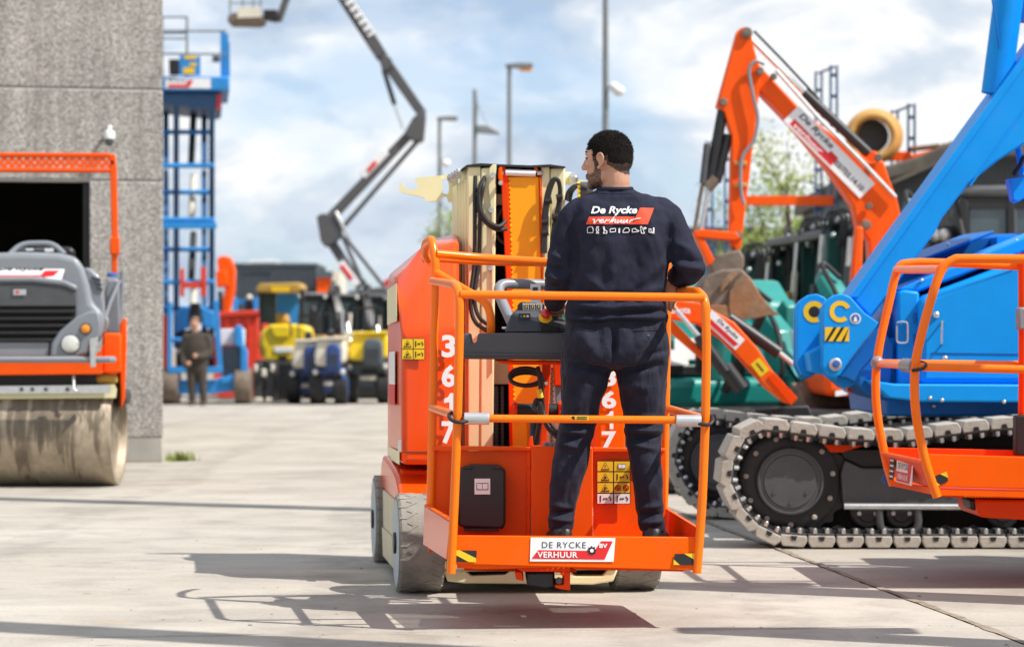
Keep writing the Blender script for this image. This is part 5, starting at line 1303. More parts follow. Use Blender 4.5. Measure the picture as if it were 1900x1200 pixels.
def ring_arc(par, cx, cy, Y, ro, ri, a0, a1, m_):
    fr = pframe(cx, cy, Y); s_ = Y / F; pts_ = []
    for k in range(33): a = a0 + (a1 - a0) * k / 32; pts_.append((ro * s_ * math.cos(a), ro * s_ * math.sin(a)))
    for k in range(32, -1, -1): a = a0 + (a1 - a0) * k / 32; pts_.append((ri * s_ * math.cos(a), ri * s_ * math.sin(a)))
    vs = [fr.at(x, y, .003) for x, y in pts_]; n = 33
    fs = [(k, k + 1, 2 * n - 2 - k, 2 * n - 1 - k) for k in range(n - 1)]
    return MB().add(vs, fs).build('marker_ring', m_, par, smooth=False)
ring_arc(lug, 1559, 578, 13.62, 20, 11.5, R_(25), R_(312), 'yellow_print')
ring_arc(lug2, 1510.5, 578.5, 14.0, 20, 10.5, R_(35), R_(300), 'yellow_print')
MB().lathe(P(1510.5, 578.5, 14.0), (0, -1, 0), [(0, .032), (.002, .032), (.003, 0)], 20).build('lug_hole', 'recess_shade', lug2)
lfr = pframe(1553, 620, 13.62); l5 = 13.62 / F
hz = lfr.rect('hazard_stripe', 0, 0, 45 * l5, 26 * l5, 'yellow_print', lug, .003)
for x in (-22, -8, 8):
    pts_ = [(x, -13), (x + 5.5, -13), (x + 22, 13), (x + 15.5, 13)]
    pts_ = [(max(-22.4, min(22.4, a)), b) for a, b in pts_]
    lfr.poly('stripe', [(a * l5, b * l5) for a, b in pts_], 'black_print', hz, .0045, .001)
sk = pframe(1587, 591, 13.62)
ro = sk.poly('round_sticker', [(.031 * math.cos(k * PI / 10), .031 * math.sin(k * PI / 10)) for k in range(20)], 'white_print', lug, .003)
sk.poly('pictogram', [(.024 * math.cos(k * PI / 10), .024 * math.sin(k * PI / 10)) for k in range(20)], 'mid_blue', ro, .0045, .001)
sk.poly('pictogram', [(-.010, -.018), (.010, -.018), (.007, .004), (0, .014), (-.007, .004)], 'white_print', ro, .006, .001)
mb = MB(); mb.lathe(P(1550, 676, 13.62), (0, -1, 0), [(0, .036), (.01, .036), (.014, .03), (.014, .02)], 28); mb.build('pin_washer', 'silver', lug)
mb = MB(); hexbolt(mb, P(1551, 675, 13.605), (0, -1, 0), .022, .02); mb.build('pin_bolt', 'mid_blue', lug)
# lift ram and hoses above
MB().cyl(P(1848, 175, 14.0), P(1905, -260, 13.95), .085, n=24).build('lift_ram', 'blue', CRW)
MB().cyl(P(1890, 40, 14.15), P(1935, -260, 14.15), .06, n=20).build('lift_ram', 'blue_dark', CRW)
MB().ptube([(1838, -20, 13.9), (1846, 30, 13.9), (1855, 90, 13.9)], .006, 6).build('hose', 'blue_dark', CRW)
cr('ram_bracket', 'blue', [(1872, 332), (1905, 326), (1905, 365), (1890, 375), (1881, 372)], 14.0, .12, bevel=.006)
MB().ptube([(1888, 270, 14.2), (1893, 300, 14.2), (1897, 325, 14.2)], .02, 8).build('strut', 'blue', CRW)
MB().ptube([(1880, 325, 14.1), (1892, 308, 14.1), (1900, 290, 14.1)], .014, 8).build('hose', 'black_rubber', CRW)

# ------------------------------------------------------------------ second lift: curved orange basket at the right edge
L2 = thing('boom_lift_basket', 'orange work basket with curved rails cut by the right edge, before the blue crawler machine', 'lift', (2.5, 11.6, 0))
def r2(name, pts, r=.0215, fil=.12, m_='rail_orange'): return MB().ptube(pts, r, 12, fil=fil).build(name, m_, L2)
YN2, YF2 = 11.0, 12.0
MB().ptube([(2250, 492, YN2), (1960, 482, YN2), (1800, 480, YN2), (1768, 483, YN2), (1745, 505, YN2), (1722, 575, YN2), (1703, 650, YN2), (1697, 700, YN2), (1700, 770, YN2), (1716, 850, YN2), (1739, 922, YN2)], .021, 12, smooth=6).build('rail_hoop', 'rail_orange', L2)
MB().ptube([(2150, 500, YF2), (1900, 494, YF2), (1760, 488, YF2), (1690, 488, YF2), (1666, 500, YF2), (1650, 560, YF2), (1632, 640, YF2), (1625, 700, YF2), (1628, 770, YF2), (1643, 850, YF2), (1657, 900, YF2)], .021, 12, smooth=6).build('rail_hoop', 'rail_orange', L2)
r2('cross_rail', [(1664, 500, YF2), (1744, 500, YN2)], .02)
r2('mid_rail', [(1700, 680, YN2), (1960, 687, YN2), (2240, 692, YN2)], .019); r2('mid_rail', [(1628, 673, YF2), (1900, 676, YF2), (2150, 680, YF2)], .018); r2('mid_rail', [(1628, 674, YF2), (1699, 679, YN2)], .018)
MB().ball(P(1628, 673, YF2 - .02), .034, 12, 8).build('rail_bush', 'grey_paint', L2); MB().cyl(P(1679, 677, 11.2), P(1698, 679, 11.0), .032, n=14).build('rail_bush', 'grey_paint', L2)
MB().ptube([(1692, 687, 10.97), (1712, 684, 10.96), (1718, 675, 11.0), (1706, 671, 11.04)], .008, 8, smooth=4).build('strap', 'black_rubber', L2)
r2('corner_post', [(1898, 470, 11.95), (1899, 700, 11.95), (1896, 850, 11.95)], .024, m_='red_orange')
MB().pbox(1890, 570, 1906, 612, 11.85, .08).build('clamp', 'grey_paint', L2, bevel=.01)
tb2 = MB().prism([(1717, 842), (1960, 849), (2240, 858), (2230, 915), (1960, 908), (1742, 903)], YN2 - .005, .025).build('toe_board', 'orange', L2, bevel=.004)
MB().prism3([P(1645, 830, YF2), P(1660, 894, YF2), P(2140, 905, YF2), P(2140, 840, YF2)], (0, .02, 0)).build('toe_board', 'red_orange', L2, bevel=.003)
sp2 = MB().prism3([P(1638, 843, YF2), P(1712, 858, YN2), P(1738, 908, YN2), P(1656, 884, YF2)], (.012, 0, 0)).build('side_board', 'red_orange', L2, bevel=.003)
MB().tube([P(1638, 841, YF2), P(1713, 857, YN2)], .012, 8).build('side_lip', 'orange', L2)
mb = MB(); mb.prism3([P(1655, 890, YF2), P(1735, 906, YN2), P(2220, 918, YN2), P(2130, 905, YF2)], (0, 0, -.03)); mb.build('floor', 'orange', L2)
MB().prism([(1744, 905), (2230, 917), (2220, 930), (1750, 922)], YN2 + .05, .7).build('floor_pan', 'red_orange', L2, bevel=.005)
for k in range(9): MB().prism([(1788 + k * 6, 908), (1791 + k * 6, 908), (1793 + k * 6, 922), (1790 + k * 6, 922)], YN2 + .045, .02).build('floor_slot', 'orange_boom', L2)
MB().prism([(1812, 926), (2000, 928), (2000, 970), (1822, 960), (1814, 950)], YN2 + .15, .5).build('mount_block', 'red_orange', L2, bevel=.012)
MB().prism([(1798, 926), (1812, 926), (1812, 948), (1802, 945)], YN2 + .2, .2).build('mount_pivot', 'steel_black', L2, bevel=.01)
# boards' stickers
t2 = Frame(P(1735, 890, YN2 - .005), (1, 0, 0), (0, 0, 1)); k2 = YN2 / F
hz = t2.poly('hazard_stripe', [(a * k2, -b * k2) for a, b in ((-8, -4), (21, -16), (24, 2), (-1, 14))], 'black_print', tb2, .004)
t2.poly('stripe', [(a * k2, -b * k2) for a, b in ((9, -11), (21, -16), (24, -4))], 'yellow_print', hz, .0055, .001); t2.poly('stripe', [(a * k2, -b * k2) for a, b in ((-8, -4), (9, 9), (-1, 14))], 'yellow_print', hz, .0055, .001)
a_, b_ = P(1640, 848, YF2), P(1722, 866, YN2)
s2 = Frame(a_.lerp(b_, .5) + Vector((-.002, 0, -.045)), b_ - a_, (0.06, 0, 1)); ln2 = (b_ - a_).length
sg2 = s2.rect('side_sign', .02, -.005, ln2 * .36, .105, 'white_print', sp2, .006)
s2.poly('sign_red', [(.02 - ln2 * .17, -.052), (.02 + ln2 * .13, -.052), (.02 + ln2 * .165, .04), (.02 + ln2 * .10, .04), (.02 + ln2 * .08, -.005), (.02 - ln2 * .17, -.005)], 'red_print', sg2, .0075, .001)
s2.text('lettering', 'DE RYCKE', 'navy_print', sg2, .0, .023, ln2 * .24, .03, .0078); s2.text('lettering', 'VERHUUR', 'white_print', sg2, .0, -.028, ln2 * .24, .026, .0092, bold=.02)
s2.rect('data_label', -ln2 * .27, .0, ln2 * .11, .11, 'black_print', sp2, .006)
for k in range(4): s2.rect('label_bar', -ln2 * .27, .04 - .026 * k, ln2 * .08, .008, 'white_print', sp2, .0075, .001)
MB().lathe(P(1647, 888, YF2 + .05), (0, -1, 0), [(0, .03), (.004, .03), (.004, 0)], 20).build('round_sticker', 'mid_blue', L2)
MB().prism([(1885, 770), (1930, 770), (1930, 845), (1885, 845)], 11.9, .08).build('manual_holder', 'black_plastic', L2, bevel=.01)
# its mast and drive stand beyond the frame and throw the long shadow
MB().prism([(2080, 1060), (2500, 1075), (2500, 900), (2080, 890)], 11.3, 1.3).build('chassis', 'cream_bare', L2, bevel=.03)
MB().pbox(2180, 330, 2290, 900, 11.7, .45).build('mast_column', 'cream', L2, bevel=.02)
MB().pbox(2300, 430, 2420, 890, 11.3, 1.1).build('hood', 'orange_hood', L2, bevel=.05)
# ------------------------------------------------------------------ orange excavator with raised arm, right
def maker(root):
    def f(name, m_, pts, Y, t_, **k):
        par = k.pop('par', None) or root
        return MB().prism(pts, Y, t_, k.pop('skew', 0.0)).build(name, m_, par, **k)
    return f
EX = thing('excavator', 'bright orange excavator with raised bent arm and rusty bucket behind the man', 'excavator', (3.2, 21.5, 0))
ex = maker(EX)
YE = 21.0
dip = ex('dipper_arm', 'excavator_orange', [(1368, 58), (1376, 51), (1386, 50), (1394, 57), (1398, 85), (1411, 130), (1411, 153), (1403, 220), (1392, 315), (1382, 396), (1376, 455), (1370, 467), (1356, 455), (1354, 424), (1358, 253), (1344, 208), (1330, 196)], YE, .22, bevel=.012)
bo = ex('boom', 'excavator_orange', [(1396, 122), (1404, 113), (1414, 126), (1498, 215), (1617, 302), (1626, 297), (1640, 300), (1648, 326), (1664, 368), (1680, 440), (1672, 560), (1620, 560), (1613, 445), (1592, 420), (1583, 380), (1537, 314), (1468, 230), (1412, 172), (1400, 150)], YE + .04, .28, bevel=.014)
ex('ram_lug', 'excavator_orange', [(1592, 292), (1607, 281), (1624, 280), (1636, 292), (1645, 330), (1632, 335)], YE + .1, .12, bevel=.01)
MB().cyl(P(1491, 172, YE + .12), P(1612, 285, YE + .12), .045, n=18).build('arm_ram', 'steel_black', EX)
MB().cyl(P(1394, 74, YE + .12), P(1493, 174, YE + .12), .022, n=12).build('ram_rod', 'zinc', EX)
MB().ptube([(1399, 58, YE + .1), (1450, 110, YE + .1), (1520, 185, YE + .1)], .012, 8).build('hydraulic_pipe', 'steel_black', EX)
MB().ptube([(1440, 130, YE + .0), (1520, 220, YE), (1600, 300, YE), (1662, 366, YE)], .018, 8).build('hydraulic_pipe', 'zinc', EX)
MB().ptube([(1418, 120, YE - .03), (1402, 114, YE - .05), (1390, 132, YE - .05), (1398, 180, YE - .05), (1406, 220, YE - .05), (1398, 262, YE - .05), (1378, 290, YE - .05), (1374, 330, YE - .05), (1376, 360, YE - .05), (1381, 380, YE - .05)], .016, 8, smooth=5).build('hydraulic_hose', 'grey_paint', EX)
for (x, y, r) in ((1385, 62, .05), (1342, 190, .035), (1410, 133, .035), (1435, 143, .03), (1629, 293, .035), (1606, 418, .045), (1369, 437, .04), (1300, 436, .04), (1612, 383, .03)):
    MB().lathe(P(x, y, YE), (0, -1, 0), [(-.02, r), (.03, r), (.035, r * .8), (.035, 0)], 16).build('pivot_pin', 'mud_steel', EX)
for (x, y) in ((1372, 303), (1372, 343)): MB().pbox(x - 9, y - 4, x + 14, y + 4, YE - .04, .05).build('hose_clamp', 'pipe_tan', EX, bevel=.006)
# bucket rams and links
for (x0, y0, x1, y1, r) in ((1341, 206, 1316, 340, .048), (1352, 250, 1330, 338, .04)):
    MB().cyl(P(x0, y0, YE + .06), P(x1, y1, YE + .06), r, n=14).build('bucket_ram', 'steel_black', EX)
MB().cyl(P(1312, 268, YE + .02), P(1304, 340, YE + .02), .03, n=12).build('bucket_ram', 'steel_grey', EX)
MB().cyl(P(1316, 338, YE + .06), P(1301, 432, YE + .06), .02, n=10).build('ram_rod', 'zinc', EX)
MB().cyl(P(1304, 338, YE + .02), P(1288, 432, YE + .02), .018, n=10).build('ram_rod', 'mud_steel', EX)
MB().cyl(P(1327, 330, YE + .06), P(1312, 348, YE + .06), .06, n=10).build('ram_head', 'mud_steel', EX)
ex('bucket_link', 'excavator_orange', [(1287, 430), (1300, 425), (1366, 431), (1374, 440), (1366, 447), (1300, 441), (1290, 440)], YE - .05, .3, bevel=.01)
ex('bucket_link', 'excavator_orange', [(1290, 438), (1306, 442), (1328, 486), (1316, 494)], YE - .04, .28, bevel=.01)
ex('coupler', 'mud_steel', [(1318, 492), (1330, 474), (1372, 462), (1382, 478), (1380, 500), (1350, 512), (1322, 512)], YE - .05, .32, bevel=.02)
bu = ex('bucket', 'mud_steel', [(1300, 530), (1312, 510), (1340, 500), (1376, 498), (1394, 516), (1412, 548), (1440, 580), (1400, 588), (1345, 592), (1316, 588), (1302, 565)], YE - .3, .85, bevel=.02)
ex('bucket_side', 'rust', [(1352, 566), (1354, 540), (1366, 520), (1384, 508), (1396, 522), (1413, 551), (1442, 582), (1400, 591), (1366, 594), (1355, 584)], YE - .34, .035, par=bu, bevel=.008)
ex('bucket_back', 'rust', [(1302, 566), (1352, 566), (1356, 584), (1366, 594), (1316, 590)], YE - .33, .03, par=bu, bevel=.008)
for k in range(2): ex('bucket_tooth', 'rust', [(1432, 574), (1446, 582), (1444, 585), (1428, 583)], YE - .3 + .35 * k, .08, par=bu)
ex('stone', 'rust', [(1336, 546), (1340, 520), (1358, 505), (1372, 506), (1356, 522)], YE - .345, .02, par=bu, bevel=.004)
# arm sign, laid along the boom
a_, b_ = P(1470, 208, YE + .035), P(1612, 352, YE + .035)
sR = (b_ - a_).normalized(); sfr = Frame(a_.lerp(b_, .5) + Vector((-.012, 0, -.012)), sR, Vector((-sR.z, 0, sR.x))); SL = (b_ - a_).length
bs = sfr.rect('company_sign', 0, 0, SL * 1.0, .185, 'white_print', bo, .006)
sfr.poly('sign_red', [(-SL * .44, -.075), (SL * .02, -.075), (SL * .10, -.075), (SL * .10, .02), (SL * .0, .02), (-SL * .0, -.012), (-SL * .44, -.012)], 'red_print', bs, .0075, .001)
sfr.text('lettering', 'De Rycke', 'black_print', bs, -SL * .22, .045, SL * .42, .07, .008, bold=.02, shear=.2); sfr.text('lettering', 'verhuur', 'white_print', bs, -SL * .22, -.045, SL * .36, .05, .009, bold=.01, shear=.3)
sfr.text('lettering', '03/755.14.10', 'black_print', bs, SL * .28, -.02, SL * .36, .05, .008, bold=.02)
# house and undercarriage, mostly hidden by the blue machine
ex('house', 'excavator_orange', [(1530, 735), (1530, 690), (1560, 640), (1700, 620), (1900, 600), (1900, 740)], YE - .2, 1.5, bevel=.06)
ex('undercarriage', 'steel_black', [(1480, 830), (1490, 760), (1900, 760), (1910, 830), (1880, 884), (1510, 884)], YE - .3, 1.7, bevel=.05)
ex('boom_ram', 'excavator_orange', [(1588, 420), (1602, 420), (1598, 560), (1576, 560)], YE - .1, .12, bevel=.02)
ex('house_badge', 'white_print', [(1550, 725), (1572, 722), (1572, 732), (1550, 735)], YE - .22, .01)

# ------------------------------------------------------------------ second orange boom, low in front of the teal excavators
E2 = thing('mini_excavator', 'orange mini excavator boom lowered to the right, half hidden behind the man', 'excavator', (1.3, 18.6, 0))
e2 = maker(E2); Y2 = 18.0
b2 = e2('boom', 'excavator_orange', [(1195, 572), (1215, 562), (1250, 556), (1298, 561), (1330, 580), (1362, 597), (1406, 646), (1432, 686), (1478, 738), (1466, 750), (1455, 746), (1422, 720), (1377, 670), (1340, 630), (1298, 602), (1243, 591), (1200, 600)], Y2, .2, bevel=.012)
fr = Frame(P(1343, 612, Y2), P(1375, 640, Y2) - P(1315, 585, Y2), (.6, 0, .7)); f2 = Y2 / F
s_ = fr.rect('company_sign', 0, 0, 82 * f2, 26 * f2, 'white_print', b2, .004)
fr.text('lettering', 'De Rycke', 'black_print', s_, 4 * f2, 6 * f2, 50 * f2, 9 * f2, .006, bold=.02, shear=.2); fr.poly('sign_red', [(-36 * f2, -10 * f2), (34 * f2, -10 * f2), (38 * f2, -1 * f2), (-32 * f2, -1 * f2)], 'red_print', s_, .006, .001)
fr = Frame(P(1410, 681, Y2), P(1430, 705, Y2) - P(1396, 662, Y2), (.7, 0, .7)); y_ = fr.rect('warning_sticker', 0, 0, 30 * f2, 21 * f2, 'yellow_print', b2, .004); fr.rect('pictogram', 0, 0, 20 * f2, 3 * f2, 'black_print', y_, .006, .001)
pframe(1258, 575, Y2).text('lettering', 'Kubota', 'white_print', b2, 0, 0, 46 * f2, 13 * f2, .004, bold=.03)
e2('stick', 'excavator_orange', [(1232, 590), (1246, 592), (1312, 660), (1320, 676), (1308, 672), (1234, 608)], Y2 - .12, .1, bevel=.008)
e2('boom_end', 'red_orange', [(1424, 700), (1436, 690), (1480, 738), (1468, 752)], Y2 - .01, .02, bevel=.004)
MB().cyl(P(1296, 622, Y2 - .15), P(1345, 690, Y2 - .15), .045, n=14).build('ram', 'steel_black', E2); MB().cyl(P(1252, 572, Y2 - .15), P(1300, 628, Y2 - .15), .018, n=10).build('ram_rod', 'zinc', E2)
MB().cyl(P(1345, 680, Y2 - .1), P(1376, 722, Y2 - .1), .06, n=14).build('ram', 'steel_black', E2)
MB().cyl(P(1352, 590, Y2 + .3), P(1445, 655, Y2 + .3), .05, n=14).build('ram', 'steel_black', E2); MB().cyl(P(1440, 650, Y2 + .3), P(1490, 690, Y2 + .3), .02, n=10).build('ram_rod', 'zinc', E2)
e2('house', 'excavator_orange', [(1180, 760), (1170, 640), (1200, 610), (1236, 600), (1240, 760)], Y2 + .5, 1.2, bevel=.05)
e2('undercarriage', 'steel_black', [(1120, 916), (1120, 860), (1160, 840), (1300, 840), (1340, 860), (1340, 916)], Y2 + .3, 1.4, bevel=.04)
e2('blade', 'steel_black', [(1400, 760), (1500, 752), (1520, 800), (1500, 870), (1400, 870)], Y2 + .2, .12, bevel=.01)

# ------------------------------------------------------------------ rows of compact excavators
def compact(x, Y, sc, label, body, arm, rot, seed, group, arm_h=1.0, cab=True):
    """compact excavator at ground (x, Y): tracks, house, cab, folded boom and stick, rams, bucket"""
    rnd = random.Random(seed)
    T = thing('compact_excavator', label, 'excavator', (x, Y, 0), group)
    R3 = Matrix.Rotation(rot, 4, 'Z') @ Matrix.Scale(sc, 4)
    def mk():
        mb = MB(); mb.M = Matrix.Translation(Vector((x, Y, 0))) @ R3; return mb
    for sx in (-.6, .6):
        mb = mk(); mb.prism3([(sx - .17, y, z) for y, z in ((-1.0, .2), (-.9, .05), (-.75, 0), (.75, 0), (.9, .05), (1.0, .2), (.95, .38), (.8, .45), (-.8, .45), (-.95, .38))], (.34, 0, 0)); mb.build('track', 'steel_black', T, bevel=.03)
    mb = mk(); mb.box((0, -1.15, .22), (1.5, .08, .36)); mb.build('blade', body, T, bevel=.02)
    mb = mk(); mb.prism3([(-.68, y, z) for y, z in ((-.5, .55), (-.55, .8), (-.3, .9), (.1, 1.25), (.75, 1.3), (1.0, 1.1), (1.05, .6))], (1.36, 0, 0)); mb.build('house', body, T, bevel=.06, seg=3)
    if not cab:
        mb = mk(); mb.prism3([(-.66, y, z) for y, z in ((-.45, .85), (-.42, 1.5), (-.1, 1.75), (.7, 1.7), (.98, 1.4), (1.0, 1.0))], (.75, 0, 0)); mb.build('engine_cover', body, T, bevel=.07, seg=3)
        mb = mk(); mb.prism3([(.2, y, z) for y, z in ((-.5, .85), (-.5, 1.2), (.2, 1.45), (.9, 1.4), (1.0, 1.0))], (.46, 0, 0)); mb.build('tank_cover', body, T, bevel=.06, seg=3)
        mb = mk(); mb.box((-.35, -.46, 1.1), (.3, .02, .2)); mb.build('sticker', 'white_print', T)
        mb = mk(); mb.cyl((-.3, -.6, .9), (-.5, -.9, 1.5), .05, n=10); mb.build('lever', 'steel_black', T)
        mb = mk(); mb.cyl((-.1, -.7, .7), (.1, -1.1, 1.5), .045, n=10); mb.build('hose_pack', 'black_rubber', T)
    mb = mk()
    for (cx_, cy_) in () if not cab else ((-.6, -.45), (.25, -.5), (-.6, .45), (.25, .45)): mb.box((cx_, cy_, 1.55), (.07, .07, 1.5))
    mb.box((-.175, 0, .9), (.9, 1.0, .1)); mb.build('cab_frame', 'steel_black', T, bevel=.015)
    if cab:
      mb = mk(); mb.box((-.175, 0, 2.34), (.98, 1.12, .1)); mb.build('cab_roof', 'steel_grey', T, bevel=.035)
      mb = mk(); mb.box((-.175, -.47, 1.58), (.76, .012, 1.36)); mb.build('windscreen', 'glass_dark', T)
    mb = mk(); mb.box((-.175, .1, 1.25), (.45, .4, .6)); mb.build('seat', 'black_plastic', T, bevel=.06)
    h = arm_h
    mb = mk(); mb.prism3([(.28, y, z) for y, z in ((-.62, .75), (-.95, .75), (-1.15, 1.35 * h), (-1.0, 2.05 * h), (-.55, 2.55 * h), (-.42, 2.48 * h), (-.72, 1.95 * h), (-.85, 1.35 * h))], (.2, 0, 0)); bm = mb.build('boom', arm, T, bevel=.02)
    mb = mk(); mb.prism3([(.30, y, z) for y, z in ((-.5, 2.62 * h), (-.38, 2.5 * h), (-1.3, 1.0 * h), (-1.48, .7), (-1.56, .75), (-1.42, 1.1 * h), (-.75, 2.35 * h))], (.16, 0, 0)); st = mb.build('stick', arm, T, bevel=.02)
    mb = mk(); mb.cyl((.38, -1.12, .8), (.38, -1.2, 1.5 * h), .055, n=12); mb.build('boom_ram', 'steel_black', T)
    mb = mk(); mb.cyl((.38, -1.2, 1.5 * h), (.38, -1.12, 2.05 * h), .028, n=10); mb.build('ram_rod', 'zinc', T)
    mb = mk(); mb.cyl((.52, -1.4, 1.15 * h), (.52, -1.1, 1.75 * h), .045, n=12); mb.build('stick_ram', 'zinc', T)
    mb = mk(); mb.tube(catmull([Vector((.24, -.8, .8)), Vector((.2, -1.2, 1.4 * h)), Vector((.24, -1.05, 2.1 * h)), Vector((.3, -.55, 2.7 * h)), Vector((.42, -.7, 2.5 * h))], 5), .025, 8); mb.build('hose', 'black_rubber', T)
    mb = mk(); mb.prism3([(.12, y, z) for y, z in ((-1.45, .8), (-1.62, .7), (-1.75, .45), (-1.7, .2), (-1.5, .12), (-1.3, .2), (-1.35, .35), (-1.5, .4), (-1.42, .6))], (.52, 0, 0)); mb.build('bucket', 'mud_steel', T, bevel=.015)
    for q_ in ((.38, -.45, 2.58 * h),) + (((-.5, -.6, 2.28), (.15, -.6, 2.28)) if cab else ()):
        mb = mk(); mb.ball(q_, .055, 10, 6); mb.build('lamp_highlight', 'lamp_glass', T)  # pale balls added as bright highlights on the dark machines
    mb = mk(); mb.cyl((.60, -.9, .95), (.62, -1.0, 2.0 * h), .05, n=12); mb.build('ram_guard', 'off_white', T)
    mb = mk(); mb.cyl((.60, -.88, .75), (.60, -.9, 1.15), .055, n=12); mb.build('hose_sleeve', 'ochre', T)
    mb = mk(); mb.prism3([(-.3, y, z) for y, z in ((-.7, .8), (-.9, .8), (-1.0, 2.1 * h), (-.9, 2.2 * h), (-.75, 2.05 * h))], (.12, 0, 0)); mb.build('arm_link', arm, T, bevel=.02)
    mb = mk(); mb.box((-.5, -1.0 + .46, 1.02), (.2, .02, .14)); mb.build('sticker', 'white_print', T)
    return T
G1 = 'compact excavators parked in a row'
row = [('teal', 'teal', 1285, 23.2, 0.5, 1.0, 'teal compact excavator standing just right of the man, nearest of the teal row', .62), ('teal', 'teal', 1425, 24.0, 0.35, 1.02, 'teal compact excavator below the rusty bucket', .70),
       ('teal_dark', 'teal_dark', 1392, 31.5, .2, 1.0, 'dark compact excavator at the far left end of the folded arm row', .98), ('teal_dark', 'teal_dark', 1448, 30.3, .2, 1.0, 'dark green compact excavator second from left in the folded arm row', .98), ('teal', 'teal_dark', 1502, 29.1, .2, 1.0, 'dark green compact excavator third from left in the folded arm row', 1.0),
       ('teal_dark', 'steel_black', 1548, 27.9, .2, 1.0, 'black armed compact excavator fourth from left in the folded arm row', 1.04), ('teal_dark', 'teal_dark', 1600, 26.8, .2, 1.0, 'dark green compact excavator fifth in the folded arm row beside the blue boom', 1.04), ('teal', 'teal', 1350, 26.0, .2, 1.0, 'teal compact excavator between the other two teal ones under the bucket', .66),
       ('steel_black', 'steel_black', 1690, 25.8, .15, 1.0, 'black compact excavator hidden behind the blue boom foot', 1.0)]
for i, (bc, ac, px, Y, rt, sc, lab, ah) in enumerate(row):
    T_ = compact((px - 950) * Y / F, Y, sc, lab, bc, ac, rt, i, G1, ah, i in (5, 6, 8))
    if 2 <= i <= 6:
        yt = (462, 450, 412, 398, 402)[i - 2]; c = px; Yk = Y - 1.9; fm = maker(T_)
        fm('folded_boom', 'teal_dark', [(c - 15, yt + 34), (c - 4, yt + 22), (c + 12, yt + 24), (c + 16, yt + 60), (c + 12, 610), (c - 18, 610)], Yk, .25, bevel=.03)
        fm('folded_stick', 'steel_black', [(c + 17, yt + 8), (c + 27, yt + 2), (c + 32, yt + 14), (c + 24, 560), (c + 12, 600), (c + 10, 560)], Yk - .2, .2, bevel=.03)
        fm('boom_knuckle', 'steel_black', [(c - 22, yt + 20), (c - 8, yt + 4), (c + 34, yt - 2), (c + 44, yt + 8), (c + 40, yt + 22), (c, yt + 26)], Yk - .1, .3, bevel=.05)
        MB().cyl(P(c - 22, yt + 38, Yk - .15), P(c - 27, yt + 95, Yk - .15), .028, n=10).build('ram_rod', 'zinc', T_)
        MB().cyl(P(c - 26, yt + 92, Yk - .15), P(c - 34, yt + 190, Yk - .15), .04, n=10).build('ram_body', 'off_white' if i in (4, 2) else 'steel_grey', T_)
        MB().cyl(P(c - 38, yt + 130, Yk - .2), P(c - 46, 612, Yk - .2), .034, n=10).build('hose_sleeve', 'ochre' if i == 4 else 'steel_grey', T_)
        for dx, dy in ((-14, 12), (6, 6), (22, 0), (36, 14), (-2, 34)): MB().ball(P(c + dx, yt + dy + 4, Yk - .3), .032, 8, 6).build('hose_fitting', 'zinc' if dx % 4 else 'pipe_tan', T_)
        for k_ in range(3): MB().ptube([(c - 20 + 6 * k_, yt + 26, Yk - .3), (c - 8 + 9 * k_, yt - 6 - 2 * k_, Yk - .35), (c + 14 + 9 * k_, yt + 4, Yk - .35), (c + 6 + 9 * k_, yt + 60, Yk - .3)], .016, 6, smooth=4).build('hydraulic_hose', 'black_rubber', T_)
# dark cab seen under the blue boom
CB = thing('cab_excavator', 'black excavator cab with pale rounded roof seen below the blue boom', 'excavator', (5.2, 25, 0))
cb = maker(CB); YC = 25.0
cb('cab_roof', 'steel_grey', [(1784, 366), (1788, 350), (1810, 344), (1900, 342), (1960, 346), (1962, 368)], YC, 1.3, bevel=.06)
for (x0, x1) in ((1782, 1798), (1868, 1884), (1952, 1966)): cb('cab_pillar', 'steel_black', [(x0, 366), (x1, 366), (x1, 560), (x0, 560)], YC + .02, .12, bevel=.02)
cb('cab_header', 'steel_black', [(1798, 368), (1952, 368), (1952, 388), (1798, 388)], YC + .03, .1); cb('cab_sill', 'steel_black', [(1770, 520), (1980, 520), (1980, 640), (1770, 640)], YC, 1.3, bevel=.03)
cb('window', 'glass_dark', [(1799, 389), (1867, 389), (1867, 519), (1799, 519)], YC + .06, .02); cb('window', 'glass_dark', [(1885, 389), (1951, 389), (1951, 519), (1885, 519)], YC + .06, .02)
cb('house', 'steel_grey', [(1700, 640), (1706, 500), (1740, 430), (1770, 420), (1770, 640)], YC + .3, 1.0, bevel=.05); cb('undercarriage', 'steel_black', [(1660, 845), (1670, 780), (1990, 780), (1990, 845)], YC, 1.4, bevel=.05)
for x in (1735, 1752): MB().ball(P(x, 437, YC + .2), .07, 12, 8).build('lamp_highlight', 'lamp_glass', CB)

# ------------------------------------------------------------------ racks, ring, shed
RK = thing('pallet_rack', 'tall blue steel pallet rack uprights with orange beams behind the excavator arm', 'rack', (4.5, 35, 0))
def upright(px, y0, Y):
    for dx in (-0.045, 0.045):
        p = P(px, y0, Y); 
        MB().box((p.x + dx, Y, p.z / 2), (.028, .07, p.z)).build('upright_post', 'blue_steel', RK)
    n = int(P(px, y0, Y).z / .30); 
    mb = MB()
    for k in range(n): mb.box((P(px, y0, Y).x, Y, .2 + k * .30), (.09, .02, .05))
    tag(mb.build('upright_lacing', 'blue_steel', RK), kind='stuff')
for (px, y0, Y) in ((1519, 133, 36.5), (1547, 122, 34.5), (1660, 205, 36.5), (1691, 193, 34.5), (1351, 250, 34.5), (1316, 262, 36.5)): upright(px, y0, Y)
for (xa, ya, xb, yb) in ((1519, 136, 1547, 125), (1660, 208, 1691, 196), (1316, 266, 1351, 254)): MB().cyl(P(xa, ya, 36.5), P(xb, yb, 34.5), .02, n=8).build('frame_tie', 'blue_steel', RK)
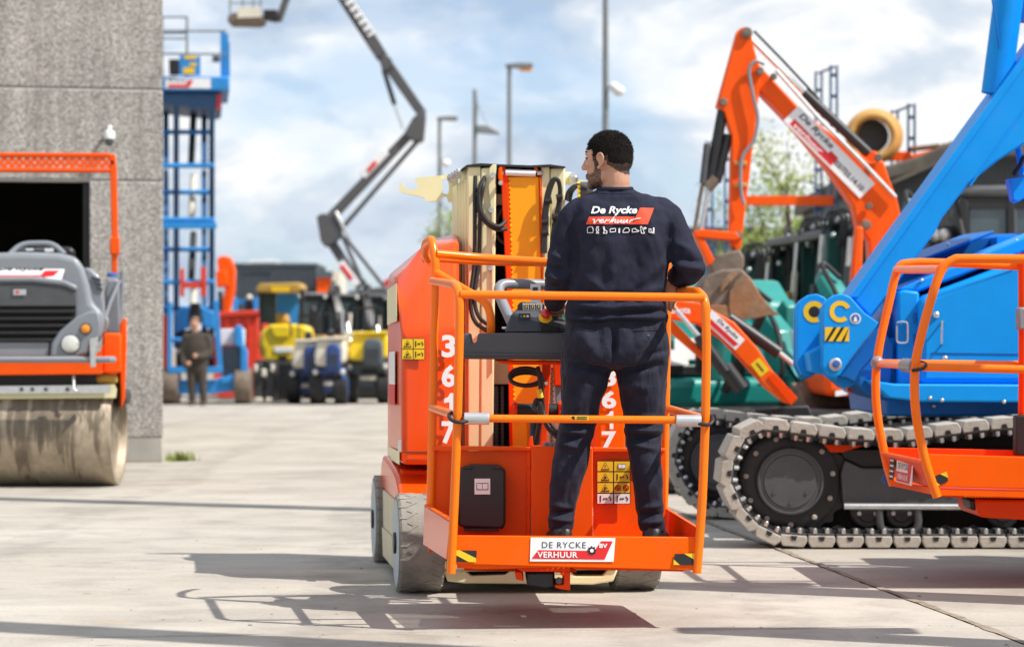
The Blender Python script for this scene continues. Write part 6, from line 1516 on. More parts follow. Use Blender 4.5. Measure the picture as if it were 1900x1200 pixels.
for (xa, xb, y, Y) in ((1351, 1547, 372, 34.45), (1547, 1691, 290, 34.45)): 
    MB().prism([(xa, y - 9), (xb, y - 9), (xb, y + 9), (xa, y + 9)], Y, .06).build('rack_beam', 'excavator_orange', RK, bevel=.008)
RG = thing('pipe_ring', 'tan ribbed pipe ring standing above the shed roof', 'pipe', P(1620, 302, 34.4))
for k in range(5):
    mb = MB(); c = P(1618, 253, 34.2)
    mb.tube([c + Vector(((.353 - .018 * abs(k - 2)) * math.cos(a) + .03 * k, .10 * k, (.335 - .018 * abs(k - 2)) * math.sin(a) + .008 * k)) for a in [2 * PI * q / 40 for q in range(40)]], .062, 10, closed=True); mb.build('ring_rib', 'pipe_tan', RG)
MB().lathe(P(1618, 253, 34.55), (0.05, 1, 0), [(0, .24), (.3, .24), (.3, 0)], 28).build('core', 'cladding', RG)
SH = thing('storage_shed', 'dark corrugated shed with weathered sloping roof behind the blue boom', 'shed', (7, 36, 0))
shd = maker(SH)
YS = 34.0
shd('wall', 'cladding', [(1585, 640), (1585, 352), (1640, 345), (1770, 290), (2300, 290), (2300, 800), (1640, 800)], YS, 6)
for k in range(62): MB().pbox(1642 + k * 8, 350 - min(50, k * 3.4), 1645.5 + k * 8, 660, YS - .03, .035).build('cladding_rib', 'cladding', SH)
shd('roof', 'roof_dark', [(1572, 356), (1576, 322), (1600, 309), (1650, 306), (1700, 292), (1765, 262), (2300, 250), (2300, 284), (1765, 292), (1700, 320)], YS - .25, 6.5, bevel=.03)
shd('gutter', 'roof_dark', [(1630, 345), (1700, 315), (1765, 287), (1765, 294), (1700, 323), (1630, 353)], YS - .33, .1)
shd('roof_stack', 'excavator_orange', [(1690, 288), (1735, 276), (1900, 262), (1900, 274), (1740, 285), (1690, 296)], YS - .2, .4, bevel=.02)
for k in range(4): shd('roof_board', 'rust', [(1690 + 60 * k, 279 - 6 * k), (1744 + 60 * k, 273 - 6 * k), (1744 + 60 * k, 266 - 6 * k), (1690 + 60 * k, 272 - 6 * k)], YS + .4, .4, bevel=.01)
FW = thing('warehouse', 'low grey warehouse far behind the excavators', 'building', (12, 95, 0))
fw = maker(FW); fw('wall', 'container_grey', [(1200, 680), (1200, 428), (1420, 426), (1420, 680)], 95, 12); fw('roof', 'cladding', [(1196, 429), (1196, 422), (1424, 420), (1424, 427)], 94.8, 12.4)
fw('pale_panel', 'white_paint', [(1402, 426), (1420, 426), (1420, 410), (1402, 410)], 94.6, 3)

# ------------------------------------------------------------------ trees
def tree(name, label, px, Y, rx, z0, z1, n, leafm, seed, lsize, cat='tree', gr=None, dens=.5):
    rnd = random.Random(seed); x = (px - 950) * Y / F
    T = thing(name, label, cat, (x, Y, 0), gr)
    mb = MB(); base = Vector((x, Y, 0)); top = Vector((x + rnd.uniform(-.2, .2), Y, z0 + (z1 - z0) * .7))
    pts_ = [base, base.lerp(top, .4) + Vector((.08, 0, 0)), top]
    mb.tube(catmull(pts_, 5), .10, 8, r1=.03); mb.build('trunk', 'bark', T)
    twigs = MB(); tips = []
    for k in range(26):
        s = base.lerp(top, rnd.uniform(.35, 1.0)); a = rnd.uniform(0, 2 * PI); ln_ = rx * rnd.uniform(.5, 1.05)
        e = s + Vector((math.cos(a) * ln_, math.sin(a) * ln_, rnd.uniform(.0, .6) * (z1 - z0)))
        e.z = min(e.z, z1)
        twigs.tube(catmull([s, s.lerp(e, .5) + Vector((0, 0, .1)), e], 4), .018, 5, r1=.005); tips.append((s, e))
    tag(twigs.build('branches', 'bark', T), kind='stuff')
    lv = MB()
    for k in range(n):
        s, e = rnd.choice(tips); q = s.lerp(e, rnd.uniform(.35, 1.1)) + Vector((rnd.gauss(0, .16), rnd.gauss(0, .16), rnd.gauss(0, .16))) * dens * 2
        d1 = Vector((rnd.uniform(-1, 1), rnd.uniform(-1, 1), rnd.uniform(-1, 1))).normalized() * lsize * rnd.uniform(.6, 1.3); d2 = d1.orthogonal().normalized() * d1.length * .5
        lv.add([q - d1, q + d2, q + d1, q - d2], [(0, 1, 2, 3)])
    tag(lv.build('crown', leafm, T, smooth=False, recalc=False), kind='stuff')
    return T
GT = 'young trees behind the machines'
tree('young_tree', 'spindly pale green tree with sparse twigs behind the orange boom', 1470, 42, 1.05, 1.8, 4.9, 2600, 'leaf_pale', 4, .05, gr=GT, dens=.55)
tree('young_tree', 'fuller green tree low between the orange arm and boom', 1435, 46, 1.2, 1.2, 4.0, 4200, 'leaf', 8, .055, gr=GT, dens=.6)
tree('young_tree', 'thin green tree rising beside the shed and the tan pipe ring', 1560, 40, .8, 1.5, 4.6, 800, 'leaf_pale', 12, .045, gr=GT, dens=.5)
tree('young_tree', 'small pale green treetop above the orange hood, left of the cream mast', 823, 75, .75, 2.6, 5.4, 900, 'leaf_pale', 15, .07, gr=GT, dens=.5)
hd = MB(); rnd = random.Random(3)
for k in range(3500):
    q = P(rnd.uniform(1375, 1580), 520, 50) ; q.y += rnd.uniform(-.6, .6); q.z = rnd.uniform(1.6, 3.7 + .25 * math.sin(q.x * 2.1)) 
    d1 = Vector((rnd.uniform(-1, 1), rnd.uniform(-1, 1), rnd.uniform(-1, 1))).normalized() * rnd.uniform(.05, .11); d2 = d1.orthogonal().normalized() * d1.length * .5
    hd.add([q - d1, q + d2, q + d1, q - d2], [(0, 1, 2, 3)])
tag(hd.build('hedge', 'leaf', smooth=False, recalc=False), 'green hedge behind the compact excavators', 'hedge', kind='stuff')

# ------------------------------------------------------------------ lamp posts and poles
def pole(name, label, cat, px, Y, ytop, r0, r1, gr=None):
    p = P(px, ytop, Y); T = thing(name, label, cat, (p.x, Y, 0), gr)
    MB().tube([Vector((p.x, Y, 0)), Vector((p.x, Y, p.z))], r0, 12, r1=r1).build('post', 'pole_grey', T)
    MB().lathe((p.x, Y, 0), (0, 0, 1), [(0, r0 * 2), (.04, r0 * 2), (.05, r0 * 1.3), (.3, r0 * 1.2)], 12).build('post_base', 'pole_grey', T)
    return T, p
T, p = pole('lamp_post', 'tall grey lamp post with flat lamp head directly left of the man', 'lamp post', 945, 62, 122, .07, .055, 'lamp posts')
MB().prism([(937, 124), (938, 119), (960, 116), (988, 116), (990, 122), (985, 126), (960, 126)], 61.9, .25).build('lamp_head', 'pole_grey', T, bevel=.02); MB().prism([(962, 126.5), (988, 126.5), (986, 132), (966, 132)], 61.92, .2).build('lamp_lens', 'amber', T, bevel=.02)
T, p = pole('lamp_post', 'lower grey lamp post with flat lamp head above the hook plate', 'lamp post', 815.5, 80, 220, .075, .06, 'lamp posts')
MB().prism([(810, 222), (811, 217), (830, 215), (848, 215), (850, 220), (846, 224)], 79.9, .3).build('lamp_head', 'pole_grey', T, bevel=.02)
MB().ball(P(827, 303, 79.8), .16, 14, 10, (1, 1, .8)).build('dome_camera', 'white_paint', T); MB().cyl(P(816, 298, 79.85), P(827, 296, 79.8), .03, n=8).build('bracket', 'pole_grey', T)
T, p = pole('sign_mast', 'grey lattice topped mast with sideways arm between the two lamp posts', 'mast', 881, 70, 166, .09, .06)
MB().prism([(884, 232), (905, 233), (928, 246), (926, 250), (884, 247)], 69.9, .12).build('side_arm', 'pole_grey', T, bevel=.02); MB().cyl(P(882, 185, 69.95), P(905, 234, 69.95), .012, n=6).build('stay_wire', 'pole_grey', T)
MB().prism([(877, 166), (884, 166), (887, 200), (884, 232), (878, 232)], 69.93, .14).build('mast_head', 'pole_grey', T, bevel=.02)
T, p = pole('camera_pole', 'tallest grey pole with white camera dome rising above the man', 'pole', 1123.5, 48, -160, .085, .05)
MB().cyl(P(1124, 158, 48), P(1136, 158, 48), .025, n=8).build('bracket', 'white_paint', T); MB().ball(P(1139, 162, 47.95), .1, 14, 10).build('camera_mount', 'white_paint', T); MB().ball(P(1148, 169, 47.95), .12, 14, 10, (1, 1, .9)).build('dome_camera', 'white_paint', T)
# ------------------------------------------------------------------ road roller, left edge
m, t, b, NN, LL = node_mat('drum_steel')
geo = NN('ShaderNodeNewGeometry'); pos = geo.outputs['Position']
mpn = NN('ShaderNodeMapping'); mpn.inputs['Scale'].default_value = (5.5, .6, .9); LL(pos, mpn.inputs[0])
sep = NN('ShaderNodeSeparateXYZ'); LL(pos, sep.inputs[0])
nz_ = noise_n(t, mpn.outputs[0], 1.7, 8, .65, .6)
ad = NN('ShaderNodeMath'); ad.operation = 'MULTIPLY_ADD'; LL(sep.outputs[2], ad.inputs[0]); ad.inputs[1].default_value = .28; LL(nz_.outputs['Fac'], ad.inputs[2])
wet = ramp_n(t, ad.outputs[0], [(.57, (.42, .355, .27)), (.62, (.33, .275, .205)), (.65, (.19, .155, .115)), (.82, (.15, .12, .09))])
sp_ = ramp_n(t, noise_n(t, pos, 14, 6, .7).outputs['Fac'], [(.3, (.75, .73, .70)), (.7, (1.1, 1.08, 1.05))])
LL(mix_n(t, 1.0, wet.outputs[0], sp_.outputs[0], 'MULTIPLY'), b.inputs['Base Color']); b.inputs['Roughness'].default_value = .5; b.inputs['Metallic'].default_value = .35
RO = thing('road_roller', 'orange and grey tandem road roller parked at the left edge before the building', 'road roller', (-3.9, 20, 0))
ro_ = maker(RO); YR = 19.5
def ro(*a, **k):
    k.setdefault('skew', -0.17); return ro_(*a, **k)
xl, xr = P(-130, 0, YR).x, P(221, 0, YR).x
MB().lathe((xl, YR, .455), (1, 0, 0), [(0, .40), (0, .455), (xr - xl - .012, .455), (xr - xl, .445), (xr - xl, .40), (xr - xl - .06, .38), (xr - xl - .06, 0)], 96).build('drum', 'drum_steel', RO, ang=40)
MB().lathe((xl - .34, YR + 2.0, .455), (1, 0, 0), [(0, .455), (xr - xl + .0, .455), (xr - xl, .40), (xr - xl - .05, .38), (xr - xl - .05, 0)], 64).build('drum', 'drum_steel', RO)
ro('scraper', 'cream', [(-130, 727), (213, 713), (217, 722), (215, 738), (-130, 741)], YR - .42, .04)
ro('scraper_bar', 'zinc', [(-130, 717), (204, 714), (204, 729), (-130, 731)], YR - .47, .03)
for x in (40, 60, 85, 125): MB().lathe(P(x, 722, YR - .47), (0, -1, 0), [(0, .018), (.012, .016)], 8).build('bolt', 'steel_grey', RO)
MB().ptube([(137, 695, YR - .46), (137, 722, YR - .5), (143, 726, YR - .5)], .012, 8).build('scraper_clip', 'zinc', RO)
ro('frame_beam', 'excavator_orange', [(-130, 672), (160, 671), (187, 650), (190, 640), (190, 694), (-130, 697)], YR - .5, .18, bevel=.012)
MB().ptube([(-130, 667, YR - .62), (205, 667, YR - .62), (211, 667, YR - .58)], .026, 12).build('bumper_tube', 'grey_paint', RO)
ro('yoke', 'excavator_orange', [(190, 622), (200, 617), (226, 618), (226, 690), (215, 694), (190, 692)], YR - .40, .7, bevel=.02)
ro('yoke_plate', 'excavator_orange', [(223, 600), (230, 588), (235, 592), (235, 640), (232, 740), (224, 760), (222, 700)], YR - .2, .7, bevel=.012)
MB().lathe(P(232, 735, YR - .1), (1, -.2, 0), [(0, .06), (.03, .06), (.04, .04)], 16).build('wheel_motor', 'steel_grey', RO)
ro('tie_strap', 'zinc', [(166, 628), (182, 625), (182, 640), (178, 642), (178, 680), (168, 682), (167, 650)], YR - .66, .03, bevel=.004)
ro('undertray', 'steel_black', [(-130, 697), (200, 694), (200, 712), (-130, 716)], YR - .3, .5)
ro('water_tray', 'ochre', [(178, 694), (216, 690), (220, 712), (178, 712)], YR - .35, .3, bevel=.03)
hd_ = ro('hood', 'grey_paint', [(-120, 560), (-100, 520), (-70, 480), (-30, 470), (40, 467), (108, 469), (142, 476), (156, 497), (166, 530), (171, 560), (192, 580), (194, 600), (188, 632), (166, 640), (158, 662), (-120, 664)], YR - .42, 1.5, bevel=.05, seg=4)
ro('side_hood', 'grey_paint', [(155, 495), (170, 498), (188, 515), (195, 560), (197, 620), (170, 630)], YR - .1, 1.0, bevel=.03, seg=3)
for k in range(3): ro('side_louvre', 'grey_plastic', [(170 + 4 * k, 512 + 9 * k), (186 + 2 * k, 516 + 9 * k), (188 + 2 * k, 521 + 9 * k), (172 + 4 * k, 518 + 9 * k)], YR - .115, .02, par=hd_, bevel=.004)
ro('hood_brow', 'grey_paint', [(-100, 530), (-60, 524), (60, 523), (120, 530), (143, 541), (143, 530), (118, 519), (60, 513), (-60, 514)], YR - .47, .08, par=hd_, bevel=.015)
ro('grille_top', 'steel_grey', [(-100, 532), (-60, 527), (60, 527), (115, 533), (141, 543), (141, 568), (-100, 568)], YR - .455, .05, par=hd_, bevel=.006)
ro('grille_back', 'recess_shade', [(-100, 568), (141, 568), (141, 586), (112, 612), (95, 633), (-100, 633)], YR - .435, .03, par=hd_)
for k in range(5):
    y = 575 + k * 13.2; xe = 141 if k < 2 else 141 - (k - 1) * 13
    ro('grille_slat', 'steel_black', [(-100, y), (xe, y), (xe - 2, y + 5.5), (-100, y + 5.5)], YR - .48, .04, par=hd_, bevel=.006)
ro('lower_panel', 'grey_paint', [(-110, 634), (92, 634), (90, 661), (-110, 662)], YR - .46, .05, par=hd_, bevel=.01)
hp_ = ro('lamp_panel', 'grey_paint', [(93, 661), (96, 636), (112, 613), (142, 588), (166, 577), (182, 577), (187, 600), (184, 626), (166, 631), (160, 655), (140, 661)], YR - .50, .1, par=hd_, bevel=.015)
MB().lathe(P(131, 638, YR - .5), (0, -1, 0), [(0, .078), (.012, .078), (.016, .070)], 32).build('headlight_rim', 'grey_plastic', RO)
MB().lathe(P(131, 638, YR - .505), (0, -1, 0), [(0, .069), (.014, .069), (.022, .05), (.026, .02), (.027, 0)], 32).build('headlight', 'lamp_glass', RO)
MB().lathe(P(159, 610, YR - .5), (0, -1, 0), [(0, .045), (.01, .045), (.012, .038)], 24).build('indicator_rim', 'black_plastic', RO)
MB().lathe(P(159, 610, YR - .505), (0, -1, 0), [(0, .037), (.016, .035), (.024, .018), (.025, 0)], 24).build('indicator', 'amber', RO)
fr = pframe(37, 542, YR - .46); bg_ = fr.rect('badge', 0, 0, .10, .045, 'silver', hd_, .006)
fr.rect('badge_mark', -.02, 0, .03, .02, 'red_print', bg_, .0075, .001)
fr = Frame(P(35, 509, YR - .42), (1, 0, .0), (0, .35, 1)); kk = YR / F
s_ = fr.poly('company_sign', [(-95 * kk, -14 * kk), (78 * kk, -15 * kk), (84 * kk, 12 * kk), (-90 * kk, 17 * kk)], 'white_print', hd_, .014)
fr.text('lettering', 'De Rycke', 'black_print', s_, 4 * kk, 9 * kk, 82 * kk, 10 * kk, .0165, bold=.02, shear=.2); fr.poly('sign_red', [(-60 * kk, -3 * kk), (40 * kk, -3 * kk), (48 * kk, 6 * kk), (74 * kk, 6 * kk), (64 * kk, -4.5 * kk), (50 * kk, -6 * kk), (-62 * kk, -6 * kk)], 'red_print', s_, .0165, .001)
fr.text('lettering', '03/755.14.10', 'black_print', s_, -4 * kk, -10 * kk, 110 * kk, 6.5 * kk, .0165, bold=.02)
MB().ptube([(18, 472, YR + .1), (40, 452, YR + .15), (98, 451, YR + .15), (120, 472, YR + .1)], .022, 10, fil=.08).build('grab_rail', 'grey_paint', RO)
ro('seat', 'black_plastic', [(108, 474), (112, 458), (132, 457), (138, 464), (140, 478)], YR + .5, .4, bevel=.03)
ro('dash', 'grey_plastic', [(32, 470), (34, 460), (100, 459), (102, 470)], YR + .3, .3, bevel=.02); ro('dash_label', 'white_print', [(48, 461), (62, 461), (62, 465), (48, 465)], YR + .29, .01); ro('dash_label', 'white_print', [(83, 461), (99, 461), (99, 467), (83, 467)], YR + .29, .01)
# roll-over bar with perforated cross beam
YB = YR + .9
ro('rops_post', 'excavator_orange', [(204, 318), (204, 286), (214, 286), (217, 318), (219, 440), (217, 512), (207, 512), (207, 440)], YB, .1, bevel=.008)
bm = MB(); 
ro('rops_beam', 'excavator_orange', [(-300, 282), (204, 284), (204, 291), (-300, 289)], YB - .01, .14, bevel=.006); ro('rops_beam', 'excavator_orange', [(-300, 311), (204, 313), (204, 319), (-300, 317)], YB - .01, .14, bevel=.006)
web = MB(); sy = 7.0
for r_ in range(3):
    for c_ in range(36):
        x0 = -300 + c_ * 14 + (7 if r_ % 2 else 0); y0 = 291 + r_ * 7
        ho = [(x0 + 7 + 2.6 * math.cos(q * PI / 4 + PI / 8), y0 + 3.5 + 2.2 * math.sin(q * PI / 4 + PI / 8)) for q in range(8)]
        oc = [(x0 + 14, y0 + 3.5), (x0 + 14, y0 + 7), (x0 + 7, y0 + 7), (x0, y0 + 7), (x0, y0 + 3.5), (x0, y0), (x0 + 7, y0), (x0 + 14, y0)]
        ho = [(x0 + 7 + 2.8 * math.cos(q * PI / 4), y0 + 3.5 + 2.3 * math.sin(q * PI / 4)) for q in range(8)]
        web.add([P(a, b_, YB) for a, b_ in oc + ho], [(q, (q + 1) % 8, 8 + (q + 1) % 8, 8 + q) for q in range(8)])
tag(web.build('perforated_web', 'excavator_orange', RO, smooth=False), kind='stuff')
ro('post_clamp', 'excavator_orange', [(204, 440), (222, 440), (222, 472), (204, 472)], YB - .02, .14, bevel=.01); MB().cyl(P(198, 468, YB), P(230, 468, YB), .012, n=8).build('clamp_pin', 'zinc', RO)
ro('water_tank', 'grey_paint', [(196, 620), (194, 540), (200, 520), (214, 516), (222, 522), (224, 620)], YB - .3, .8, bevel=.04, seg=3)
MB().lathe(P(208, 514, YB - .1), (0, 0, 1), [(0, .045), (.03, .045), (.035, .035)], 16).build('tank_cap', 'mid_blue', RO)
MB().ptube([(227, 505, YB - .2), (226, 540, YB - .2), (224, 600, YB - .2)], .02, 8).build('handrail', 'grey_paint', RO); MB().ptube([(222, 520, YB - .3), (205, 560, YB - .4), (192, 600, YB - .5)], .016, 8).build('handrail', 'grey_paint', RO)
ro('side_cover', 'grey_paint', [(186, 622), (188, 595), (200, 585), (203, 600), (196, 622)], YR - .15, .3, bevel=.02)

# ------------------------------------------------------------------ blue scissor lift, far left
SL_ = thing('scissor_lift', 'tall raised blue scissor lift behind the corner of the building', 'lift', P(365, 752, 49) * Vector((1, 1, 0)) if False else (-6.4, 49.5, 0))
sl_ = maker(SL_); YL = 49.0
def sl(*a, **k):
    k.setdefault('skew', -0.13); return sl_(*a, **k)
sl('platform', 'blue_lift', [(270, 168), (426, 168), (426, 142), (270, 142)], YL - .9, 2.6, bevel=.03)
sl('platform_base', 'blue_steel', [(275, 172), (410, 172), (412, 200), (400, 204), (275, 190)], YL - .7, 2.2, bevel=.02)
sl('platform_end', 'red_plain', [(402, 175), (412, 175), (408, 203), (402, 203)], YL - .75, .05)
f_ = pframe(349, 155, YL - .9); kL = (YL - .9) / F
s_ = f_.rect('company_sign', 0, 0, 84 * kL, 19 * kL, 'white_print', SL_, .01)
f_.poly('sign_red', [(-38 * kL, -8 * kL), (2 * kL, -8 * kL), (10 * kL, 6 * kL), (0, 6 * kL), (-4 * kL, -2 * kL), (-36 * kL, -2 * kL)], 'red_print', s_, .014, .002); f_.text('lettering', 'De Rycke', 'black_print', s_, -20 * kL, 4.5 * kL, 34 * kL, 6 * kL, .014, bold=.02, shear=.2)
def lt(pts, r, m_='blue_lift', name='guard_rail'): return MB().ptube(pts, r, 8).build(name, m_, SL_)
for x in (301, 347): lt([(x, 145, YL - .85), (x, 32 if x < 360 else 60, YL - .85)], .025, 'pole_grey')
for (y) in (32, 62, 72, 100): lt([(270, y, YL - .85), (348, y, YL - .85)], .02, 'pole_grey')
lt([(300, 58, YL - .8), (420, 58, YL - .8)], .022, 'pole_grey'); lt([(270, 100, YL - .8), (420, 101, YL - .8)], .022, 'pole_grey')
sl('end_gate', 'blue_lift', [(409, 60), (415, 58), (426, 80), (427, 142), (409, 142)], YL - .6, .06); sl('end_gate', 'blue_lift', [(418, 62), (424, 62), (424, 142), (418, 142)], YL + .9, .06)
sl('control_box', 'steel_black', [(313, 110), (333, 110), (333, 138), (314, 138)], YL - .95, .25, bevel=.02); sl('panel', 'blue_lift', [(333, 103), (372, 105), (372, 140), (333, 140)], YL - .9, .05)
for (x0, y0, x1, y1) in ((342, 104, 365, 110), (352, 117, 365, 123), (340, 126, 361, 137)): sl('sticker', 'yellow_print', [(x0, y0), (x1, y0), (x1, y1), (x0, y1)], YL - .91, .01)
sl('motor', 'steel_grey', [(394, 104), (408, 104), (408, 114), (394, 114)], YL - .8, .2, bevel=.01)
# scissor stages seen end-on: crossing arms run away from the camera
st_y = [196, 312, 420, 525, 640]
zs = [P(0, y, YL).z for y in st_y]
for i in range(4):
    for (x, sg) in ((303, 1), (322, -1), (374, 1), (388, -1)):
        ya_, yb_ = YL - .95 * sg + .3, YL + .95 * sg + .3; a_, b_ = Vector((P(x, 0, ya_).x, ya_, zs[i + 1])), Vector((P(x, 0, yb_).x, yb_, zs[i]))
        d_ = (b_ - a_).normalized(); n_ = Vector((0, -d_.z, d_.y))
        MB().prism3([a_ + n_ * .07, b_ + n_ * .07, b_ - n_ * .07, a_ - n_ * .07], (.11, 0, 0)).build('scissor_arm', 'blue_steel', SL_)
    for (yy, zz) in ((YL - .65, zs[i + 1] + .1 * (i % 2)), (YL + .3, (zs[i] + zs[i + 1]) / 2 + .12)):
        MB().cyl(Vector((P(302, 0, yy).x, yy, zz)), Vector((P(398, 0, yy).x, yy, zz)), .05, n=10).build('cross_tube', 'blue_lift', SL_)
    MB().cyl(Vector((P(352, 0, YL).x, YL + .2, zs[i + 1] + .05)), Vector((P(352, 0, YL).x, YL + .6, zs[i] - .1)), .07, n=10).build('lift_ram', 'off_white' if i % 2 else 'steel_black', SL_)
sl('stage_beam', 'blue_lift', [(300, 412), (402, 412), (402, 424), (300, 424)], YL - .75, .12, bevel=.01)
sl('chassis', 'blue_lift', [(240, 700), (330, 706), (400, 706), (440, 690), (460, 690), (458, 722), (400, 730), (240, 733)], YL - .9, 2.2, bevel=.03)
sl('fender', 'blue_lift', [(434, 610), (440, 602), (449, 603), (452, 640), (460, 650), (460, 700), (448, 712), (408, 712), (408, 700), (438, 698), (446, 690), (446, 645), (436, 640)], YL - .95, .5, bevel=.03)
sl('engine_panel', 'container_grey', [(413, 642), (446, 642), (446, 698), (413, 698)], YL - .8, .8, bevel=.02); sl('white_panel', 'white_paint', [(408, 610), (455, 610), (455, 641), (408, 641)], YL - .7, .6, bevel=.02)
sl('mast_frame', 'blue_lift', [(395, 560), (405, 556), (414, 690), (404, 694)], YL - 1.0, .12, bevel=.01); sl('mast_frame', 'blue_lift', [(312, 560), (320, 560), (318, 690), (310, 690)], YL - 1.0, .12, bevel=.01); sl('mast_frame', 'blue_lift', [(312, 680), (412, 680), (412, 692), (312, 692)], YL - 1.02, .12, bevel=.01)
sl('power_pack', 'steel_black', [(326, 612), (396, 612), (396, 690), (326, 690)], YL - .3, .5, bevel=.03)
sl('ram_mount', 'blue_lift', [(326, 576), (352, 570), (354, 606), (326, 618)], YL - .6, .4, bevel=.03); sl('ram_mount', 'blue_lift', [(372, 570), (398, 578), (398, 612), (376, 606)], YL - .6, .4, bevel=.03)
sl('hose_bundle', 'steel_black', [(352, 562), (372, 562), (374, 600), (350, 600)], YL - .65, .3, bevel=.04)
for (x, y) in ((332, 652), (340, 668), (392, 660), (336, 632)): MB().ball(P(x, y, YL - .5), .05, 8, 6).build('fitting', 'zinc', SL_)
for (x0, y0, x1, y1) in ((334, 498, 342, 550), (372, 495, 382, 550), (340, 524, 376, 534), (302, 585, 318, 690), (396, 624, 402, 690)): sl('red_frame', 'container_red', [(x0, y0), (x1, y0), (x1, y1), (x0, y1)], YL - .85, .2, bevel=.01)
for (x, Y) in ((452, YL - .75), (318, YL - .75)):
    wh = MB().lathe(P(x, 0, Y) * Vector((1, 1, 0)) + Vector((-.16, 0, .36)), (1, 0, 0), [(0, .28), (0, .34), (.03, .36), (.29, .36), (.32, .34), (.32, .24)], 24).build('wheel', 'mud_steel', SL_)
# ------------------------------------------------------------------ man in brown work clothes
p2 = thing('person', 'man in dark brown jacket and trousers standing before the scissor lift', 'person', (P(365, 0, 47).x, 47, 0))
kp = 47 / F
def pp(px, py, dy=0): return P(px, py, 47) + Vector((0, dy, 0))
bd = MB()
def loft2(rows):
    rings = []
    for (py, x0, x1, b_) in rows:
        c = pp((x0 + x1) / 2, py); a = (x1 - x0) / 2 * kp
        rings.append([c + Vector((a * math.cos(q), b_ * math.sin(q), 0)) for q in [2 * PI * j / 16 for j in range(16)]])
    bd.ring(rings)
loft2([(615, 354, 373, .07), (622, 344, 384, .11), (640, 341, 389, .14), (665, 343, 388, .14), (685, 345, 386, .13), (694, 348, 382, .10)])
loft2([(680, 345, 365, .12), (710, 347, 364, .1), (735, 350, 363, .08), (748, 350, 362, .08)]); loft2([(680, 364, 385, .12), (710, 367, 384, .1), (735, 371, 384, .08), (748, 371, 384, .08)])
chain(bd, [(pp(346, 625), .09), (pp(339, 655), .075), (pp(345, 678, -.1), .055), (pp(352, 676, -.2), .05)], 10); chain(bd, [(pp(384, 625), .09), (pp(390, 650), .075), (pp(378, 662, -.14), .06), (pp(367, 660, -.2), .05)], 10)
cl = remesh(bd, .018, 4); link(cl, 'work_clothes', 'brown_cloth', p2)
bd = MB(); bd.ball(pp(361, 601), .1, 16, 12, (.85, 1, 1.25)); chain(bd, [(pp(362, 606), .06), (pp(363, 620), .06), (pp(364, 660), .07)], 10); bd.ball(pp(365, 660, -.25), .05, 10, 8); bd.ball(pp(353, 674, -.25), .05, 10, 8)
hb = remesh(bd, .014, 3); link(hb, 'body', 'skin', p2)
mb = MB(); mb.ball(pp(362, 594, .02), .1, 14, 10, (.9, 1.02, .75)); mb.build('hair', 'beard', p2)
for x in (356, 377):
    mb = MB(); mb.ball(pp(x, 750, -.06), .1, 12, 8, (.65, 1.5, .55)); mb.build('shoe', 'brown_cloth', p2)

# ------------------------------------------------------------------ machines in the middle distance, left
RS = thing('red_skip', 'bright red steel skip behind the scissor lift', 'skip', (P(445, 0, 54).x, 54.6, 0)); rs = maker(RS); YK = 54.0
rs('side', 'container_red', [(405, 583), (481, 580), (482, 650), (474, 692), (470, 738), (405, 738)], YK, 2.0, bevel=.04)
for x in (420, 440, 460): rs('rib', 'container_red', [(x, 588), (x + 3, 588), (x + 3, 690), (x, 690)], YK - .05, .06)
rs('rim', 'container_red', [(403, 578), (483, 575), (483, 584), (403, 588)], YK - .08, 2.1, bevel=.02)
OA = thing('orange_excavator', 'small orange excavator arm folded beside the scissor lift', 'excavator', (P(417, 0, 57).x, 57.4, 0)); oa = maker(OA)
oa('boom', 'excavator_orange', [(402, 480), (412, 474), (427, 477), (435, 500), (434, 540), (424, 580), (420, 660), (404, 660), (408, 580), (418, 530), (416, 505), (404, 500)], 57, .4, bevel=.03); oa('stick', 'excavator_orange', [(400, 502), (420, 500), (424, 530), (402, 534)], 56.8, .4, bevel=.03)
oa('house', 'excavator_orange', [(396, 735), (396, 660), (430, 660), (430, 735)], 56.9, 1.5, bevel=.05); oa('ram', 'steel_black', [(404, 540), (412, 540), (414, 600), (406, 600)], 56.75, .12, bevel=.02)
BF = thing('blue_loader', 'small blue loader frame behind the red skip', 'loader', (P(455, 0, 60).x, 60.5, 0)); bf = maker(BF)
for (x0, x1) in ((432, 440), (470, 478)): bf('frame_post', 'blue_lift', [(x0, 552), (x1, 552), (x1, 660), (x0, 660)], 60, .15, bevel=.01)
bf('frame_beam', 'blue_lift', [(432, 556), (478, 554), (478, 562), (432, 564)], 60.2, .12); bf('operator_seat', 'steel_black', [(454, 585), (456, 556), (468, 556), (470, 585)], 60.1, .4, bevel=.05); bf('lamp', 'off_white', [(456, 556), (458, 546), (466, 546), (468, 556)], 60.0, .2, bevel=.04); bf('body', 'blue_lift', [(428, 728), (428, 590), (482, 590), (482, 728)], 60.3, 1.2, bevel=.05)
CT = thing('shipping_container', 'long dark blue-grey container stack on the horizon', 'container', (P(510, 0, 80).x, 81, 0)); ct = maker(CT)
ct('end_panel', 'container_grey', [(436, 708), (436, 492), (586, 492), (586, 708)], 80, 4); ct('top_rail', 'container_grey', [(434, 494), (434, 488), (588, 488), (588, 494)], 79.9, 4.1); 
for k in range(19): ct('corrugation', 'container_grey', [(440 + k * 8, 496), (444 + k * 8, 496), (444 + k * 8, 640), (440 + k * 8, 640)], 79.93, .08)
MB().ptube([(462, 489, 79.8), (464, 485, 79.8), (515, 484, 79.8), (517, 489, 79.8)], .03, 8).build('roof_rail', 'white_paint', CT)
C2 = thing('cabin_container', 'small orange and white cabin container right of the dark container', 'container', (P(605, 0, 78).x, 79, 0)); c2 = maker(C2)
